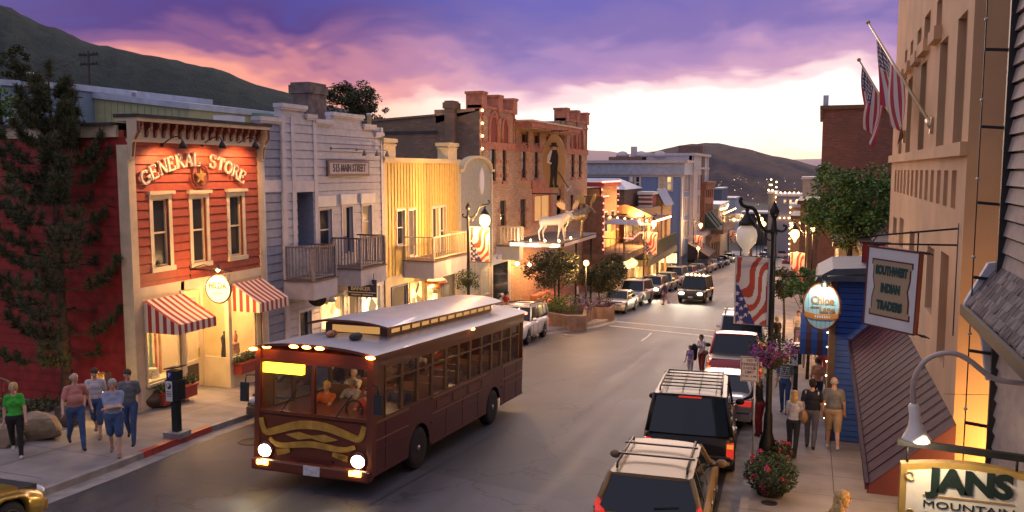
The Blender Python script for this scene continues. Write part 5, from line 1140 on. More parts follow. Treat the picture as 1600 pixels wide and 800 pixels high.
# oval shop sign
p = onY(1284, 479, 20.6); a_, b_ = .41, .58; a_ = 25*p.y/F; b_ = 33.5*p.y/F
t_ = empty('oval_sign', p, 'oval pale blue shop sign with copper rim lit from a lamp on its top', 'sign', rz=YAW*-.35)
skyb = mat('sign_sky_blue', (.28, .50, .58), .5); ora = mat('sign_orange', (.50, .20, .05), .5)
m = MB()
for k in range(8): 
    xs_ = [-a_+2*a_*k/8, -a_+2*a_*(k+1)/8-.008]; f = lambda x: b_*math.sqrt(max(0, 1-(x/a_)**2)); N_ = 6; P = [(xs_[0]+(xs_[1]-xs_[0])*i/N_) for i in range(N_+1)]
    m.prism([(x, -f(x)) for x in P]+[(x, f(x)) for x in P[::-1]], -.03, .03, skyb, 'xz')
m.prism([(a_*.98*math.cos(2*math.pi*i/32), b_*.98*math.sin(2*math.pi*i/32)) for i in range(32)], -.02, .02, mat('sign_groove', (.05, .16, .22), .6), 'xz')
m.build('sign_board', t_)
m = MB(); m.tube([(a_*math.cos(2*math.pi*i/36), 0, b_*math.sin(2*math.pi*i/36)) for i in range(37)], .035, cop, 6, False); m.build('rim', t_)
zc0 = -b_*.38; m = MB(); m.prism([(-a_*.93, zc0-.05), (-.15, zc0-.10), (.15, zc0-.10), (a_*.93, zc0-.05), (a_*.96, zc0+.07), (.1, zc0+.02), (-.1, zc0+.02), (-a_*.96, zc0+.07)], -.045, -.03, ora, 'xz'); m.build('ribbon', t_)
lw = mat('sign_script', (.30, .17, .07), .5)
text('Chloe', .26, lw, t_, face_M(.02, -.038, .14), 'lettering', .006, .006, fit=a_*1.25); text('Lane', .22, lw, t_, face_M(.12, -.038, -.06), 'lettering', .006, .006, fit=a_*.85); text('MEN  WOMEN  CHILDREN', .05, lw, t_, face_M(-.14, -.038, -.02), 'lettering', .004, .001, fit=a_*.45); m = MB(); [m.box(-.14+k*.05, -.11+k*.05, -.05, -.04, zc0-.06, zc0-.01, white) for k in range(7)]; m.build('small_print', t_)
m = MB(); m.tube([(-.9, 0, b_+.12), (1.2, 0, b_+.28)], .018, iron, 6); m.tube([(0, 0, b_), (0, 0, b_+.2)], .01, iron, 5); m.lathe([(.02, .12), (.07, .0), (.08, -.04)], (.06, -.14, b_+.02), iron, 10, axis=(0, -.3, 1)); m.tube([(.06, -.14, b_+.13), (.06, 0, b_+.2)], .01, iron, 5); m.build('bracket', t_)
m = MB(); m.ell((.06, -.16, b_-.02), .04, bulb, 8, 6); m.build('bulb', t_); lamp('POINT', 20, (1, .86, .66), t_, (.06, -.30, b_+.0), .04)

# near grey siding building with shingled hood
sid = mat('taupe_clapboard', (.36, .29, .24), .7, nz=(5, .2)); dkt = mat('black_trim', (.02, .018, .018), .5)
YN = Yat(1577, 1.8); fr = Fr((1.8, YN), (1.8, 2.0)); H = house('siding_building', fr, 'near taupe clapboard building with a shingled hood at the right edge'); W = fr.len
zh = fr.z(1577, 425); m = MB(); wall(m, 0, W, -2, 14, 0, sid, [], board=.17, slant=.03); m.box(0, W, .04, 8, -2, 14, sid); m.build('front_wall', H)
m = MB(); m.box(-.07, .0, -.06, 8, -2, 14, dkt); m.box(0, .05, -.07, 0, -2, 14, dkt)
for k in range(14): z = -1+k*.78; m.bar((-.08, -.02, z), (-.10, -.26, z+.02), .03, .03, iron)
m.build('corner_trim', H)
bulbs(H, [(-.12, -.26, z) for z in (-1, 12)], .78, mat('unlit_bulb', (.45, .40, .32), .3), .022)
m = MB(); zt_ = zh; zl = fr.z(1577, 500)-.25
hx0 = -.12
for r_ in range(6):
    t0, t1 = r_/6, (r_+1)/6; ya, yb_ = -.29*t1-.02, -.29*t0-.02; za, zb_ = zt_-.40*t1, zt_-.40*t0; x = hx0
    while x < W:
        w_s = rnd.uniform(.10, .17); j = rnd.uniform(-.012, .012)
        m.add([(x, ya, za+j+.025), (x+w_s-.012, ya, za+j+.025), (x+w_s-.012, yb_, zb_+.03), (x, yb_, zb_+.03), (x, ya, za+j), (x+w_s-.012, ya, za+j), (x+w_s-.012, yb_, zb_), (x, yb_, zb_)], [(0,1,2,3), (7,6,5,4), (4,5,1,0), (5,6,2,1), (7,4,0,3)], mat('weathered_shingle%d' % rnd.randrange(3), [(.16, .13, .12), (.22, .19, .18), (.12, .10, .10)][rnd.randrange(3)], .9, nz=(9, .4))); x += w_s
m.build('shingle_hood', H)
m = MB(); m.prism([(-.02, zt_+.06), (-.12, zt_+.04), (-.32, zt_-.38), (-.32, zt_-.52), (-.22, zt_-.58), (-.14, zt_-.78), (-.08, zt_-1.2), (-.0, zt_-1.2)][::-1], hx0-.10, hx0-.0, gtrim, 'yz'); m.prism([(-.29, zt_-.41), (-.345, zt_-.42), (-.345, zt_-.53), (-.29, zt_-.53)], hx0-.12, W, dkt, 'yz'); m.build('hood_bracket', H)
# the big carved shop sign with its arm and gooseneck lamp
gf, gd = mat('sign_gilt', (.65, .42, .12), .35, .6, nz=(6, .2)), mat('sign_ivory', (.72, .66, .54), .55, nz=(5, .15)); gl = mat('letter_green', (.004, .016, .010), .6)
YS = 8.0; P = onY(1505, 760, YS); t_ = empty('shop_sign', P, 'large ivory and gilt arched shop sign on a black arm at the lower right corner', 'sign')
k = YS*1.0; q = lambda px, py: ((onY(px, py, YS)-P).x, (onY(px, py, YS)-P).z)
xl, ztp = q(1407, 722); xr, _ = q(1625, 722); zc_ = q(1505, 711)[1]; zbm = q(1505, 950)[1]
n = 16
def arch(ins): return [(xl+ins, zbm), (xr-ins, zbm)]+[(xr-ins-(xr-xl-2*ins)*i/n, ztp-ins+(.055)*math.sin(math.pi*i/n)*1.0+(0)) for i in range(n+1)]
m = MB(); m.prism(arch(0), -.05, .05, gf, 'xz'); m.build('sign_frame', t_); m = MB(); m.prism(arch(.05), -.056, .056, gd, 'xz'); m.build('sign_board', t_)
tx, tz_ = q(1510, 756); text('JANS', .27, gl, t_, face_M(tx+.01, -.062, tz_+.015), 'lettering', .006, .014, fit=(q(1579, 756)[0]-q(1441, 756)[0]), space=.95)
tx, tz_ = q(1511, 789); text('MOUNTAIN', .085, gl, t_, face_M(tx, -.06, tz_-.012), 'lettering', .004, 0, fit=(q(1582, 789)[0]-q(1440, 789)[0])); text('OUTFITTERS', .12, gl, t_, face_M(tx, -.06, tz_-.13), 'lettering', .005, .002, fit=(q(1590, 789)[0]-q(1440, 789)[0]))
m = MB(); z = q(1510, 777)[1]; m.box(q(1440, 777)[0], q(1582, 777)[0], -.064, -.056, z-.006, z+.006, gf)
for cx_, cz_ in (q(1421, 738), q(1421, 796)):
    m.tube([(cx_+.02*math.cos(a)*(1+a*.25), -.064, cz_+.02*math.sin(a)*(1+a*.25)) for a in [i*.5 for i in range(12)]], .009, gf, 5)
m.build('scroll', t_)
m = MB(); a0 = q(1402, 689); a1 = q(1600, 708); m.bar((a0[0], 0, a0[1]), (1.9-P.x, 0, a0[1]-.055), .055, .055, iron)
for px in (1418, 1590): c_ = q(px, 712); m.tube([(c_[0], 0, a0[1]-.02), (c_[0], 0, ztp+.01)], .012, iron, 5)
m.build('arm', t_)
t2 = empty('gooseneck_lamp', P, 'pale gooseneck lamp with a white bell shade arching over the gilt sign', 'lamp'); wl_ = mat('lamp_grey', (.48, .38, .32), .4, .2); ws = mat('shade_white', (.78, .70, .60), .35)
pts = [q(x, y) for x, y in ((1424, 628), (1421, 600), (1425, 575), (1440, 553), (1462, 543), (1486, 542), (1508, 553), (1528, 571), (1545, 582), (1563, 586))]
yy = lambda i: -.30+(.0)*i
P3 = [(x, -.25, z) for x, z in pts]+[(1.8-P.x, -.25, pts[-1][1]-.01)]
m = MB(); m.tube(smooth(P3, 2), .022, wl_, 8); m.build('neck', t2)
e = Vector(P3[0]); sd = Vector((.10, .05, -.28)).normalized(); m = MB(); m.lathe([(.03, .05), (.045, .03), (.045, -.08), (.05, -.10), (.065, -.16), (.11, -.24), (.122, -.26), (.11, -.26), (.06, -.16), (.02, -.12)], e, ws, 20, axis=(-.12, 0, 1)); m.build('shade', t2)
m = MB(); m.ell(e+Vector((.02, 0, -.20)), .045, bulb, 10, 8); m.build('bulb', t2); lamp('SPOT', 15, (1, .80, .55), t2, e+Vector((.05, -.12, -.24)), .05, rot=(R(28), R(-24), 0), spot=150)
lamp('POINT', 5, (1, .78, .5), t2, e+Vector((.03, -.02, -.29)), .05)
m = MB(); m.tube([(q(1552, 617)[0], 0, q(1552, 617)[1]), (q(1487, 638)[0], .5, q(1487, 638)[1])], .003, iron, 4); m.build('stay_wire', t2)
# dark tall brick building beyond
dbr = mat('oxblood_brick', (.19, .075, .055), .9, kind='brick', nz=(1, .3)); Y = 62; X0 = Xat(1283, Y); g = gz(Y); H = empty('brick_block', (X0, Y, g), 'tall dark red brick building behind the green tree on the right', 'building'); h = onY(1330, 170, Y).z-g
m = MB(); m.box(0, 11, 0, 16, -2, h, dbr); m.build('wall', H); m = MB(); m.box(-.2, 11.2, -.2, 16.2, h, h+.25, dwood); m.box(-.12, 0, -.12, .5, h-.6, h-.0, dwood); m.build('cornice', H)
m = MB(); a = Xat(1285, Y)-X0; b = Xat(1291, Y)-X0; m.box(a-.1, b, 1, 1.4, h, onY(1288, 147, Y).z-g, bluet); m.build('chimney', H); m = MB(); m.box(4.2, 6.2, 1, 3, h, h+.9, slate); m.build('roof_hatch', H)
for (Y, X, w, h, mt, lb) in ((34, 2.4, 6, 4.4, ochre, 'low ochre shop front hidden under the green street tree'), (46, 1.0, 6, 4.8, olive, 'olive shop front behind the right street tree'), (82, -1.6, 8, 8, slate, 'brown shop front beyond the dark brick block'), (104, -2.8, 6, 7, ochre, 'ochre lit shop front far along the right pavement')):
    H = empty('shop_building', (X, Y, gz(Y)), lb, 'building'); m = MB(); m.box(0, w, 0, 12, -2, h, mt); m.build('wall', H); m = MB(); m.box(-.3, w+.2, -.2, 12.2, h, h+.35, dwood); m.build('cornice', H)
    for k in range(3): m = MB(); m.box(-.06, 0, 1+k*3.6, 3.6+k*3.6, .8, 2.9, white); o = m.build('window', H); q_ = MB(); q_.poly([(-.065, 1.15+k*3.6, .95), (-.065, 1.15+k*3.6, 2.75), (-.065, 3.45+k*3.6, 2.75), (-.065, 3.45+k*3.6, .95)], wglass2); q_.build('pane', o)
    lamp('POINT', 260, WARM, H, (-1.0, 6, 2.6), .15)
# ------------------------------------------------------------ one smooth body grown round a set of tapered limbs
def blob(name, prims, mats, vox, parent, extra=None, sharp=None, ell=()):
    """prims: (a, b, ra, rb, material index); ell: (centre, radii, material index). They are fused into one skin, and each
    face takes the material of the limb it lies on."""
    m = MB(); dummy = mats[0]
    for a, b, ra, rb, k in prims:
        a, b = Vector(a), Vector(b); d = b-a; L = d.length
        if L < 1e-5: m.ell(a, ra, dummy, 12, 8); continue
        d.normalize(); pr = []
        for i in range(5): t = math.pi/2*i/4; pr.append((ra*math.sin(t), -ra*math.cos(t)))
        for i in range(5): t = math.pi/2*i/4; pr.append((rb*math.cos(t), L+rb*math.sin(t)))
        m.lathe(pr, a, dummy, 12, axis=d)
    for c, r, k in ell: m.ell(c, r, dummy, 16, 10)
    o = m.build('tmp'); md = o.modifiers.new('r', 'REMESH'); md.mode = 'VOXEL'; md.voxel_size = vox; md.use_smooth_shade = True
    ms = o.modifiers.new('s', 'SMOOTH'); ms.factor = .5; ms.iterations = 2
    dg = bpy.context.evaluated_depsgraph_get(); me = bpy.data.meshes.new_from_object(o.evaluated_get(dg)); old = o.data; bpy.data.objects.remove(o); bpy.data.meshes.remove(old)
    me.materials.clear()
    for x in mats: me.materials.append(x)
    n = len(me.polygons); cen = np.empty(n*3); me.polygons.foreach_get('center', cen); cen = cen.reshape(-1, 3)
    best = np.full(n, 1e9); idx = np.zeros(n, int)
    for a, b, ra, rb, k in prims:
        a, b = np.array(a), np.array(b); ab = b-a; L2 = max(ab@ab, 1e-9); t = np.clip((cen-a)@ab/L2, 0, 1); d = np.linalg.norm(cen-a-t[:, None]*ab, axis=1)-(ra+(rb-ra)*t)
        w = d < best; best[w] = d[w]; idx[w] = k
    for c, r, k in ell:
        r = np.array(r); q = (cen-np.array(c))/r; d = (np.linalg.norm(q, axis=1)-1)*r.min(); w = d < best; best[w] = d[w]; idx[w] = k
    me.polygons.foreach_set('material_index', idx.astype(np.int32)); me.polygons.foreach_set('use_smooth', [True]*n)
    if extra:                                         # fingers, eyes, lips: added to the same mesh
        v0 = [tuple(v.co) for v in me.vertices]; f0 = [tuple(p.vertices) for p in me.polygons]; k0 = list(idx); b = len(v0)
        me2 = bpy.data.meshes.new(name); me2.from_pydata(v0+list(extra.v), [], f0+[tuple(i+b for i in f) for f in extra.f])
        allm = list(mats)+[x for x in extra.mats if x not in mats]
        for x in allm: me2.materials.append(x)
        me2.polygons.foreach_set('material_index', [int(x) for x in k0]+[allm.index(extra.mats[x]) for x in extra.m]); me2.polygons.foreach_set('use_smooth', [True]*len(me2.polygons)); me2.update(); bpy.data.meshes.remove(me); me = me2
    me.name = name; o = bpy.data.objects.new(name, me); col.objects.link(o); o.parent = parent; return o
# ============================================================ street lamps and flag banners
fred, fwh, fbl = mat('flag_red', (.42, .055, .025), .7), mat('flag_white', (.62, .54, .48), .7), mat('flag_blue', (.035, .035, .16), .7)
def in_star(x, y, r):
    d = math.hypot(x, y)
    if d > r: return False
    a = math.degrees(math.atan2(x, y)) % 72
    if a > 36: a = 72-a
    # straight edge from outer tip (angle 0, r) to inner notch (36, .382 r)
    px, py = d*math.sin(R(a)), d*math.cos(R(a)); ix, iy = .40*r*math.sin(R(36)), .40*r*math.cos(R(36))
    return (ix)*(py-r)-(iy-r)*(px) <= 0 and True
def banner_mesh(w, h):
    """printed banner: a waving flag hung sideways, stars at the lower left"""
    NX, NZ = 44, 76; m = MB(); mats = (fred, fwh, fbl); m.mats = list(mats)
    stars = [(.05, .46), (.05, .30), (.05, .16), (.17, .38), (.17, .24), (.17, .10), (.30, .28), (.30, .15), (.42, .19), (.07, .60)]
    vs = [(-w*i/NX, .018*math.sin(3.0*j/NZ+2.2*i/NX), h*j/NZ) for j in range(NZ+1) for i in range(NX+1)]
    base = 0; m.v = vs
    for j in range(NZ):
        for i in range(NX):
            u, v = 1-(i+.5)/NX, (j+.5)/NZ      # u from the left edge
            k = 1
            if .035 < u < .965 and .015 < v < .985:
                ang = u*.55-v*.62+.09*math.sin(v*7+u*3)+.05*math.sin(u*9)
                k = 0 if (ang*4.2) % 1 < .5 else 1
                if v < .72-u*1.15 and v > .06*math.sin(u*8)+.0: 
                    k = 2
                    for sx, sz in stars:
                        if in_star((u-sx-.04)*w, (v-sz)*h, .062*w*1.35): k = 1
            m.f.append((j*(NX+1)+i, (j+1)*(NX+1)+i, (j+1)*(NX+1)+i+1, j*(NX+1)+i+1)); m.m.append(k); m.sm.append(True)
    return m
acorn_off = mat('acorn_glass', (.62, .56, .48), .25, emit=((1, .72, .5), .12)); acorn_on = glow('acorn_lit', (1, .52, .16), 3.2)
basket_m = [mat('basket_leaf', (.04, .075, .02), .7), mat('basket_leaf_dark', (.02, .04, .012), .7)]
pinkf, redf, purf = mat('petal_pink', (.45, .04, .16), .6), mat('petal_red', (.50, .03, .03), .6), mat('petal_purple', (.20, .05, .35), .6)
lamp_protos = {}
def street_lamp(X, Y, ztop, arm, lit, label, banner=None, power=900, dz=.15, R_=1.0):
    """arm: horizontal reach of the scroll (negative = towards the left), ztop: height of the pole finial"""
    b = Vector((X, Y, gz(Y)+dz)); h = ztop-b.z; t = empty('street_lamp', b, label, 'street lamp', 'lamp posts with scroll arms')
    m = MB(); m.lathe([(.20, 0), (.20, .25), (.15, .45), (.11, .6), (.10, 1.0), (.075, 1.1), (.062, h-.5), (.09, h-.45), (.09, h-.38), (.07, h-.32), (.05, h-.1)], (0, 0, 0), iron, 14); m.build('pole', t)
    m = MB(); m.lathe([(.05, -.1), (.10, 0), (.12, .08), (.08, .16), (.04, .24), (.02, .3), (0, .32)], (0, 0, h), iron, 12); m.build('finial', t)
    s = 1 if arm > 0 else -1; L = abs(arm)
    P = [(0, -.35), (L*.18, -.42), (L*.42, -.30), (L*.52, -.02), (L*.68, .16), (L*.90, .17), (L*1.05, .22), (L*1.1, .34), (L*1.02, .38)]
    m = MB(); m.tube(smooth([(s*x, 0, h+z) for x, z in P], 2), .045, iron, 8)
    m.tube(smooth([(0, 0, h-.6), (s*L*.2, 0, h-.62), (s*L*.28, 0, h-.45), (s*L*.2, 0, h-.38)], 2), .02, iron, 6); m.tube(smooth([(0, 0, h-.35), (-s*.22, 0, h-.42), (-s*.3, 0, h-.28), (-s*.2, 0, h-.25)], 2), .03, iron, 6)
    lx = s*L*.86; hz = h+.15
    m.lathe([(.03, 0), (.05, -.06), (.03, -.12), (.06, -.16), (.09, -.22), (.20, -.36), (.21, -.42), (.06, -.42)], (lx, 0, hz), iron, 14); m.build('arm', t)
    g = MB(); g.lathe([(.12, -.42), (.22, -.52), (.25, -.66), (.23, -.80), (.15, -.92), (.08, -1.0), (.07, -1.08), (.0, -1.16)], (lx, 0, hz), acorn_on if lit else acorn_off, 18); g.build('lamp_globe', t)
    if lit:
        for y in (-.34, .34): lamp('POINT', power/2, WARM, t, (lx, y, hz-.75), .08)
    if banner:
        side, zt_, w, hh = banner; bm = banner_mesh(w, hh); bm.v = [(x+(side*.07 if side < 0 else w+.07), y, z+zt_-b.z-hh) for x, y, z in bm.v]
        m = MB()
        for z in (zt_-b.z, zt_-b.z-hh): m.tube([(0, 0, z), (side*(w+.12), 0, z)], .016, iron, 6)
        m.each('banner_arm', t); bm.build('banner', t)
    return t, b, h
def hanging_basket(P, r, label, cols, n=700, s=.06, group='flower baskets on the lamp posts'):
    t = empty('hanging_basket', P, label, 'flower basket', group)
    m = MB(); m.lathe([(.02, -r*.75), (r*.35, -r*.6), (r*.5, -r*.2), (r*.5, -r*.1)], (0, 0, 0), mat('moss', (.05, .045, .02), .9), 12); m.build('basket', t)
    m = MB(); leaves(m, (0, 0, 0), (r, r, r*.72), n, s, basket_m, shell=.35)
    for k in range(14): a = k*.45; leaves(m, (r*.8*math.cos(a), r*.8*math.sin(a), -r*.55-.06*(k % 3)), (.12, .12, .22), 30, s, basket_m)
    m.build('foliage', t)
    if cols:
        m = MB()
        for k in range(10): a = rnd.uniform(0, 6.28); leaves(m, (r*.75*math.cos(a), r*.75*math.sin(a), rnd.uniform(-.35, .35)*r), (r*.3, r*.3, r*.25), n//22, s*.9, cols, asp=.9)
        m.build('flowers', t)
    return t
# near right lamp, unlit
YL = 21.2; XL = Xat(1212, YL); ztp_ = Zat(335, XL, YL)
zb_t = Zat(402, XL, YL); zb_b = Zat(510, XL, YL)
t, b, h = street_lamp(XL, YL, ztp_, -.72, False, 'tall unlit black street lamp on the near right pavement with flag banner', (-1, zb_t, .80, zb_t-zb_b))
hanging_basket((XL+.05, YL-.18, Zat(545, XL, YL)), .62, 'large hanging basket with purple and pink flowers on the near lamp post', [purf, purf, pinkf], 1500, .055)
# second on the right, lit
Y2 = 52; X2 = Xat(1264, Y2); street_lamp(X2, Y2, Zat(352, X2, Y2), -.75, True, 'lit street lamp further down the right pavement above a small banner', (-1, Zat(394, X2-.5, Y2), .78, 2.0), 750)
# left row
Y3 = Yat(731, -15.1); X3 = -15.1; street_lamp(X3, Y3, Zat(326, X3, Y3), .95, True, 'lit street lamp on the left pavement in front of the yellow house', (1, Zat(354, X3, Y3), .98, Zat(354, X3, Y3)-Zat(409, X3, Y3)), 900)
hanging_basket((X3, Y3-.15, Zat(433, X3, Y3)), .58, 'round green hanging basket on the left lamp post by the yellow house', None, 900, .08)
for px, pxg, py, X, sz, lb in ((1006, 1013, 352, -14.9, 1, 'lit street lamp with flag banner in front of the timber porch house'), (1084, 1092, 357, -15.0, 1, 'lit street lamp before the low pale shop past the blue hotel'), (1139, 1146, 350, -15.2, 1, 'farthest lit street lamp on the left beside the footbridge')):
    Y = Yat(px+2, X); zz = Zat(py-12, X, Y); g = gz(Y)+.15
    street_lamp(X, Y, zz, 1.0, True, lb, (1, Zat(py+10, X, Y), 1.1, 2.1), 800 if Y < 120 else 700)
    if px != 1006: hanging_basket((X, Y-.2, Zat(py+45, X, Y)), .7, 'dark hanging basket on the lamp post %s' % ('by the low pale shop' if px == 1084 else 'near the footbridge'), None, 250, .2)
# small globe lamps
def globe(px, py, Y, label, r=.16, power=120, post=None):
    P = onY(px, py, Y); g = gz(Y)+.15; t = empty('globe_lamp', (P.x, Y, g), label, 'lamp'); h = P.z-g
    m = MB(); m.tube([(0, 0, 0), (0, 0, h-.1)], [.06, .04], iron, 8); m.build('pole', t); m = MB(); m.ell((0, 0, h), r, acorn_on, 12, 8); m.build('lamp_globe', t); lamp('POINT', power*1.0, WARM, t, (0, -r-.1, h), .08)
globe(916, 411, 48, 'small round lamp on a thin post behind the brick planter', .17, 260)
globe(1270, 358, 75, 'small white globe lamp at right beyond the lit banner', .2, 250)
globe(1251, 350, 95, 'far small globe lamp left of the right brick block', .24, 200)
for i, (px, py, Y, lb) in enumerate(((1184, 337, 150, 'uppermost of three small far lamps left of the lamp arm'), (1189, 343, 142, 'middle of three small far lamps by the lamp arm'), (1193, 350, 134, 'lowest of three small far lamps by the lamp arm'), (1239, 352, 120, 'far amber lamp beside the bulb-edged ochre shop'), (1091, 388, 104, 'small round lamp low by the arcade front'))): globe(px, py, Y, lb, .38 if Y > 110 else .2, 250)
# flags on poles from the stucco front
flagpole_m = mat('pole_brass', (.45, .34, .18), .35, .6)
def flag(px0, py0, px1, py1, X1, X0, label, W_, H_, ph, sag, vis=1.0, off0=.12, slant=.1):
    """pole from its foot on the wall (px1, py1) at X1 out to the tip (px0, py0) at X0; the cloth hangs in folds from the outer half"""
    A = onX(px1, py1, X1); Bt = onX(px0, py0, X0); t = empty('flag', A, label, 'flag'); d = Bt-A; L = d.length; dn = d.normalized()
    m = MB(); m.tube([(0, 0, 0), d], [.035, .022], flagpole_m, 8); m.ell(d+dn*.05, .05, flagpole_m, 10, 8); m.build('pole', t)
    m = MB(); m.bar((0, 0, -.12), (0.02, 0, .16), .08, .08, flagpole_m); m.tube([(0, 0, 0), dn*.3], .055, flagpole_m, 8); m.build('socket', t)
    H_ = H_*L; off0 = off0*L; NX, NY = 52, 26; m = MB(); m.mats = [mat('cloth_flag_red', (.34, .018, .03), .8), mat('cloth_flag_white', (.50, .44, .44), .8), mat('cloth_flag_navy', (.012, .012, .07), .8)]; vs = []
    side = Vector((0, 0, 1)).cross(dn).normalized()
    for i in range(NX+1):          # along the fly: falls straight down
        for j in range(NY+1):      # down the hoist: along the pole from the tip
            u, v = i/NX, j/NY
            p = d-dn*(off0+v*H_*(1-.25*u)); p = p+Vector((0, 0, -1))*(u*W_)-dn*(u*W_*slant)
            f_ = math.sin(v*11+ph+u*2.2)*.075*(.25+u) + math.sin(v*5-u*4+ph)*.05*u
            p += side*f_ + Vector((0, 0, 1))*math.sin(v*9+ph)*.02; vs.append(p)
    m.v = [tuple(p) for p in vs]
    for i in range(NX):
        for j in range(NY):
            u, v = (i+.5)/NX, (j+.5)/NY; k = 0 if int(v*13) % 2 == 0 else 1
            if u < .42 and v < 7/13:
                k = 2; r_, c_ = v/(7/13)*5, u/.42*6
                if math.hypot((r_ % 1)-.5, ((c_+(.5 if int(r_) % 2 else 0)) % 1)-.5) < .30: k = 1
            m.f.append((i*(NY+1)+j, i*(NY+1)+j+1, (i+1)*(NY+1)+j+1, (i+1)*(NY+1)+j)); m.m.append(k); m.sm.append(True)
    m.build('cloth', t)
flag(1357, 36, 1456, 198, 1.78, .95, 'nearer and upper american flag furled on its pole from the stucco front', 1.15, .46, .4, 1, off0=.17, slant=.95)
flag(1343, 95, 1413, 215, 1.78, .85, 'farther american flag hanging limp from its pole on the stucco front', 1.3, .50, 2.0, 1, off0=.08, slant=.0)

# ============================================================ trees and planting
bark = mat('bark', (.09, .055, .035), .95, nz=(6, .5), bump=(20, .8, .02)); pinebark = mat('pine_bark', (.10, .055, .035), .95, nz=(5, .5), bump=(14, .9, .03))
ndl = [mat('needle_dark', (.035, .055, .020), .7), mat('needle_mid', (.07, .08, .028), .7), mat('needle_brown', (.13, .08, .035), .8)]
def pine(X, Y, h, label, seed):
    r = random.Random(seed); b = Vector((X, Y, gz(Y)+.1)); t = empty('pine_tree', b, label, 'pine tree'); m = MB(); f = MB(); f.mats = list(ndl)
    tr = [(.06*math.sin(z*.8), .05*math.cos(z*1.1), z*h/8) for z in range(9)]
    m.tube(tr, [.17, .15, .13, .115, .10, .08, .06, .04, .015], pinebark, 10)
    def clump(p, d, n, L, rad):
        for _ in range(n):
            q = p+d*r.uniform(-.5, .55)*rad*2; dd = (d*r.uniform(.3, 1.1)+Vector((r.gauss(0, 1), r.gauss(0, 1), r.gauss(0, 1)+.25))*.62).normalized(); l = L*r.uniform(.6, 1.2)
            s = dd.orthogonal().normalized()*.010; i = len(f.v); f.v += [tuple(q-s), tuple(q+s), tuple(q+dd*l+s*.3), tuple(q+dd*l-s*.3)]; f.f.append((i, i+1, i+2, i+3)); f.m.append(r.choice((0, 0, 0, 1, 1, 2))); f.sm.append(False)
    z = h*.16
    while z < h*.97:
        k = (1-z/h); reach = min(2.35, .25+2.7*k**.85)*(1 if z > h*.25 else .75); nb = 4; a0 = r.uniform(0, 6.28)
        for i in range(nb):
            a = a0+i*2*math.pi/nb+r.uniform(-.35, .35); L = reach*r.uniform(.72, 1.12); c = Vector((math.cos(a), math.sin(a), 0)); pts = []
            for s in range(7): u = s/6; pts.append(Vector((0, 0, z))+c*L*u+Vector((0, 0, L*(-.12*u+.62*u*u*u)*(.6+.8*(z/h)))))
            m.tube(pts, [max(.008, .045*k+.012-.006*s) for s in range(7)], pinebark, 5)
            for s in range(3, 7):
                p = pts[s]; d = (pts[s]-pts[s-1]).normalized(); clump(p, d, 60, .19, .15)
                if s >= 3:
                    for sg_ in (-1, 1):
                        e = c.cross(Vector((0, 0, 1)))*sg_; l2 = L*.33*(1-.10*s)*r.uniform(.6, 1.1); q = [p, p+e*l2*.5+c*l2*.3, p+e*l2*.8+c*l2*.55+Vector((0, 0, l2*.45))]; m.tube(q, [.012, .009, .006], pinebark, 4)
                        clump(q[1], (q[1]-q[0]).normalized(), 44, .17, .13); clump(q[2], Vector((0, 0, 1))*.7+e*.4, 64, .19, .13)
        z += .74-.34*(z/h)
    clump(Vector((0, 0, h-.1)), Vector((0, 0, 1)), 200, .2, .22)
    m.build('trunk', t); f.build('needles', t); return t
P = G(98, 640, .15); Pz = Zat(108, P.x, P.y); print('pine at', P, Pz)
pine(P.x+.15, P.y, Pz-gz(P.y)-.1, 'tall dark pine tree in front of the red side wall at far left', 5)
def tree(X, Y, zbot, ztop, rad, label, seed, mats_, n=7000, s=.16, clumps=46, name='leafy_tree', base=None, tr=.12):
    r = random.Random(seed); b = Vector((X, Y, gz(Y)+.15 if base is None else base)); t = empty(name, b, label, 'tree'); m = MB(); f = MB(); zb_, zt_ = zbot-b.z, ztop-b.z; zc_ = (zb_+zt_)/2; hz = (zt_-zb_)/2
    m.tube([(0, 0, -.3), (.03, .02, zb_*.5), (-.04, .03, zb_+hz*.3), (.03, 0, zc_+hz*.3)], [tr*1.2, tr*.85, tr*.6, tr*.25], bark, 9)
    for k in range(clumps):
        d = Vector((r.gauss(0, 1), r.gauss(0, 1), r.gauss(0, .9))).normalized(); u = r.random()**.45; c = Vector((d.x*rad, d.y*rad, d.z*hz))*u*.86+Vector((0, 0, zc_)); cr = rad*r.uniform(.17, .32)
        c.z = max(c.z, zb_+cr*.4); leaves(f, c, (cr, cr, cr*.72), n//clumps, s, mats_, rr=r, shell=.25)
        if k % 3 == 0: m.tube([(0, 0, zb_+hz*.15+r.uniform(0, .3)*hz), c*.5+Vector((0, 0, zb_*.4)), c], [tr*.35, tr*.2, .012], bark, 5)
    m.build('trunk', t); f.build('crown', t); return t
lf = [mat('green_leaf', (.09, .18, .025), .6), mat('green_leaf_light', (.16, .26, .04), .6), mat('green_leaf_dark', (.05, .10, .02), .6)]; dl = [mat('dusk_leaf', (.05, .07, .022), .7), mat('dusk_leaf_brown', (.08, .07, .025), .7), mat('dusk_leaf_dark', (.028, .038, .014), .7)]
YT = 38; XT = Xat(1335, YT); tree(XT, YT, Zat(395, XT, YT), Zat(240, XT, YT), 2.25, 'big bright green street tree before the dark brick block on the right', 11, lf, 13000, .17, 70)
XT = Xat(1272, 33); tree(XT, 33, Zat(488, XT, 33), Zat(412, XT, 33), .95, 'small green tree behind the oval sign on the right pavement', 12, lf, 3500, .11, 30, tr=.06)
XT = Xat(1232, 44); tree(XT, 44, Zat(470, XT, 44), Zat(418, XT, 44), 1.2, 'small dark tree behind the near lamp banner on the right kerb', 13, dl, 3000, .14, 26, tr=.07)
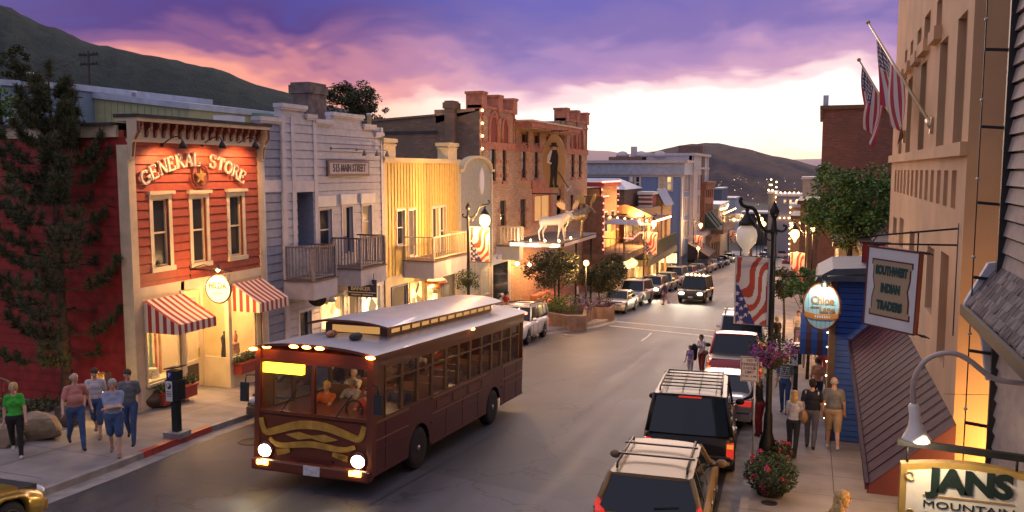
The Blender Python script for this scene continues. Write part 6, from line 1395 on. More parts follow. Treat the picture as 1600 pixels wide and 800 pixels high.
for px, Y, pb, pt, rad, sd, lb in ((868, 47.5, 452, 383, 1.9, 21, 'dark street tree in the brick planter before the hall steps'), (938, 51.5, 462, 398, 1.7, 22, 'dark street tree beside the parked cars by the saloon'), (957, 62, 445, 392, 1.5, 23, 'dark small tree before the saloon porch')):
    XT = Xat(px, Y); tree(XT, Y, Zat(pb, XT, Y), Zat(pt, XT, Y), rad, lb, sd, dl, 5500, .15, 46, tr=.07)
YT = 75; XT = Xat(552, YT); tree(XT, YT, Zat(190, XT, YT), Zat(119, XT, YT), 3.1, 'dark round tree rising behind the brick hall roof', 31, dl, 6500, .26, 60, base=0)
YT = 80; XT = Xat(578, YT); tree(XT, YT, Zat(196, XT, YT), Zat(158, XT, YT), 2.2, 'lower bushy tree behind the brick hall at the right of the round one', 32, dl, 2500, .26, 30, base=0)
YT = 95; XT = Xat(33, YT); tree(XT, YT, Zat(150, XT, YT), Zat(58, XT, YT), 2.6, 'dark tree on the slope above the pale blue building', 33, dl, 5000, .32, 50, base=Zat(165, XT, YT), name='slope_tree')
YT = 24; XT = Xat(6, YT); tree(XT, YT, Zat(215, XT, YT), Zat(125, XT, YT), 1.1, 'bright green shrub tree at the top left corner of the store roof', 34, lf, 1800, .14, 22, base=Zat(260, XT, YT))
YT = 150; XT = Xat(254, YT); pine_px = (254, 120, 165)
def bush(P, r, label, mats_, n, s, name='shrub', flowers=None):
    t = empty(name, P, label, 'shrub'); m = MB()
    for k in range(9): a = k*.7; leaves(m, (r*.45*math.cos(a), r*.45*math.sin(a), r*.42+.1*r*(k % 3)), (r*.55, r*.55, r*.48), n//9, s, mats_)
    m.build('foliage', t)
    if flowers:
        m = MB(); leaves(m, (0, 0, r*.5), (r*.97, r*.97, r*.72), 60, s*1.3, flowers, shell=.85, asp=.9); m.build('flowers', t)
    return t
for px, X_, sd in ((160, -22, 1), (255, -30, 2)): pass
# flower pot by the lamp
P = G(1203, 772, .15); t = empty('flower_pot', P, 'dark planter overflowing with green leaves and red and pink flowers by the near lamp', 'flower pot'); m = MB(); m.lathe([(.26, 0), (.36, .3), (.38, .34), (.33, .34)], (0, 0, 0), mat('pot_dark', (.05, .04, .035), .7), 16); m.build('pot', t)
m = MB(); leaves(m, (0, 0, .44), (.56, .56, .44), 3200, .07, basket_m, shell=.4); m.build('foliage', t); m = MB()
for k in range(12): a = rnd.uniform(0, 6.28); z = rnd.uniform(.08, .9); rr_ = .50*math.sqrt(max(.05, 1-((z-.48)/.45)**2)); leaves(m, (rr_*math.cos(a), rr_*math.sin(a), z), .07, 12, .06, [pinkf, redf], asp=.95)
m.build('flowers', t)
P = G(1220, 715, .15); bush(P, .34, 'small leafy flower clump at the foot of the near lamp', basket_m, 700, .07, flowers=[redf])
# brick planters on the bulb-out
plb = mat('planter_concrete', (.30, .20, .15), .85, nz=(2, .35), bump=(8, .7, .02))
def planter(pts, h, label, bushes):
    c = Vector((sum(p[0] for p in pts)/len(pts), sum(p[1] for p in pts)/len(pts), 0)); z = gz(c.y)+.15; t = empty('planter', (c.x, c.y, z), label, 'planter'); o_ = [(p[0]-c.x, p[1]-c.y) for p in pts]; i_ = [(x*.86, y*.86) for x, y in o_]; n = len(o_); m = MB()
    for k in range(n):
        a, b_, c1, d1 = o_[k], o_[(k+1) % n], i_[(k+1) % n], i_[k]
        m.poly([(*a, -.4), (*b_, -.4), (*b_, h), (*a, h)], plb); m.poly([(*a, h), (*b_, h), (*c1, h), (*d1, h)], plb); m.poly([(*d1, h), (*c1, h), (*c1, h-.3), (*d1, h-.3)], plb)
        L = math.hypot(b_[0]-a[0], b_[1]-a[1]); q = max(1, int(L/.28))
        for s_ in range(q): u = (s_+.5)/q; x, y = a[0]+(b_[0]-a[0])*u, a[1]+(b_[1]-a[1])*u; m.bar((x, y, -.3), (x, y, h-.02), .05, .05, plb)
    m.poly([(*p, h-.15) for p in i_], mat('soil', (.03, .022, .015), 1)); m.build('wall', t)
    m = MB()
    for bx, by, br, mt in bushes: leaves(m, (bx, by, h+br*.4), (br, br, br*.75), int(900*br), .11, mt, shell=.3)
    m.build('plants', t)
A_, B_, C_ = G(851, 507, .15), G(888, 512, .15), G(917, 503, .15)
planter([(A_.x, A_.y), (A_.x+.5, A_.y-.3), (B_.x, B_.y-.1), (B_.x+.9, B_.y+.2), (C_.x, C_.y), (C_.x, C_.y+1.6), (A_.x-.2, A_.y+1.9), (A_.x-1.2, A_.y+1.0)], .78, 'curved ribbed concrete planter with shrubs on the bulb-out', [(-1.0, .3, .8, [lf[0], lf[2], lf[1]]), (0, .4, .8, [lf[0], lf[2]]), (.9, .5, .7, [purf, lf[2], dl[1]]), (-.4, 0, .6, lf)])
D_ = G(922, 498, .15); planter([(D_.x, D_.y), (D_.x+1.15, D_.y+.3), (D_.x+1.1, D_.y+1.6), (D_.x, D_.y+1.4)], .72, 'small square wooden-ribbed planter with a round purple shrub', [(0, 0, .62, [dl[2], purf, lf[2]])])
# rocks, bed and wheel at the far left
rock = mat('sandstone_boulder', (.30, .22, .14), .9, nz=(2.5, .35), bump=(5, .9, .05)); 
def boulder(px, py, w, h, d, label, mt, seed):
    P = G(px, py, .15); r = random.Random(seed); m = MB(); m.ell((0, 0, h*.42), (w/2, d/2, h*.58), mt, 18, 12)
    pl = [(Vector((r.gauss(0, 1), r.gauss(0, 1), r.gauss(0, .8))).normalized(), r.uniform(.60, .86)) for _ in range(16)]; cc = Vector((0, 0, h*.42)); nv = []
    for q in m.v:
        v = Vector(q)-cc; u = Vector((v.x/(w/2), v.y/(d/2), v.z/(h*.58)))
        for nn, lim in pl:
            e = u.dot(nn)-lim
            if e > 0: u -= nn*e
        nv.append((u.x*w/2*1.15, u.y*d/2*1.15, u.z*h*.58*1.15+cc.z))
    m.v = nv; m.sm = [False]*len(m.sm)
    o = m.build('boulder', loc=P+Vector((0, .3, 0))); tag(o, label, 'boulder'); o.rotation_euler = (0, 0, r.uniform(0, 1)); return o
boulder(48, 690, 1.15, .62, .8, 'pale sandstone boulder behind the woman in green', rock, 1)
boulder(96, 668, .75, .55, .7, 'brown split boulder left of the man in the pink shirt', mat('brown_boulder', (.13, .085, .055), .9, nz=(3, .4), bump=(6, .9, .05)), 2)
boulder(-10, 700, 1.0, .5, .8, 'low boulder cut by the left edge of the photo', rock, 3)
boulder(232, 640, .9, .55, .6, 'dark boulder under the left shop window of the red store', mat('brown_boulder', (0,)*3), 4)
boulder(160, 655, 1.0, .5, .7, 'dark low boulder behind the two men walking', mat('brown_boulder', (0,)*3), 5)
m = MB(); b0, b1 = G(-40, 660, .15), G(215, 628, .15); 
for k in range(60):
    u = k/59; c = b0.lerp(b1, u); leaves(m, (c.x-.1+rnd.uniform(-.5, .3), c.y+.5+rnd.uniform(-.3, .6), gz(c.y)+.30), (.35, .35, .22), 60, .09, dl+[lf[2]], shell=.2)
tag(m.build('ground_cover'), 'low dark ground cover along the foot of the red side wall', 'ground cover', kind='stuff')
P = onY(2, 625, 15.6); t = empty('wagon_wheel', P, 'old wooden wagon wheel leaning on the red wall at the left edge', 'wheel'); m = MB(); rr_ = .55
m.tube([(rr_*math.cos(a*math.pi/14), 0, rr_*math.sin(a*math.pi/14)) for a in range(29)], .035, woodm, 6, False); m.build('rim', t)
for k in range(10): a = k*math.pi/5; q = MB(); q.tube([(.06*math.cos(a), 0, .06*math.sin(a)), (rr_*math.cos(a), 0, rr_*math.sin(a))], .02, woodm, 5); q.build('spoke', t)
m = MB(); m.lathe([(.09, -.08), (.09, .08)], (0, 0, 0), woodm, 10, axis=(0, 1, 0)); m.build('hub', t)
# glowing lantern window low in the red side wall
p = onY(158, 600, 17.4); t = empty('lantern', (p.x, 17.4, p.z-.35), 'glowing yellow lantern box by the dark wall behind the walking men', 'lantern'); m = MB(); m.box(-.16, -.02, -.1, .1, .05, .62, glow('lantern_yellow', (1, .60, .10), 3)); m.box(.06, .2, -.1, .1, .0, .5, glow('lantern_yellow', (1,)*3, 1)); m.build('bulb', t); m = MB()
for x in (-.18, 0, .22): m.box(x-.02, x+.02, -.12, .12, -.5, .66, woodm)
m.build('frame', t); lamp('POINT', 22, (1, .6, .2), t, (0, -.4, .3), .15)

# ============================================================ small street furniture
P = G(277, 682, .15); t = empty('parking_meter', P, 'dark parking pay station on a concrete foot by the red kerb', 'pay station'); pm = mat('meter_green_black', (.02, .028, .03), .4, .3); bp = mat('parking_blue', (.02, .03, .16), .4)
m = MB(); m.box(-.24, .24, -.22, .22, 0, .14, kerbm); m.build('foot', t)
m = MB(); m.box(-.085, .085, -.08, .08, .14, 1.0, pm); m.build('post', t); m = MB(); m.box(-.20, .20, -.13, .13, .95, 1.45, pm); m.box(-.16, .16, -.12, .10, 1.45, 1.68, pm); m.build('body', t, bevel=.01)
m = MB(); m.add([(-.20, -.16, 1.70), (.24, -.16, 1.78), (.24, .14, 1.78), (-.20, .14, 1.70), (-.20, -.16, 1.73), (.24, -.16, 1.81), (.24, .14, 1.81), (-.20, .14, 1.73)], [(0,3,2,1), (4,5,6,7), (0,1,5,4), (1,2,6,5), (2,3,7,6), (3,0,4,7)], pm); m.build('solar_panel', t)
m = MB(); m.box(-.17, .02, -.145, -.131, .92, 1.42, white); m.box(-.14, .04, -.135, -.121, 1.49, 1.66, bp); m.lathe([(.075, 0), (.075, .006)], (-.075, -.148, 1.30), bp, 20, axis=(0, 1, 0)); m.build('sign_plate', t)
text('P', .13, white, t, face_M(-.075, -.158, 1.30), 'lettering', .002, .003); text('P', .14, white, t, face_M(-.05, -.142, 1.575), 'lettering', .002, .004)
for k, s_t in enumerate(('PAY AT', 'PARKING', 'METER')): text(s_t, .04, bp, t, face_M(-.075, -.15, 1.16-.055*k), 'lettering', .002, 0)
P = G(1186, 655, .15); Yp = 20.6; Xp = Xat(1180, Yp); zt_ = Zat(557, Xp, Yp); t = empty('parking_sign', (Xp+.0, Yp, gz(Yp)+.15), 'white two hour parking limit sign on a post before the near lamp', 'sign'); zz = zt_-(gz(Yp)+.15); m = MB(); m.tube([(.12, .03, 0), (.12, .03, zz-.1)], .025, galv, 6); m.build('post', t)
m = MB(); cr = [(-.20, -.28), (.20, -.28), (.20, .28), (-.20, .28)]; m.box(-.21, .21, -.012, .0, zz-.60, zz, mat('sign_face_white', (.62, .58, .52), .5)); m.build('sign_board', t, bevel=.008)
m = MB(); bk_ = mat('sign_red_ink', (.20, .06, .05), .6)
for a, b_, c, d in ((-.19, .19, zz-.585, zz-.57), (-.19, .19, zz-.03, zz-.015), (-.19, -.178, zz-.57, zz-.03), (.178, .19, zz-.57, zz-.03)): m.box(a, b_, -.016, -.012, c, d, bk_)
m.build('border', t)
for k, (s_t, sz) in enumerate((('NO', .08), ('PARKING', .09), ('2 HOUR', .08), ('LIMIT', .09), ('9 AM - 6 PM', .06))): text(s_t, sz, bk_, t, face_M(0, -.017, zz-.09-.095*k), 'lettering', .002, .002)
P = onY(1244, 555, 30); t = empty('parking_meter', (P.x, 30, gz(30)+.15), 'far parking pay station with a blue P badge on the right pavement', 'pay station'); m = MB(); m.box(-.08, .08, -.08, .08, 0, 1.1, pm); m.build('post', t); m = MB(); m.box(-.18, .18, -.12, .12, 1.0, 1.6, pm); m.build('body', t); m = MB(); m.box(-.14, .06, -.13, -.121, .95, 1.35, white); m.lathe([(.07, 0), (.07, .01)], (-.04, -.14, 1.25), bp, 16, axis=(0, 1, 0)); m.build('sign_plate', t)
m = MB(); m.box(-.25, .28, -.2, .2, 1.66, 1.70, pm); m.build('solar_panel', t)
text('P', .12, white, t, face_M(-.04, -.15, 1.25), 'lettering', .002, .003)
# traffic light far away
P = onY(1158, 372, 118); t = empty('signal', (P.x, 118, gz(118)+.15), 'distant red signal light on a pole at the left kerb', 'signal'); h = P.z-gz(118)-.15; m = MB(); m.tube([(0, 0, 0), (0, 0, h+.5)], .10, iron, 6); m.build('pole', t); m = MB(); m.ell((0, -.1, h), .32, glow('signal_red', (1, .12, .05), 14), 8, 6); m.build('lamp_glass', t); m = MB(); m.box(-.3, .3, 0, .4, h-1.2, h+.6, iron); m.build('housing', t)

# ============================================================ moose figures on the canopy
cz = 0; fr = Fr((LX, Yat(741, LX)), (LX, Yat(911, LX))); YM = Yat(868, -15.6)
cx0, cx1 = fr.x(838, -1.8), fr.x(925, -1.8)*.0
Yc0, Yc1 = Yat(836, -16.0), Yat(836, -16.0)+8.5; Xo = -14.35; zc0 = Zat(385, -16, Yc0)
t = empty('entrance_canopy', (-16, Yc0, zc0), 'dark iron and glass canopy jutting over the hall door with glowing edge panels', 'canopy')
m = MB(); m.box(-1.6, 1.65, 0, 8.5, 0, .22, mat('canopy_dark', (.05, .035, .03), .6)); m.box(-1.65, 1.7, -.06, 8.56, .22, .28, mat('dark_canopy_deck', (.11, .07, .06), .7)); m.build('roof', t)
m = MB(); m.box(-1.55, 1.6, -.09, -.06, -.02, .20, glow('canopy_glow', (1, .80, .52), 3.0, 1.6, .15)); m.build('light_panel', t); m = MB(); m.box(1.71, 1.74, .4, 8.1, .0, .19, mat('panel_pink', (.55, .42, .40), .6)); m.build('side_panel', t)
m = MB()
for y in (.4, 4.2, 8.1): m.tube([(1.4, y, -(zc0-gz(Yc0+y))), (1.4, y, 0)], .07, iron, 8)
m.each('column', t); lamp('POINT', 160, WARM, t, (0, 3, -.4), .3)
for k, (x, y, z) in enumerate(((-.9, .25, .36), (.4, .25, .36))): lamp('POINT', 26, (1, .75, .5), t, (x, y-.5, z+.15), .08)
for x, y in ((-.3, .1), (.6, .1), (1.45, .2), (1.5, 2.6)): m = MB(); m.ell((x, y, .36), .055, bulb, 8, 6); m.build('foot_light', t)
lamp('POINT', 45, (1, .70, .35), t, (1.9, 2.6, .9), .1)
def moose(P, s, rz, mt, label, antl, turn=0):
    t = empty('moose_statue', P, label, 'statue', rz=rz); prims = []
    C = lambda a, b, ra, rb: prims.append((Vector(a)*s, Vector(b)*s, ra*s, rb*s, 0))
    C((-.75, 0, 1.33), (-.15, 0, 1.36), .31, .30); C((-.15, 0, 1.36), (.50, 0, 1.42), .31, .38); C((.45, 0, 1.62), (.2, 0, 1.62), .22, .15); C((-.8, 0, 1.42), (-.9, 0, 1.3), .2, .13)
    T_ = lambda x, y, z: (1.02+(x-1.02)*math.cos(turn)+y*math.sin(-turn), (x-1.02)*math.sin(turn)+y*math.cos(turn), z)
    C((.60, 0, 1.55), (1.02, 0, 1.85), .29, .18); C(T_(1.02, 0, 1.88), T_(1.30, 0, 1.82), .15, .12); C(T_(1.30, 0, 1.82), T_(1.58, 0, 1.60), .11, .095); C(T_(1.16, 0, 1.66), T_(1.14, 0, 1.5), .05, .025); C((-.98, 0, 1.35), (-1.04, 0, 1.2), .04, .03)
    for sy in (-1, 1):
        off_ = .12*sy
        C((.48, .13*sy, 1.3), (.50+off_, .14*sy, .72), .15, .085); C((.50+off_, .14*sy, .72), (.50+off_*1.6, .14*sy, .12), .072, .052); C((.50+off_*1.6, .14*sy, .10), (.56+off_*1.6, .14*sy, .04), .055, .05)
        C((-.82, .13*sy, 1.28), (-.72+off_, .14*sy, .92), .20, .11); C((-.72+off_, .14*sy, .92), (-.92+off_, .14*sy, .62), .09, .07); C((-.92+off_, .14*sy, .62), (-.86+off_, .14*sy, .10), .066, .05); C((-.86+off_, .14*sy, .10), (-.80+off_, .14*sy, .04), .055, .05)
        C(T_(1.02, .1*sy, 1.98), T_(.98, .26*sy, 2.04), .05, .025)
    o = blob('body', prims, [mt], .03*s, t)
    for sy in (-1, 1):
        m = MB(); m.tube([Vector(T_(1.12, .06*sy, 1.98))*s, Vector(T_(1.08, .30*sy, 2.08))*s], [.04*s, .05*s], antl, 6)
        pal = [(.28, 0), (.5, -.10), (.85, -.05), (1.0, .16), (.88, .13), (.92, .36), (.78, .26), (.74, .50), (.62, .30), (.55, .52), (.46, .28), (.36, .40), (.34, .18)]
        Pm = Matrix(((-.25, .30, 0), (sy, 0, 0), (.28, .95, 0)))
        top = [Vector(T_(1.06+(-.22)*u+.30*v, sy*u*.95, 2.04+.42*u+1.0*v))*s for u, v in pal]; nrm = Vector((math.cos(turn), math.sin(turn), -.3)).normalized()*.03*s
        n = len(top); m.add([p+nrm for p in top]+[p-nrm for p in top], [tuple(range(n)), tuple(range(2*n-1, n-1, -1))]+[(i, (i+1) % n, (i+1) % n+n, i+n) for i in range(n)], antl); m.build('antler', t)
    return t
for k, (px, py, rz, mt, lb) in enumerate(((866, 374, 8, mat('moose_white', (.74, .66, .58), .5), 'white full-size moose statue standing on the lit canopy'), (900, 374, 55, mat('moose_bronze', (.12, .08, .05), .4, .6, nz=(6, .6), c2=(.35, .26, .15)), 'dark bronze spotted moose statue with gold antlers behind the white one'))):
    Ym = Yc0+(1.0 if k == 0 else 3.6); Xm = Xat(px, Ym); moose((Xm, Ym, zc0+.30), 0.88 if k == 0 else 0.98, R(rz), mt, lb, (mat('antler_cream', (.66, .50, .30), .5), mat('antler_gold', (.60, .42, .14), .4, .4))[k], R(-50) if k == 0 else 0)

# ============================================================ vehicles: local x forward, y left, z up
def slope_M(X, Y, head, dz=0):
    """head: compass angle of travel measured from +X; the frame leans with the road"""
    n = Vector((0, S, 1)).normalized(); f = Vector((math.cos(head), math.sin(head), 0)); f = (f-n*f.dot(n)).normalized(); l = n.cross(f)
    return Matrix(((f.x, l.x, n.x, X), (f.y, l.y, n.y, Y), (f.z, l.z, n.z, gz(Y)+dz), (0, 0, 0, 1)))
tyre = mat('tyre_rubber', (.018, .017, .018), .85); alloy = mat('wheel_alloy', (.38, .37, .38), .3, .8); blackp = mat('black_plastic', (.025, .025, .027), .5); carglass = mat('car_glass', (.008, .016, .026), .06, spec=.45)
chrome = mat('chrome', (.6, .58, .56), .15, 1.0); tail = mat('tail_red', (.42, .02, .015), .25, emit=((1, .05, .03), .25), coat=.5); amber = mat('lens_amber', (.55, .20, .03), .25, emit=((1, .35, .05), .3)); headoff = mat('headlamp_clear', (.55, .56, .6), .12, spec=.9, coat=.6)
headon = glow('headlight_on', (1, .86, .52), 14); plate_m = mat('number_plate', (.62, .60, .60), .5, nz=(14, .3)); interior = mat('car_interior', (.04, .03, .028), .9)
def wheel(root, x, y, r, w, side, spokes=6, hub=alloy):
    m = MB(); m.lathe([(r*.66, -w/2), (r*.9, -w/2), (r, -w*.36), (r, w*.36), (r*.9, w/2), (r*.66, w/2)], (0, 0, 0), tyre, 26, axis=(0, 1, 0)); wo = m.build('wheel', root, loc=(x, y, r))
    q = MB(); o_ = side*w*.40
    q.lathe([(r*.68, -.02), (r*.68, .02), (r*.60, .025), (r*.58, -.01)], (0, o_, 0), hub, 26, axis=(0, side, 0)); q.lathe([(r*.60, -.09), (r*.58, -.08)], (0, o_, 0), blackp, 20, axis=(0, side, 0))
    for k in range(spokes): a = 2*math.pi*k/spokes; q.bar((.04*math.cos(a), o_, .04*math.sin(a)), (r*.62*math.cos(a), o_, r*.62*math.sin(a)), .06, .035, hub, up=(0, 1, 0))
    q.lathe([(.07, -.02), (.065, .04), (.0, .045)], (0, o_, 0), hub, 12, axis=(0, side, 0)); q.build('rim', wo)
def car(name, label, X, Y, head, paint, L=4.6, W=1.8, H=1.45, prof='sedan', scale=1, lights=None, group=None, rails=False, detail=2, lower=None, dz=0, cat='car', wr=None, glass=None):
    t = empty(name, None, label, cat, group, M4=slope_M(X, Y, head, dz) @ Matrix.Scale(scale, 4)); hl, hw = L/2, W/2; wr = wr or .335; glass = glass or carglass
    P = {'sedan': dict(top=[(-1, .72), (-.97, .86), (-.80, .90), (-.55, .93), (.18, .93), (.30, .90), (.80, .78), (.95, .68), (1, .52)], gh=(.36, .08, -.38, -.72), belt=.91, sill=.20),
         'suv': dict(top=[(-1, .80), (-.985, 1.0), (-.9, 1.05), (.20, 1.06), (.34, 1.04), (.80, .98), (.94, .88), (1, .62)], gh=(.42, .22, -.90, -.985), belt=1.04, sill=.30),
         'wagon': dict(top=[(-1, .75), (-.985, .90), (-.9, .96), (.2, .94), (.34, .92), (.80, .82), (.95, .72), (1, .50)], gh=(.42, .14, -.84, -.97), belt=.93, sill=.22),
         'van': dict(top=[(-1, .85), (-.99, 1.1), (-.9, 1.12), (.45, 1.1), (.62, 1.05), (.88, .92), (1, .6)], gh=(.66, .44, -.94, -.99), belt=1.1, sill=.25),
         'pickup': dict(top=[(-1, .80), (-.99, 1.08), (-.9, 1.10), (.15, 1.08), (.34, 1.06), (.85, .98), (.96, .84), (1, .6)], gh=(.38, .20, -.12, -.30), belt=1.07, sill=.32)}[prof]
    def topz(u):
        tp = P['top']
        for (a, za), (b, zb_) in zip(tp, tp[1:]):
            if a <= u <= b: return za+(zb_-za)*(u-a)/(b-a)
        return tp[-1][1]
    ax = (hl*.62, -hl*.60); us = [-1, -.99, -.97, -.93, -.88]+[-.85+i*.025 for i in range(69)]+[.88, .92, .95, .975, .99, 1]
    m = MB(); vs = []; 
    for u in us:
        x = u*hl; zt_ = topz(u); zb_ = P['sill']
        e = abs(u); wf = 1-.10*max(0, (e-.80)/.20)**2.2-(.07*max(0, (e-.95)/.05)**2)
        if e > .9: zb_ += .10*((e-.9)/.1)
        arch = 0
        for a in ax:
            d = abs(x-a)
            if d < wr*1.2: arch = max(arch, wr+math.sqrt(max(0, (wr*1.2)**2-d*d)))
        zb_ = max(zb_, arch if arch > wr else zb_); zb_ = min(zb_, zt_-.12); h = zt_-zb_; w = hw*wf
        flare = .015 if arch > wr else 0
        ring = [(w*.90, zb_), (w*.985+flare, zb_+min(.10, h*.15)), (w+flare, zb_+h*.45), (w*.99, zt_-min(.16, h*.3)), (w*.955, zt_-.06), (w*.88, zt_-.01), (w*.55, zt_+.022), (0, zt_+.03)]
        ring = ring+[(-y, z) for y, z in ring[-2::-1]]; vs += [(x, y, z) for y, z in ring]
    K = 15; n = len(us); mi_paint = paint
    m.add(vs, [(i*K+k, i*K+k+1, (i+1)*K+k+1, (i+1)*K+k) for i in range(n-1) for k in range(K-1)], paint, True)
    m.add([vs[k] for k in range(K)], [tuple(range(K))[::-1]], paint); m.add([vs[(n-1)*K+k] for k in range(K)], [tuple(range(K))], paint)
    if lower: m.box(-hl*.985, hl*.985, -hw*.97, hw*.97, P['sill']-.02, P['sill']+.16, lower)
    m.box(-hl*.93, hl*.93, -hw*.80, hw*.80, P['sill']-.02, P['belt']-.12, blackp)
    body = m.build('body', t)
    # greenhouse
    xa, xb, xc, xd = [v*hl for v in P['gh']]; zb_ = P['belt']-.02; zr = H-.05; wb, wt = hw*.90, hw*(.70 if prof not in ('van',) else .80); 
    if prof in ('suv', 'pickup'): wt = hw*.76
    ns = 6; 
    def pt(x, z, s): 
        u = (z-zb_)/(zr-zb_); return (x, s*(wb+(wt-wb)*u**1.15), z)
    def side(s):
        rows = []
        for i in range(ns+1):
            u = i/ns; z = zb_+(zr-zb_)*u; rows.append([pt(xd+(xc-xd)*u+((xa+(xb-xa)*u)-(xd+(xc-xd)*u))*j/8, z, s) for j in range(9)])
        return rows
    g = MB()
    for s in (1, -1):
        rw = side(s); v = [p for r_ in rw for p in r_]; g.add(v, [(i*9+j, i*9+j+1, (i+1)*9+j+1, (i+1)*9+j) for i in range(ns) for j in range(8)], glass, True)
    for (x0_, x1_, bulge) in ((xa, xb, .10), (xd, xc, -.05)):
        v = []
        for i in range(ns+1):
            u = i/ns; z = zb_+(zr-zb_)*u; w = wb+(wt-wb)*u**1.15
            for j in range(9): q = j/4-1; v.append((x0_+(x1_-x0_)*u+bulge*(1-q*q), w*q, z))
        g.add(v, [(i*9+j, i*9+j+1, (i+1)*9+j+1, (i+1)*9+j) for i in range(ns) for j in range(8)], glass, True)
    g.build('windows', t)
    m = MB(); N_ = 12; v = []
    x0r, x1r = xc-.03, xb+.05
    for i in range(N_+1):
        x = x0r+(x1r-x0r)*i/N_; e = abs(2*i/N_-1)
        for j in range(9): q = j/4-1; v.append((x+(.09 if i == N_ else (-.045 if i == 0 else 0))*(1-q*q), (wt+.015)*q, zr+.052*(1-q**4)*(1-.55*e**3)+.0))
    v2 = [(x, y, zr-.035) for x, y, z in v]; b0 = len(v); E_ = []
    m.add(v, [(i*9+j, i*9+j+1, (i+1)*9+j+1, (i+1)*9+j) for i in range(N_) for j in range(8)], paint, True)
    edge = [j for j in range(9)]+[i*9+8 for i in range(1, N_+1)]+[N_*9+j for j in range(7, -1, -1)]+[i*9 for i in range(N_-1, 0, -1)]
    m.add([v[e] for e in edge]+[v2[e] for e in edge], [(i, (i+1) % len(edge), (i+1) % len(edge)+len(edge), i+len(edge)) for i in range(len(edge))], paint)
    m.build('roof', t)
    m = MB(); pil = [(xa, xb, .075), (xd, xc, .10)]
    mids = {'sedan': (.50,), 'suv': (.26, .55), 'wagon': (.28, .58), 'van': (.35, .66), 'pickup': (.5,)}[prof]
    for s in (1, -1):
        for x0_, x1_, w in pil: m.tube([pt(x0_, zb_, s), pt((x0_+x1_)/2, (zb_+zr)/2, s), pt(x1_, zr, s)], w*.5, paint, 6)
        for f_ in mids: x_ = xd+(xa-xd)*f_; x2_ = xc+(xb-xc)*f_; m.bar(pt(x_, zb_, s), pt(x2_, zr, s), .07, .03, blackp if detail > 1 else paint, up=(0, s, 0))
        m.tube([pt(xa, zb_+.02, s), pt(xd, zb_+.02, s)], .022, blackp if prof != 'suv' else paint, 6)
    m.each('pillar', t)
    if prof == 'pickup':
        m = MB(); m.box(-hl*.96, -hl*.33, -hw*.80, hw*.80, P['belt']-.02, P['belt']+.06, blackp); m.build('bed_cover', t)
    for a in ax:
        for s in (1, -1): wheel(t, a, s*(hw-.12), wr, .23, s, 5 if detail < 2 else 6)
    # front
    zf = topz(.98); hz = P['belt']*.70
    m = MB(); m.box(hl-.06, hl+.012, -hw*.40, hw*.40, hz-.10, hz+.08, blackp)
    for k in range(4): m.box(hl+.0, hl+.018, -hw*.38, hw*.38, hz-.08+k*.045, hz-.065+k*.045, chrome)
    m.build('grille', t)
    m = MB(); m.box(hl-.18, hl+.06, -hw*.86, hw*.86, P['sill']+.06, P['sill']+.28, paint if prof in ('sedan', 'wagon', 'van') else blackp); m.build('bumper', t, bevel=.03)
    for s in (1, -1):
        m = MB(); m.ell((hl-.09, s*hw*.66, hz+.0), (.14, .20, .105), headon if lights else headoff, 12, 8); m.build('headlight', t)
        if lights: lamp('SPOT', lights, (1, .86, .62), t, (hl+.10, s*hw*.66, hz), .08, rot=(0, R(-84), 0), spot=75)
    m = MB(); m.box(hl+.06, hl+.07, -.17, .17, P['sill']+.12, P['sill']+.25, plate_m); m.build('number_plate', t)
    # rear
    bt = P['belt']
    m = MB(); m.box(-hl-.07, -hl+.20, -hw*.90, hw*.90, P['sill']+.04, P['sill']+.28, paint if prof in ('sedan', 'wagon', 'van') else (blackp if prof == 'pickup' else paint)); m.box(-hl-.08, -hl+.05, -hw*.86, hw*.86, P['sill']+.25, P['sill']+.29, blackp); m.build('bumper', t, bevel=.03)
    for s in (1, -1):
        m = MB()
        if prof == 'wagon':
            m.tube([(-hl+.02, s*hw*.80, bt-.30), (-hl+.03, s*hw*.82, bt-.02), (xd+.03, s*wb*.985, bt+.05), (xc+.02, s*(wt+.01), zr-.06)], [.07, .085, .055, .03], tail, 8)
        elif prof in ('suv', 'pickup', 'van'):
            z0_ = bt-.50 if prof != 'van' else bt-.45; m.box(-hl-.02, -hl+.10, s*hw*.80, s*hw*.955, z0_, z0_+.34, tail); m.box(-hl-.024, -hl+.09, s*hw*.805, s*hw*.95, z0_+.22, z0_+.32, amber)
        else: m.box(-hl-.01, -hl+.12, s*hw*.50, s*hw*.90, bt-.26, bt-.10, tail)
        m.build('taillight', t, bevel=.012)
    m = MB(); zpl = P['sill']+.40 if prof != 'suv' else P['sill']+.14; m.box(-hl-.085 if prof == 'suv' else -hl-.03, -hl+.0, -.17, .17, zpl, zpl+.14, plate_m); m.build('number_plate', t)
    if detail > 1:
        m = MB()
        for s in (1, -1):
            for u in ([.33, -.02, -.36] if prof != 'sedan' else [.30, -.05, -.38]):
                x_ = u*hl; m.box(x_-.004, x_+.004, s*hw*.995, s*(hw+.004), P['sill']+.12, P['belt']-.16, blackp)
            for u in (.05, -.30): m.box(u*hl-.1, u*hl+.07, s*(hw-.005), s*(hw+.02), P['belt']-.24, P['belt']-.20, paint)
        m.each('door_handle', t)
    for s in (1, -1):
        m = MB(); x_ = xa-.10; m.ell((x_, s*(hw+.09), zb_+.10), (.07, .12, .085), paint if prof != 'pickup' else blackp, 10, 6); m.bar((x_, s*(hw*.88), zb_+.04), (x_, s*(hw+.05), zb_+.08), .05, .04, blackp); m.build('mirror', t)
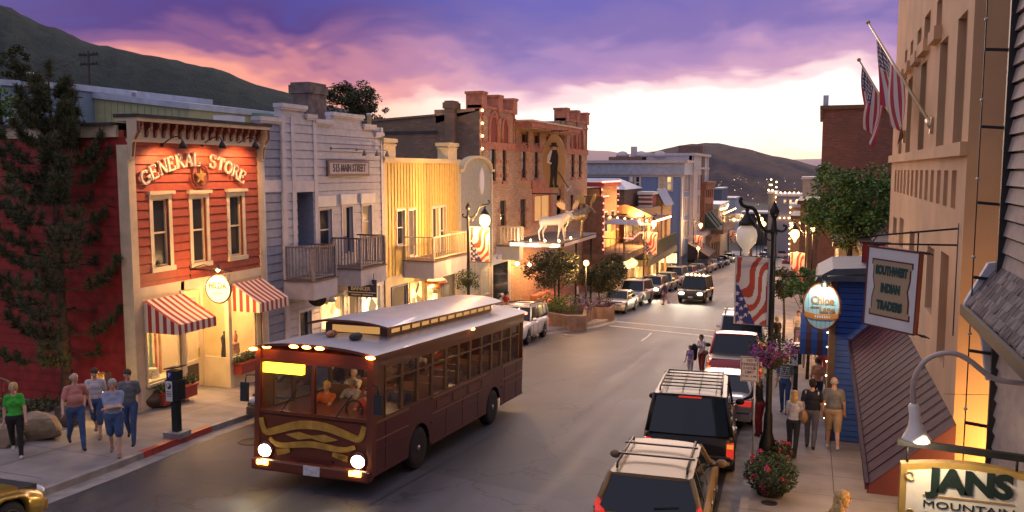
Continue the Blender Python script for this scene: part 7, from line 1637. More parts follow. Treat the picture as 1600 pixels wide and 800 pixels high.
    if rails:
        m = MB()
        for s in (1, -1):
            m.tube([(xc+.15, s*wt*.88, zr+.03), (xc+.22, s*wt*.88, zr+.11), (xb-.22, s*wt*.88, zr+.11), (xb-.12, s*wt*.88, zr+.03)], .022, chrome if rails == 2 else blackp, 6)
        for f_ in ((.30, .72) if rails != 3 else (.05, .22, .40, .58, .76, .93)): x_ = xc+.2+(xb-xc-.4)*f_; m.bar((x_, -wt*(.88 if rails == 3 else 1.0), zr+.125), (x_, wt*(.88 if rails == 3 else 1.0), zr+.125), .05 if rails != 3 else .03, .03, blackp)
        if rails == 3:
            for y in (-.45, -.15, .15, .45): m.bar((xc+.2, y*wt*1.6, zr+.085), (xb-.2, y*wt*1.6, zr+.085), .02, .015, blackp)
        m.build('roof_rack', t)
    return t, hl, hw, P, (xa, xb, xc, xd, zb_, zr, wb, wt)
def P_(n, c, metal=.3, rough=.28): return mat(n, c, rough, metal, coat=.7)
silver = P_('paint_silver', (.42, .41, .40), .6); champ = mat('paint_champagne', (.22, .15, .07), .5, .2, coat=.1); blackc = mat('paint_black', (.008, .008, .010), .42, 0, coat=.08, spec=.35); redc = P_('paint_red', (.34, .015, .02), .2); whitec = P_('paint_white', (.66, .65, .68), 0); goldp = P_('paint_gold', (.45, .28, .05), .6); beige = P_('paint_beige', (.50, .42, .30), .3); navy = P_('paint_navy', (.02, .03, .07), .3); maro = P_('paint_maroon', (.14, .02, .02), .3); greyc = P_('paint_grey', (.13, .13, .14), .5); teal = P_('paint_teal', (.06, .10, .11), .4); darkb = P_('paint_dark_bronze', (.08, .055, .03), .4)
UP, DN = R(-90), R(90)
# right kerb row, tails towards us
t, hl, hw, PP, gh = car('station_wagon', 'champagne estate car with roof bars and tall red tail lamps parked nearest on the right', -2.62, 15.8, R(93.5), champ, 4.75, 1.90, 1.52, 'wagon', rails=1, lower=blackp, group='cars parked along the right kerb', wr=.34)
m = MB(); m.bar((gh[3]-.03, -.10, PP['belt']+.10), (gh[3]-.0+.02, -.5, PP['belt']+.14), .02, .02, blackp); m.box(gh[2]-.05, gh[2]-.03, -.22, .22, gh[5]-.06, gh[5]-.035, tail); m.build('wiper', t)
t, hl, hw, PP, gh = car('large_suv', 'black full-size sport utility with gridded roof rack and dark rear glass on the right', -2.80, 21.5, R(95), blackc, 5.3, 2.05, 1.90, 'suv', rails=3, group='cars parked along the right kerb', wr=.40)
m = MB(); m.box(-hl-.10, -hl+.12, -hw*.88, hw*.88, .42, .50, chrome); m.box(gh[2]-.09, gh[2]-.05, -.25, .25, gh[5]-.05, gh[5]-.015, tail); m.each('chrome_trim', t)
car('sedan', 'pale grey sedan squeezed between the black sport utility and the red pickup', -2.5, 26.4, R(93), silver, 4.2, 1.75, 1.36, 'sedan', group='cars parked along the right kerb')
t, hl, hw, PP, gh = car('pickup_truck', 'red pickup truck with dark bed cover parked on the right beyond the grey sedan', -2.75, 32.4, R(94), redc, 5.2, 1.92, 1.80, 'pickup', group='cars parked along the right kerb', wr=.39)
t, hl, hw, PP, gh = car('van', 'tall white van parked on the right beneath the flag banner', -3.0, 38.4, R(94), whitec, 4.9, 1.95, 2.1, 'van', rails=1, group='cars parked along the right kerb', wr=.36)
# left row, noses towards us
car('suv', 'white sport utility car parked on the left just behind the trolley bus', -13.55, 39.2, R(-88), whitec, 4.6, 1.82, 1.72, 'suv', rails=1, group='cars parked along the left kerb', lower=None)
car('sedan', 'champagne silver sedan at the head of the left parked row by the planter', -12.35, 55.9, R(-92), beige, 4.5, 1.72, 1.42, 'sedan', group='cars parked along the left kerb')
car('suv', 'silver sport utility second in the left parked row behind the pale sedan', -12.5, 62.0, R(-92), silver, 4.6, 1.85, 1.78, 'suv', rails=1, group='cars parked along the left kerb')
car('suv', 'pale gold car with blazing headlights third in the left parked row', -12.55, 69.6, R(-90), beige, 4.6, 1.85, 1.7, 'suv', lights=200, group='cars parked along the left kerb')
car('suv', 'dark green-black car fourth in the left row behind the glaring headlights', -12.9, 77.0, R(-92), teal, 4.6, 1.85, 1.6, 'wagon', group='cars parked along the left kerb')
car('suv', 'light grey sport utility with roof rack beyond the oncoming one', -13.1, 84.5, R(-92), silver, 4.7, 1.9, 1.85, 'suv', rails=2, group='cars parked along the left kerb')
car('sedan', 'dark maroon car at the middle of the far left row', -13.2, 93.0, R(-92), maro, 4.6, 1.8, 1.6, 'suv', group='cars parked along the left kerb', detail=1)
car('sedan', 'grey-blue car following the maroon one in the far left row', -13.4, 101.5, R(-92), teal, 4.6, 1.8, 1.5, 'wagon', group='cars parked along the left kerb', detail=1)
car('minivan', 'tall brown minivan in the far left row below the arcade', -13.55, 109.5, R(-92), darkb, 4.8, 1.9, 1.8, 'van', group='cars parked along the left kerb', detail=1)
car('sedan', 'white car tucked behind the brown minivan', -13.8, 117.5, R(-92), whitec, 4.6, 1.8, 1.6, 'suv', group='cars parked along the left kerb', detail=1)
car('sedan', 'black car with glinting side near the far end of the left row', -13.8, 127, R(-92), navy, 4.6, 1.8, 1.5, 'suv', group='cars parked along the left kerb', detail=1)
car('sedan', 'dark blue car second from the far end of the left row', -14.0, 138, R(-92), navy, 4.6, 1.8, 1.5, 'sedan', group='cars parked along the left kerb', detail=1)
car('sedan', 'last tiny gold-lit car at the far end of the left row', -14.2, 149, R(-92), beige, 4.6, 1.8, 1.6, 'suv', group='cars parked along the left kerb', detail=1)
# moving
t, hl, hw, PP, gh = car('suv', 'big tan oncoming sport utility with glaring headlights and roof marker lamps', -8.75, 66.9, R(-92), darkb, 4.9, 2.05, 1.98, 'suv', rails=2, lights=300, cat='car', wr=.40)
for k in range(5): m = MB(); m.ell((gh[1]-.05, -.62+.31*k, gh[5]+.13), (.10, .08, .07), glow('roof_marker', (1, .55, .15), 12), 8, 6); m.build('marker_lamp', t)
car('sedan', 'distant dark car with small headlights far down the middle of the street', onY(1194, 393, 168).x, 168, R(-92), navy, 4.5, 1.9, 1.5, 'sedan', lights=60, detail=1)
car('suv', 'distant dark car driving away below the three far lamps', onY(1200, 380, 200).x, 200, R(92), navy, 4.6, 1.9, 1.6, 'suv', detail=1)
for k, (px, Y, lb) in enumerate(((1232, 150, 'far car with red tail lamps at right of the near lamp pole'), (1222, 185, 'farthest parked car on the right beyond the second lamp'))): car('sedan', lb, onY(px, 390, Y).x, Y, R(92), (maro, silver)[k], 4.5, 1.9, 1.5, 'sedan', detail=1)
# gold car cut by the lower left corner
car('sedan', 'shiny gold car nose cut off by the lower left corner of the photo', -13.6, 9.05, R(92), goldp, 4.5, 1.75, 1.40, 'sedan')
car('sedan', 'dark parked car half hidden behind the trolley bus front at the left kerb', -13.75, 21.5, R(-90), darkb, 4.5, 1.8, 1.42, 'sedan', group='cars parked along the left kerb')

# ============================================================ the trolley bus
by = 14.9; bx = Xat(475, by); BL, BW, BH = 9.7, 2.72, 3.0
Mb = slope_M(bx, by, R(-90)+R(.6)); t = empty('trolley_bus', None, 'maroon and gold trolley bus with raised pale clerestory roof driving up the street', 'bus', M4=Mb)
# local: x forward (0 = front bumper, body goes to -BL), y left
bw = BW/2; mar = mat('bus_maroon', (.085, .008, .007), .38, 0, coat=.25); marl = mat('bus_brown', (.125, .028, .010), .4, 0, coat=.25); gol = mat('bus_gold', (.55, .32, .06), .4, .3, nz=(5, .3)); broof = mat('bus_roof_grey', (.50, .48, .50), .38, coat=.3, nz=(1.5, .12)); bwood = mat('bus_window_wood', (.10, .045, .02), .5)
def curve_front(z): return 0 if z < 1.35 else -(z-1.35)*.16
m = MB(); zb0, zbelt, zw1, zr0 = .38, 1.52, 2.62, 2.86
m.add([(0, -bw, zb0), (0, bw, zb0), (0.0, bw, zbelt), (0.0, -bw, zbelt)], [(0, 1, 2, 3)], marl)
ax_ = (-2.3, -7.15); r_ = .48
def side_panel(s, mt, mt2):
    xs = [0]+sorted([a+d for a in ax_ for d in [r_*1.18*math.cos(math.pi*i/10) for i in range(11)]], reverse=True)+[-BL]
    for x0_, x1_ in zip(xs, xs[1:]):
        def zb_(x):
            for a in ax_:
                d = abs(x-a)
                if d <= r_*1.18+1e-4: return r_+math.sqrt(max(0, (r_*1.18)**2-d*d)) if d < r_*1.18-1e-3 else .40
            return .40
        m.add([(x0_, s*bw, zb_(x0_)), (x1_, s*bw, zb_(x1_)), (x1_, s*bw, zbelt), (x0_, s*bw, zbelt)], [(0, 1, 2, 3) if s < 0 else (3, 2, 1, 0)], mt)
for s in (1, -1): side_panel(s, mar, marl)
m.box(-BL, -BL+.05, -bw, bw, .40, zr0, mar); m.box(-BL+.05, -.12, -bw+.25, bw-.25, .5, .9, interior)
m.box(-BL, 0, -bw+.02, bw-.02, zbelt-.04, zbelt, marl)
m.box(-BL+.05, -.3, -bw+.02, bw-.02, zw1, zr0, mar)
for s in (1, -1): m.box(-BL, -.04, s*bw-.015*s, s*bw+.012*s, zw1, zr0, mar)
m.box(-.30, -.02, -bw, bw, zw1+.02, zr0, marl)
m.build('body', t)
m = MB()
for s in (1, -1):
    for z, h in ((1.48, .05), (1.12, .025), (.92, .03), (.42, .045)): 
        for a, b in ((-.02, ax_[0]+.62), (ax_[0]-.62, ax_[1]+.62), (ax_[1]-.62, -BL)): m.box(a, b, s*(bw+.002), s*(bw+.025), z, z+h, mat('bus_trim', (.20, .09, .05), .4) if z > 1 else mar)
    m.box(-.16, 0.03, s*(bw-.10), s*(bw+.03), .42, zr0, marl)
    for k in range(9):
        a = -.62-k*1.06
        if min(abs(a-v) for v in ax_) > .62: m.box(a-.008, a+.008, s*(bw+.001), s*(bw+.006), .46, 1.46, interior)
    for k in range(4): a = ax_[0]-.9-k*1.0; m.box(a-.8, a, s*(bw+.002), s*(bw+.012), 1.20, 1.40, marl)
m.each('side_trim', t)
# side windows: posts and panes
bglass2 = mat('bus_glass', (.06, .05, .045), .04, alpha=.42, spec=1.0); nb = 11
wnd = [(-.55-(BL-.95)*i/nb, -.55-(BL-.95)*(i+1)/nb) for i in range(nb)]
for s in (1, -1):
    for a, b in wnd:
        m = MB(); y0_, y1_ = s*(bw-.05), s*(bw+.008); m.box(a, a-.06, y0_, y1_, zbelt, zw1, bwood); m.box(b+.06, b, y0_, y1_, zbelt, zw1, bwood); m.box(a-.06, b+.06, y0_, y1_, zbelt, zbelt+.05, bwood); m.box(a-.06, b+.06, y0_, y1_, zw1-.05, zw1, bwood); m.box(a-.06, b+.06, y0_, y1_, zw1-.34, zw1-.30, bwood)
        o = m.build('window', t); q = MB(); y_ = s*(bw-.03); q.poly([(a-.06, y_, zbelt+.05), (b+.06, y_, zbelt+.05), (b+.06, y_, zw1-.05), (a-.06, y_, zw1-.05)], bglass2); q.build('pane', o)
    m = MB(); m.box(-.55, -.16, s*(bw-.04), s*(bw-.01), zbelt, zw1, bwood); m.build('door_post', t)
# windscreen in two panes, posts
m = MB()
for y0_, y1_ in ((-bw+.10, -.03), (.03, bw-.10)):
    pass
m.box(-.10, -.0, -bw+.02, -bw+.12, zbelt, zw1+.04, marl); m.box(-.10, 0, bw-.12, bw-.02, zbelt, zw1+.04, marl); m.box(-.08, .01, -.035, .035, zbelt, zw1+.04, marl); m.box(-.10, .015, -bw+.02, bw-.02, zbelt-.0, zbelt+.07, marl); m.box(-.10, .015, -bw+.02, bw-.02, zw1-.02, zw1+.05, marl)
o = m.build('windscreen', t)
for y0_, y1_ in ((-bw+.12, -.035), (.035, bw-.12)): q = MB(); q.poly([(-.03, y0_, zbelt+.07), (-.03, y1_, zbelt+.07), (-.03, y1_, zw1-.02), (-.03, y0_, zw1-.02)], mat('bus_front_glass', (.05, .045, .04), .03, alpha=.22, spec=1.0)); q.build('pane', o)
m = MB()
for y in (-.75, .55): m.bar((.03, y, zbelt+.05), (.03, y+.38, zbelt+.55), .018, .018, iron)
m.each('wiper', t)
m = MB(); m.box(-.10, .02, -1.20, -.26, zw1-.24, zw1-.04, glow('destination_yellow', (1, .62, .02), 3.5)); m.box(-.13, -.05, .16, 1.22, zw1-.27, zw1-.01, blackp) if False else None; m.build('destination_board', t)
# roof
m = MB()
def slab(x0_, x1_, w, z, crown, mt, th=.06, n=10):
    v = []; N_ = 12
    for i in range(N_+1):
        x = x0_+(x1_-x0_)*i/N_
        for j in range(n+1): q = 2*j/n-1; v.append((x+(.18*(1-q*q) if i == 0 else (-.12*(1-q*q) if i == N_ else 0)), w*q, z+crown*(1-abs(q)**2.4)))
    K_ = n+1; m.add(v, [(i*K_+j, i*K_+j+1, (i+1)*K_+j+1, (i+1)*K_+j)[::-1] for i in range(N_) for j in range(n)], mt, True)
    e = list(range(K_))+[i*K_+n for i in range(1, N_+1)]+[N_*K_+j for j in range(n-1, -1, -1)]+[i*K_ for i in range(N_-1, 0, -1)]
    m.add([v[k] for k in e]+[(v[k][0], v[k][1], v[k][2]-th) for k in e], [(i, (i+1) % len(e), (i+1) % len(e)+len(e), i+len(e)) for i in range(len(e))], marl)
slab(.10, -BL-.12, bw+.10, zr0+.05, .16, broof); m.build('roof', t)
m = MB(); m.box(-8.4, -1.75, -.78, .78, zr0+.10, zr0+.42, bwood); cl = m.build('clerestory', t)
m = MB()
for s in (1, -1):
    for k in range(12): a = -1.95-k*.535; m.poly([(a, s*.785, zr0+.24), (a-.42, s*.785, zr0+.24), (a-.42, s*.785, zr0+.38), (a, s*.785, zr0+.38)], mat('clerestory_glass', (.30, .16, .05), .2, emit=((1, .5, .15), .25)))
m.poly([(-1.745, -.6, zr0+.22), (-1.745, .6, zr0+.22), (-1.745, .6, zr0+.38), (-1.745, -.6, zr0+.38)], mat('clerestory_glass', (0,)*3)); m.build('pane', cl)
m = MB(); slab(-1.35, -8.75, 1.0, zr0+.44, .13, broof, .05); m.build('upper_roof', t)
m = MB(); m.box(-3.0, -2.3, -.3, .3, zr0+.1, zr0+.2, galv) if False else None
m.ell((-.85, .5, zr0+.27), (.22, .12, .09), blackp, 10, 6); m.ell((-.95, -.15, zr0+.28), (.2, .10, .08), mat('horn_copper', (.4, .2, .12), .4, .6), 10, 6); m.each('roof_horn', t)
ml_ = glow('marker_orange', (1, .34, .04), 16)
for y in (bw+.02, .30, .0, -.30, -bw+.32, -bw-.0): m = MB(); m.ell((.27 if abs(y) < .5 else .14, y, zr0+.01+(.14*(1-abs(y/bw)**2.4) if abs(y) < bw else 0)), (.05, .11, .035), ml_, 8, 6); m.build('marker_lamp', t)
for s in (1, -1):
    for x in (-5.2, -BL+.1): m = MB(); m.ell((x, s*(bw+.11), zr0+.02), (.10, .03, .03), ml_ if x > -9 else glow('marker_red', (1, .08, .03), 8), 8, 6); m.build('marker_lamp', t)
# front face: scroll, lamps, plate, bumper
m = MB(); 
def scroll(pts, w0): 
    pts = [Vector((.03, y, z)) for y, z in pts]; pts = smooth(pts, 3); n_ = len(pts)
    for i in range(n_-1):
        a, b = pts[i], pts[i+1]; w = w0*(.55+.45*math.sin(math.pi*min(1, (i+.5)/n_*1.0))); d = (b-a).normalized(); nn = Vector((0, -d.z, d.y))*w/2
        m.add([a-nn, b-nn, b+nn, a+nn, a-nn+Vector((.02, 0, 0)), b-nn+Vector((.02, 0, 0)), b+nn+Vector((.02, 0, 0)), a+nn+Vector((.02, 0, 0))], [(4, 5, 6, 7), (0, 1, 5, 4), (3, 7, 6, 2)], gol)
scroll([(-1.22, 1.42), (-1.14, 1.10), (-.85, 1.18), (-.4, 1.34), (0, 1.38), (.4, 1.36), (.85, 1.24), (1.14, 1.16), (1.22, 1.46)], .17)
scroll([(-1.0, 1.0), (-.8, .86), (-.3, .94), (0, .98), (.3, .96), (.75, .92), (1.02, 1.02)], .13); scroll([(-.62, .78), (-.9, .70), (-.5, .80)], .12); scroll([(.62, .80), (.95, .74), (.5, .82)], .12)
m.build('gold_scroll', t)
m = MB(); m.prism([(-.62, 1.12), (-.3, 1.04), (0, 1.10), (.3, 1.04), (.62, 1.12), (.3, 1.20), (0, 1.15), (-.3, 1.20)], .02, .045, gol, 'yz'); m.build('gold_ornament', t)
m = MB(); m.box(-.1, .16, -bw-.02, bw+.02, .34, .58, marl); m.build('bumper', t, bevel=.04)
for s in (1, -1):
    m = MB(); m.ell((.06, s*1.10, .74), (.07, .155, .13), headon, 14, 10); m.build('headlight', t); m = MB(); m.lathe([(.19, -.04), (.19, .03), (.15, .05)], (.02, s*1.10, .74), mar, 18, axis=(1, 0, 0)); m.build('headlight_rim', t)
    m = MB(); m.box(.10, .18, s*1.22, s*.96, .47, .56, glow('turn_orange', (1, .50, .03), 14)); m.build('turn_lamp', t)
    lamp('SPOT', 35, (1, .86, .60), t, (.25, s*1.10, .74), .1, rot=(0, R(-80), 0), spot=80)
m = MB(); m.box(.16, .175, -.10, .28, .36, .56, plate_m); m.build('number_plate', t)
m = MB(); m.box(.02, .05, -.5, .5, .62, .68, mar); m.build('grille', t)
for a in ax_:
    for s in (1, -1): wheel(t, a, s*(bw-.16), r_, .28, s, 8)
for s in (1, -1):
    m = MB(); m.box(.10, .16, s*(bw+.12), s*(bw+.30), 1.75, 2.15, blackp); m.tube([(-.02, s*bw, 2.3), (.12, s*(bw+.18), 2.3), (.12, s*(bw+.2), 2.15)], .015, iron, 6); m.build('mirror', t)
# seats inside and warm cabin lamps
m = MB(); sm_ = mat('seat_wood', (.22, .10, .04), .5)
for k in range(8):
    for y in (-.75, .75): x = -2.0-k*.95; m.box(x-.40, x, y-.42, y+.42, 1.05, 1.12, sm_); m.box(x-.46, x-.40, y-.42, y+.42, 1.10, 1.75, sm_)
m.build('seat', t)
lamp('POINT', 16, (1, .60, .28), t, (-3.0, 0, 2.5), .2, name='cabin_light'); lamp('POINT', 16, (1, .60, .28), t, (-7.0, 0, 2.5), .2, name='cabin_light')
lamp('POINT', 5, (1, .62, .30), t, (-.9, .1, 2.45), .15, name='cabin_light')
m = MB(); m.tube([(-.62+.16*0, .62+.20*math.cos(a*.5236), 1.62+.2*math.sin(a*.5236)) for a in range(13)], .018, blackp, 6, False); m.build('steering_wheel', t)
busM = Mb
# ============================================================ people
sk1, sk2 = mat('skin', (0,)*3), mat('skin_tan', (.42, .22, .14), .6)
hairs = dict(grey=mat('hair_grey', (.34, .31, .28), .8), blond=mat('hair_blond', (.55, .36, .13), .7, nz=(30, .4)), brown=mat('hair_brown', (.07, .035, .02), .8), black=mat('hair_black', (.015, .012, .012), .7), ltbrown=mat('hair_light_brown', (.22, .12, .06), .8))
eye_m, lip_m = mat('eye_dark', (.02, .015, .012), .3), mat('lips', (.38, .12, .10), .5)
def cl(n, c, k=None): return mat('cloth_'+n, c, .85, nz=k or (5, .22), bump=(9, .9, .03))
def person(label, P, rz, shirt, pants, shoes, hair='brown', h=1.75, hips=(18, -14), knees=(5, 22), arms=((-18, 8, 25), (16, 8, 22)), sleeve='short', legs='long', skin=None, girth=1.0, female=False, hairlen=0, head=(0, 0), lean=4, sit=False, detail=1, vox=None, group=None, bald=False, hat=None, M4=None, seated_z=.45, name='person', sh_w=None, belt=None, stance=0):
    """faces local +y; angles in degrees: hips forward, knees bent, arms = (swing forward, out, elbow) for left then right"""
    skin = skin or sk1; k = h/1.75; t = empty(name, P, label, 'person', group, rz=rz) if M4 is None else empty(name, None, label, 'person', group, M4=M4)
    V = Vector; pr = []; el = []; ex = MB()
    C = lambda a, b, ra, rb, i: pr.append((V(a)*k, V(b)*k, ra*k, rb*k, i)); B = lambda c, r, i: el.append((V(c)*k, tuple(x*k for x in r), i))
    shw = sh_w or (.150 if female else .172); hw = .098; g = girth
    # legs
    hipz = .92; low = []
    joints = []
    for s, hp, kn in ((-1, hips[0], knees[0]), (1, hips[1], knees[1])):
        H_ = V((s*(hw-.005), 0, hipz)); a = R(hp); th = V((s*stance*.43, math.sin(a), -math.cos(a))).normalized(); K_ = H_+th*.43; b = R(hp-kn); sh = V((s*stance*.2, math.sin(b), -math.cos(b))).normalized(); A_ = K_+sh*.42
        fd = V((0, math.cos(b*.5), math.sin(b*.5)*.8 if not sit else 0)).normalized(); joints.append((s, H_, K_, A_, fd)); low.append(min(A_.z-.075, (A_+fd*.15).z-.06))
    dz = -min(low) if not sit else 0
    if sit: dz = seated_z/k+.09-hipz
    D = V((0, 0, dz))
    for s, H_, K_, A_, fd in joints:
        H_, K_, A_ = H_+D, K_+D, A_+D
        thm = 2; C(H_, K_, .096*g if g < 1.15 else .108, .066, 2)
        if legs == 'shorts': C(H_, H_.lerp(K_, .93), .10*g, .088, 2); C(K_, A_, .050, .036, 0); C(K_, K_.lerp(A_, .45), .052, .050, 0)
        elif legs == 'knee': C(K_, K_.lerp(A_, .22), .078, .072, 2); C(K_, A_, .050, .036, 0)
        else: C(K_, A_, .064, .050, 2); C(K_, K_.lerp(A_, .5), .066, .062, 2)
        he = A_-fd*.05+V((0, 0, -.035)); C(he, A_+fd*.14+V((0, 0, -.045)), .040, .034, 3); C(A_, A_+V((0, 0, -.02)), .040, .04, 3)
    hz = hipz+dz; ln = R(lean); up = V((0, math.sin(ln), math.cos(ln))); base = V((0, 0, hz))
    B(base+V((0, 0, .02)), (.155*g, .115*g, .115), 2)
    if belt: pass
    at = lambda q: base+up*q
    if female: B(at(.20), (.125*g, .095*g, .14), 1); B(at(.34), (.148*g, .105*g, .15), 1); B(at(.36)+V((.06, .075, 0)), (.06, .05, .06), 1); B(at(.36)+V((-.06, .075, 0)), (.06, .05, .06), 1); B(at(.09), (.145*g, .105*g, .08), 1)
    else: B(at(.14), (.150*g, .11*g, .13), 1); B(at(.24)+V((0, .03*(g-1)*6, 0)), (.155*g, .115*g, .15), 1); B(at(.38), (.162, .112, .15), 1)
    shc = at(.50); C(shc+V((-shw*.86, 0, 0)), shc+V((shw*.86, 0, 0)), .062, .062, 1); C(shc+V((0, 0, -.03)), at(.44), .085, .12, 1)
    C(at(.50), at(.56), .066, .060, 0); C(at(.51), at(.64), .056, .052, 0)
    yaw, nod = R(head[0]), R(head[1]); hc = at(.71)+V((0, .015, 0)); RM_ = Matrix.Rotation(yaw, 3, 'Z') @ Matrix.Rotation(-nod, 3, 'X')
    hp_ = lambda x, y, z: hc+RM_ @ V((x, y, z))
    B(hc+V((0, 0, .015)), (.078, .094, .10), 0); C(hp_(0, .03, -.05), hp_(0, .045, -.085), .055, .034, 0); C(hp_(0, .088, .005), hp_(0, .104, -.028), .010, .015, 0)
    for s in (-1, 1): C(hp_(s*.078, -.005, .01), hp_(s*.082, -.01, -.02), .016, .012, 0)
    # arms
    for s, (sw, ab, eb) in ((-1, arms[0]), (1, arms[1])):
        S_ = shc+V((s*shw, 0, -.01)); a, o = R(sw), R(ab); d = V((s*math.sin(o), math.sin(a)*math.cos(o), -math.cos(a)*math.cos(o))); E_ = S_+d*.285; b = a+R(eb); 
        cross = 0
        if isinstance(eb, tuple): pass
        d2 = V((s*math.sin(o)*.4, math.sin(b), -math.cos(b))).normalized()
        if ab < 0: d2 = V((-s*.92, .34, .02+.05*s)).normalized()          # arms folded across the chest
        W_ = E_+d2*.25
        C(S_, E_, .056 if not female else .046, .042, 0 if sleeve != 'long' else 1); C(E_, W_, .040, .028, 0 if sleeve != 'long' else 1)
        if sleeve == 'short': C(S_, S_.lerp(E_, .66), .062 if not female else .052, .060 if not female else .052, 1)
        elif sleeve == 'long': C(S_, E_, .064, .054, 1); C(E_, W_, .052, .042, 1)
        Hn = W_+d2*.055; side = d2.cross(V((0, 1, 0)) if abs(d2.y) < .8 else V((0, 0, 1))).normalized(); pn = d2.cross(side).normalized()
        C(W_, Hn, .028, .036, 0); C(Hn+pn*.016, Hn-pn*.016, .028, .028, 0)
        for f_, (off_, ln_) in enumerate(((-.030, .062), (-.010, .075), (.010, .070), (.029, .055))):
            p0 = Hn+pn*off_+d2*.022; p1 = p0+d2*ln_*.5+side*.008; p2 = p1+d2*ln_*.42+side*.026*s; ex.tube([p0*k, p1*k, p2*k], [.0095*k, .0088*k, .0070*k], skin, 6)
        p0 = Hn-pn*.028; p1 = p0-pn*.022+d2*.022; p2 = p1+d2*.028-pn*.002; ex.tube([p0*k, p1*k, p2*k], [.011*k, .010*k, .008*k], skin, 6)
    for s in (-1, 1): ex.ell(hp_(s*.030, .083, .018)*k, .0105*k, eye_m, 6, 5)
    ex.tube([hp_(-.022, .084, -.050)*k, hp_(0, .092, -.051)*k, hp_(.022, .084, -.050)*k], [.004*k, .007*k, .004*k], lip_m, 6)
    o = blob('body', pr, [skin, shirt, pants, shoes], (vox or .017)*k, t, ex, ell=el)
    hm_ = hairs[hair]; m = MB(); q = hc*k
    if hat: m.ell(hp_(0, 0, .055)*k, (.10*k, .115*k, .075*k), hat, 12, 8); m.ell(hp_(0, .09, .035)*k, (.075*k, .08*k, .012*k), hat, 10, 6); m.build('hat', t); m = MB()
    if bald:
        for s in (-1, 1): m.ell(hp_(s*.068, -.03, .0)*k, (.022*k, .06*k, .05*k), hm_, 10, 6)
        m.ell(hp_(0, -.075, .0)*k, (.065*k, .03*k, .055*k), hm_, 10, 6)
    else:
        m.ell(hp_(0, -.014, .045)*k, (.089*k, .101*k, .082*k), hm_, 14, 10, RM_); m.ell(hp_(0, -.05, .0)*k, (.082*k, .062*k, .09*k), hm_, 12, 8, RM_)
        if female:
            for s in (-1, 1): m.ell(hp_(s*.072, -.005, -.01)*k, (.024*k, .05*k, .075*k), hm_, 10, 8, RM_)
    if hairlen: 
        m.lathe([(.085*k, .0), (.10*k, -hairlen*.4*k), (.085*k, -hairlen*.8*k), (.03*k, -hairlen*k)], hp_(0, -.055, -.0)*k, hm_, 12, sy=.55)
    m.build('hair', t)
    return t, hc*k, shc*k, hz*k
jean = cl('denim', (.055, .10, .22), (7, .35)); khaki = cl('khaki', (.40, .28, .16)); blk_ = cl('black', (.015, .014, .016)); shoe_d = cl('dark_shoe', (.03, .022, .02)); shoe_w = cl('white_shoe', (.55, .52, .48)); shoe_b = cl('sandal', (.25, .15, .10))
def at_px(px, py, dz=.15): return G(px, py, dz)
def face(P, tgt): return math.atan2(-(tgt[0]-P[0]), (tgt[1]-P[1]))
# the group walking up the left pavement towards us (facing -y and a little left)
FW = R(180)
P = at_px(27, 713); person('blond woman in a bright green top and black trousers walking at the far left', P, R(226), cl('green', (.05, .42, .04)), blk_, shoe_w, 'blond', 1.72, (14, -16), (4, 26), ((10, 10, 12), (-12, 10, 14)), female=True, girth=1.08, head=(-8, 0))
P = at_px(121, 700); person('bald grey man in a salmon pink shirt and jeans walking', P, R(236), cl('salmon', (.55, .22, .17)), jean, shoe_d, 'grey', 1.84, (20, -18), (6, 26), ((-20, 22, 40), (12, 18, 30)), girth=1.18, bald=True, head=(30, 6))
P = at_px(181, 712); person('grey haired man in pale blue shirt and denim shorts with folded arms', P, R(220), cl('pale_blue', (.28, .33, .46)), jean, shoe_b, 'grey', 1.80, (12, -12), (4, 18), ((28, -6, 60), (26, -6, 60)), legs='shorts', girth=1.15, head=(4, 10))
P = at_px(205, 692); person('man in a grey shirt and jeans walking nearest the shop window', P, R(214), cl('grey', (.15, .16, .17)), jean, shoe_d, 'brown', 1.84, (18, -16), (6, 26), ((-10, 10, 35), (14, 10, 50)), head=(25, 12))
P = at_px(153, 683); person('dark haired person in white top and denim shorts mostly hidden behind the folded-arms man', P, R(215), cl('white', (.55, .53, .55)), jean, shoe_b, 'brown', 1.76, (16, -18), (4, 24), ((-18, 6, 10), (14, 6, 14)), legs='knee', head=(5, 15))
# right pavement, seen from behind
P = at_px(1238, 713); t, hc, _, hz = person('blond woman in a white top and dark jeans walking away on the right pavement', P, R(-8), cl('white', (0,)*3), cl('dark_jean', (.018, .022, .03)), shoe_d, 'blond', 1.62, (8, -10), (4, 14), ((8, 6, 70), (12, 8, 55)), female=True, hairlen=.28)
m = MB(); m.ell((.22, .0, 1.0), (.10, .14, .17), mat('bag_leather', (.28, .16, .08), .6), 10, 8); tag(m.build('handbag', loc=P), 'tan leather handbag on the blond woman\'s right side', 'bag')
P = at_px(1266, 702); t, hc, shc, hz = person('man in a navy shirt with white shoulder flashes walking away', P, R(-4), cl('navy', (.012, .014, .03)), cl('slate_jean', (.10, .10, .13)), shoe_d, 'black', 1.80, (14, -18), (4, 26), ((-8, 10, 12), (10, 10, 16)), girth=1.08)
m = MB()
for s in (-1, 1): m.ell((s*.15, shc.y-.05, shc.z-.005), (.022, .035, .05), cl('white', (0,)*3), 8, 6)
m.each('shoulder_patch', t)
P = at_px(1300, 703); person('bald stout man in a grey shirt and khaki shorts walking away beside the blue house', P, R(2), cl('dull_grey', (.17, .17, .18)), khaki, shoe_w, 'grey', 1.86, (14, -16), (4, 28), ((-6, 12, 12), (8, 12, 12)), legs='shorts', girth=1.22, bald=True)
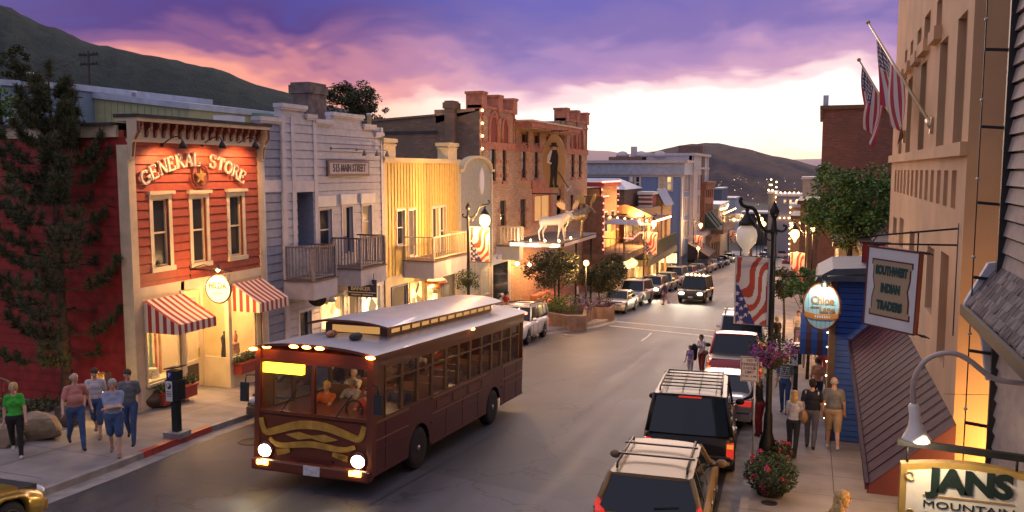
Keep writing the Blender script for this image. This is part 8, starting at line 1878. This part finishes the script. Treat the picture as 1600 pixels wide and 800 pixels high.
P = onY(1277, 600, 27.2); P = Vector((P.x, 27.2, gz(27.2)+.15)); person('person in an orange top walking away ahead of the navy shirted man', P, R(-3), cl('orange', (.60, .24, .09)), cl('dark_jean', (0,)*3), shoe_d, 'brown', 1.66, (12, -12), (4, 20), ((6, 8, 40), (4, 8, 35)), sleeve='none', female=True)
P = onY(1226, 620, 26.5); P = Vector((P.x, 26.5, gz(26.5)+.15)); t = person('person in a blue and white striped shirt and jeans beside the lamp post', P, R(170), cl('stripe_blue', (.08, .12, .24)), jean, shoe_d, 'brown', 1.76, (8, -6), (4, 8), ((0, 8, 12), (0, 8, 12)))[0]
m = MB()
for k in range(6): m.lathe([(.178, 0), (.178, .028)], (0, .012, 1.08+k*.062), cl('white', (0,)*3), 18, sy=.72)
m.each('shirt_stripe', t)
P = Vector((onY(1191, 600, 23.4).x-.02, 23.2, gz(23.2)+.15)); person('blond woman in black leaning by the open side of the black sport utility', P, R(60), blk_, cl('red_trouser', (.22, .02, .03)), shoe_d, 'ltbrown', 1.62, (4, 8), (6, 12), ((20, 8, 40), (24, 8, 50)), female=True, sleeve='long', hairlen=.2, lean=10)
for px, py, Y, lb, sh, pt_, hr, fem, rz, hh in ((1296, 500, 33, 'person in a peach top and red trousers under the striped canopy', (.55, .25, .18), (.45, .06, .05), 'brown', True, 170, 1.7), (1262, 520, 36, 'person in a pale pink shirt beyond the oval sign', (.5, .28, .28), (.2, .2, .25), 'brown', False, 180, 1.76), (1281, 470, 39, 'person in a red dress seen small under the striped canopy', (.45, .03, .06), (.4, .03, .05), 'brown', True, 180, 1.6),
    (1222, 530, 39, 'person in black standing just behind the near lamp pole', (.02, .02, .02), (.03, .03, .04), 'blond', True, 20, 1.7), (1255, 510, 42, 'person in a white shirt beside the far pay station', (.5, .48, .46), (.1, .12, .2), 'brown', False, 190, 1.75)):
    X = Xat(px, Y); person(lb, Vector((X, Y, gz(Y)+.15)), R(rz), cl('c%d' % px, sh), cl('d%d' % px, pt_), shoe_d, hr, hh, (12, -12), (4, 16), female=fem, vox=.024)
# woman and child in the road
P = at_px(1096, 588, 0); t, hc, shc, hz = person('dark haired woman in a white blouse and red trousers standing in the street', P, R(150), cl('white', (0,)*3), cl('brick_trouser', (.30, .06, .04)), shoe_d, 'brown', 1.62, (6, -4), (2, 8), ((20, 8, 50), (8, 8, 20)), female=True, hairlen=.06, head=(10, 0))
m = MB(); m.ell((0, 0, 0), (.13, .06, .10), mat('bag_leather', (0,)*3), 10, 8); m.tube([(-.1, 0, .05), (-.02, .02, .5), (.1, 0, .05)], .008, mat('bag_leather', (0,)*3), 5); tag(m.build('shoulder_bag', loc=P+Vector((.14, -.16, .95))), 'brown shoulder bag at the hip of the woman in the street', 'bag')
m = MB(); m.ell((0, 0, 0), (.13, .10, .26), cl('black', (0,)*3), 12, 8); m.ell((.03, 0, -.2), (.09, .07, .2), cl('black', (0,)*3), 10, 8); tag(m.build('coat', loc=P+Vector((-.27, -.16, 1.02))), 'black coat carried over the arm of the woman in the street', 'coat')
P = at_px(1078, 589, 0); person('small girl in a lilac top and pale trousers beside the woman in the street', P, R(165), cl('lilac', (.34, .26, .48)), cl('pale_trouser', (.45, .40, .46)), shoe_w, 'black', 1.22, (4, -4), (2, 6), ((6, 8, 20), (6, 8, 30)), female=True)
# people crossing by the parked row
for px, py, lb, sh, pt_, rz, hr in ((1039, 476, 'person in a blue top and pink trousers stepping between the parked cars', (.08, .07, .18), (.38, .10, .10), 120, 'black'), (1029, 463, 'person with dark hair standing behind the glaring headlights', (.35, .10, .08), (.1, .05, .04), 170, 'black')):
    P = at_px(px, py, 0); person(lb, P, R(rz), cl('c%d' % px, sh), cl('d%d' % px, pt_), shoe_d, hr, 1.72, (14, -16), (4, 20), vox=.03, sleeve='long')
P = Vector((onY(1050, 470, 58).x, 58, 0))
P = G(905, 492, .15); person('man in a white shirt walking behind the round lamp by the planter', Vector((Xat(903, 54), 54, gz(54)+.15)), R(80), cl('white', (0,)*3), cl('dark_jean', (0,)*3), shoe_d, 'brown', 1.78, (16, -14), (4, 20), vox=.024)
# two men sitting on the wall by the hall
Ys = 47.5; zs_ = gz(Ys)+.15; Xs = Xat(783, Ys)
m = MB(); m.box(-.25, .25, -1.0, 1.3, 0, .46, pinkst); m.box(-.3, .3, -1.05, 1.35, .46, .52, kerbm); tag(m.build('stone_bench', loc=(Xs+.0, Ys, zs_)), 'low stone bench seat in front of the brick hall', 'bench')
person('seated man in a white cap and pale shirt on the bench by the hall', Vector((Xs+.05, Ys-.55, zs_)), R(-75), cl('white', (0,)*3), cl('dark_jean', (0,)*3), shoe_d, 'brown', 1.75, (84, 80), (80, 76), ((30, 8, 50), (30, 8, 50)), sit=True, seated_z=.52, vox=.022, hat=cl('white', (0,)*3), lean=14)
person('seated man in a red shirt on the bench by the hall', Vector((Xs+.05, Ys+.35, zs_)), R(-80), cl('red', (.42, .02, .02)), blk_, shoe_d, 'black', 1.78, (84, 82), (76, 84), ((34, 8, 50), (28, 8, 60)), sit=True, seated_z=.52, vox=.022, lean=16)
# heads at the very bottom right, close to the camera
Yn = 12.3; P = Vector((Xat(1330, Yn), Yn, gz(Yn)+.15)); dzz = onY(1330, 764, Yn).z-P.z; print('blond near', P, dzz)
person('long haired blond woman at the bottom edge beside the gilt sign', P, R(-55), cl('amber_top', (.50, .33, .10)), jean, shoe_d, 'blond', dzz/1.02, (10, -10), (4, 14), female=True, hairlen=.36, head=(-12, 0), vox=.013)
Yn = 11.6; P2 = Vector((Xat(1378, Yn), Yn, gz(Yn)+.15)); person('stooping person in a coral pink shirt at the bottom edge right of the blond woman', P2, R(-40), cl('coral', (.60, .14, .12)), jean, shoe_d, 'brown', dzz/1.08, (10, -10), (4, 14), ((30, 12, 30), (30, 12, 30)), lean=42, head=(0, -20), vox=.014)
# driver and passengers in the trolley
def rider(x, y, lb, sh, hr, z=.62, arms=((55, 6, 25), (50, 6, 30))):
    M_ = busM @ Matrix.Translation((x, y, z)) @ Matrix.Rotation(-math.pi/2, 4, 'Z'); person(lb, None, 0, cl('r%d%d' % (int(-x*10), int(y*10+20)), sh), blk_, shoe_d, hr, 1.72, (84, 82), (80, 80), arms, sit=True, seated_z=.48, vox=.024, M4=M_)
rider(-1.25, .62, 'bus driver in a red shirt holding the wheel behind the windscreen', (.45, .06, .03), 'brown', .62)
rider(-1.5, -.55, 'passenger in an orange and red top behind the right half of the windscreen', (.55, .13, .03), 'blond', .62); rider(-2.2, -.30, 'passenger in a white shirt standing-high behind the front rider', (.55, .52, .52), 'grey', .60)
for k, (x, y, sh, hr, lb) in enumerate(((-2.3, .8, (.12, .12, .2), 'brown', 'passenger in dark blue in the first seat row on the far side'), (-3.25, -.85, (.5, .45, .4), 'grey', 'passenger in a cream shirt at the second street-side bus window'), (-4.2, -.8, (.12, .03, .03), 'black', 'passenger in maroon by the fourth street-side bus window'), (-5.15, -.85, (.4, .3, .2), 'blond', 'blond passenger in tan by the middle bus windows'), (-6.1, -.8, (.1, .12, .18), 'brown', 'passenger in navy by the bus windows over the gap between wheels'), (-7.05, -.85, (.45, .4, .4), 'grey', 'passenger in pale grey at the bus window over the rear wheel'), (-8.0, -.8, (.3, .05, .05), 'black', 'passenger in red near the back of the bus'))): rider(x, y, lb, sh, hr)
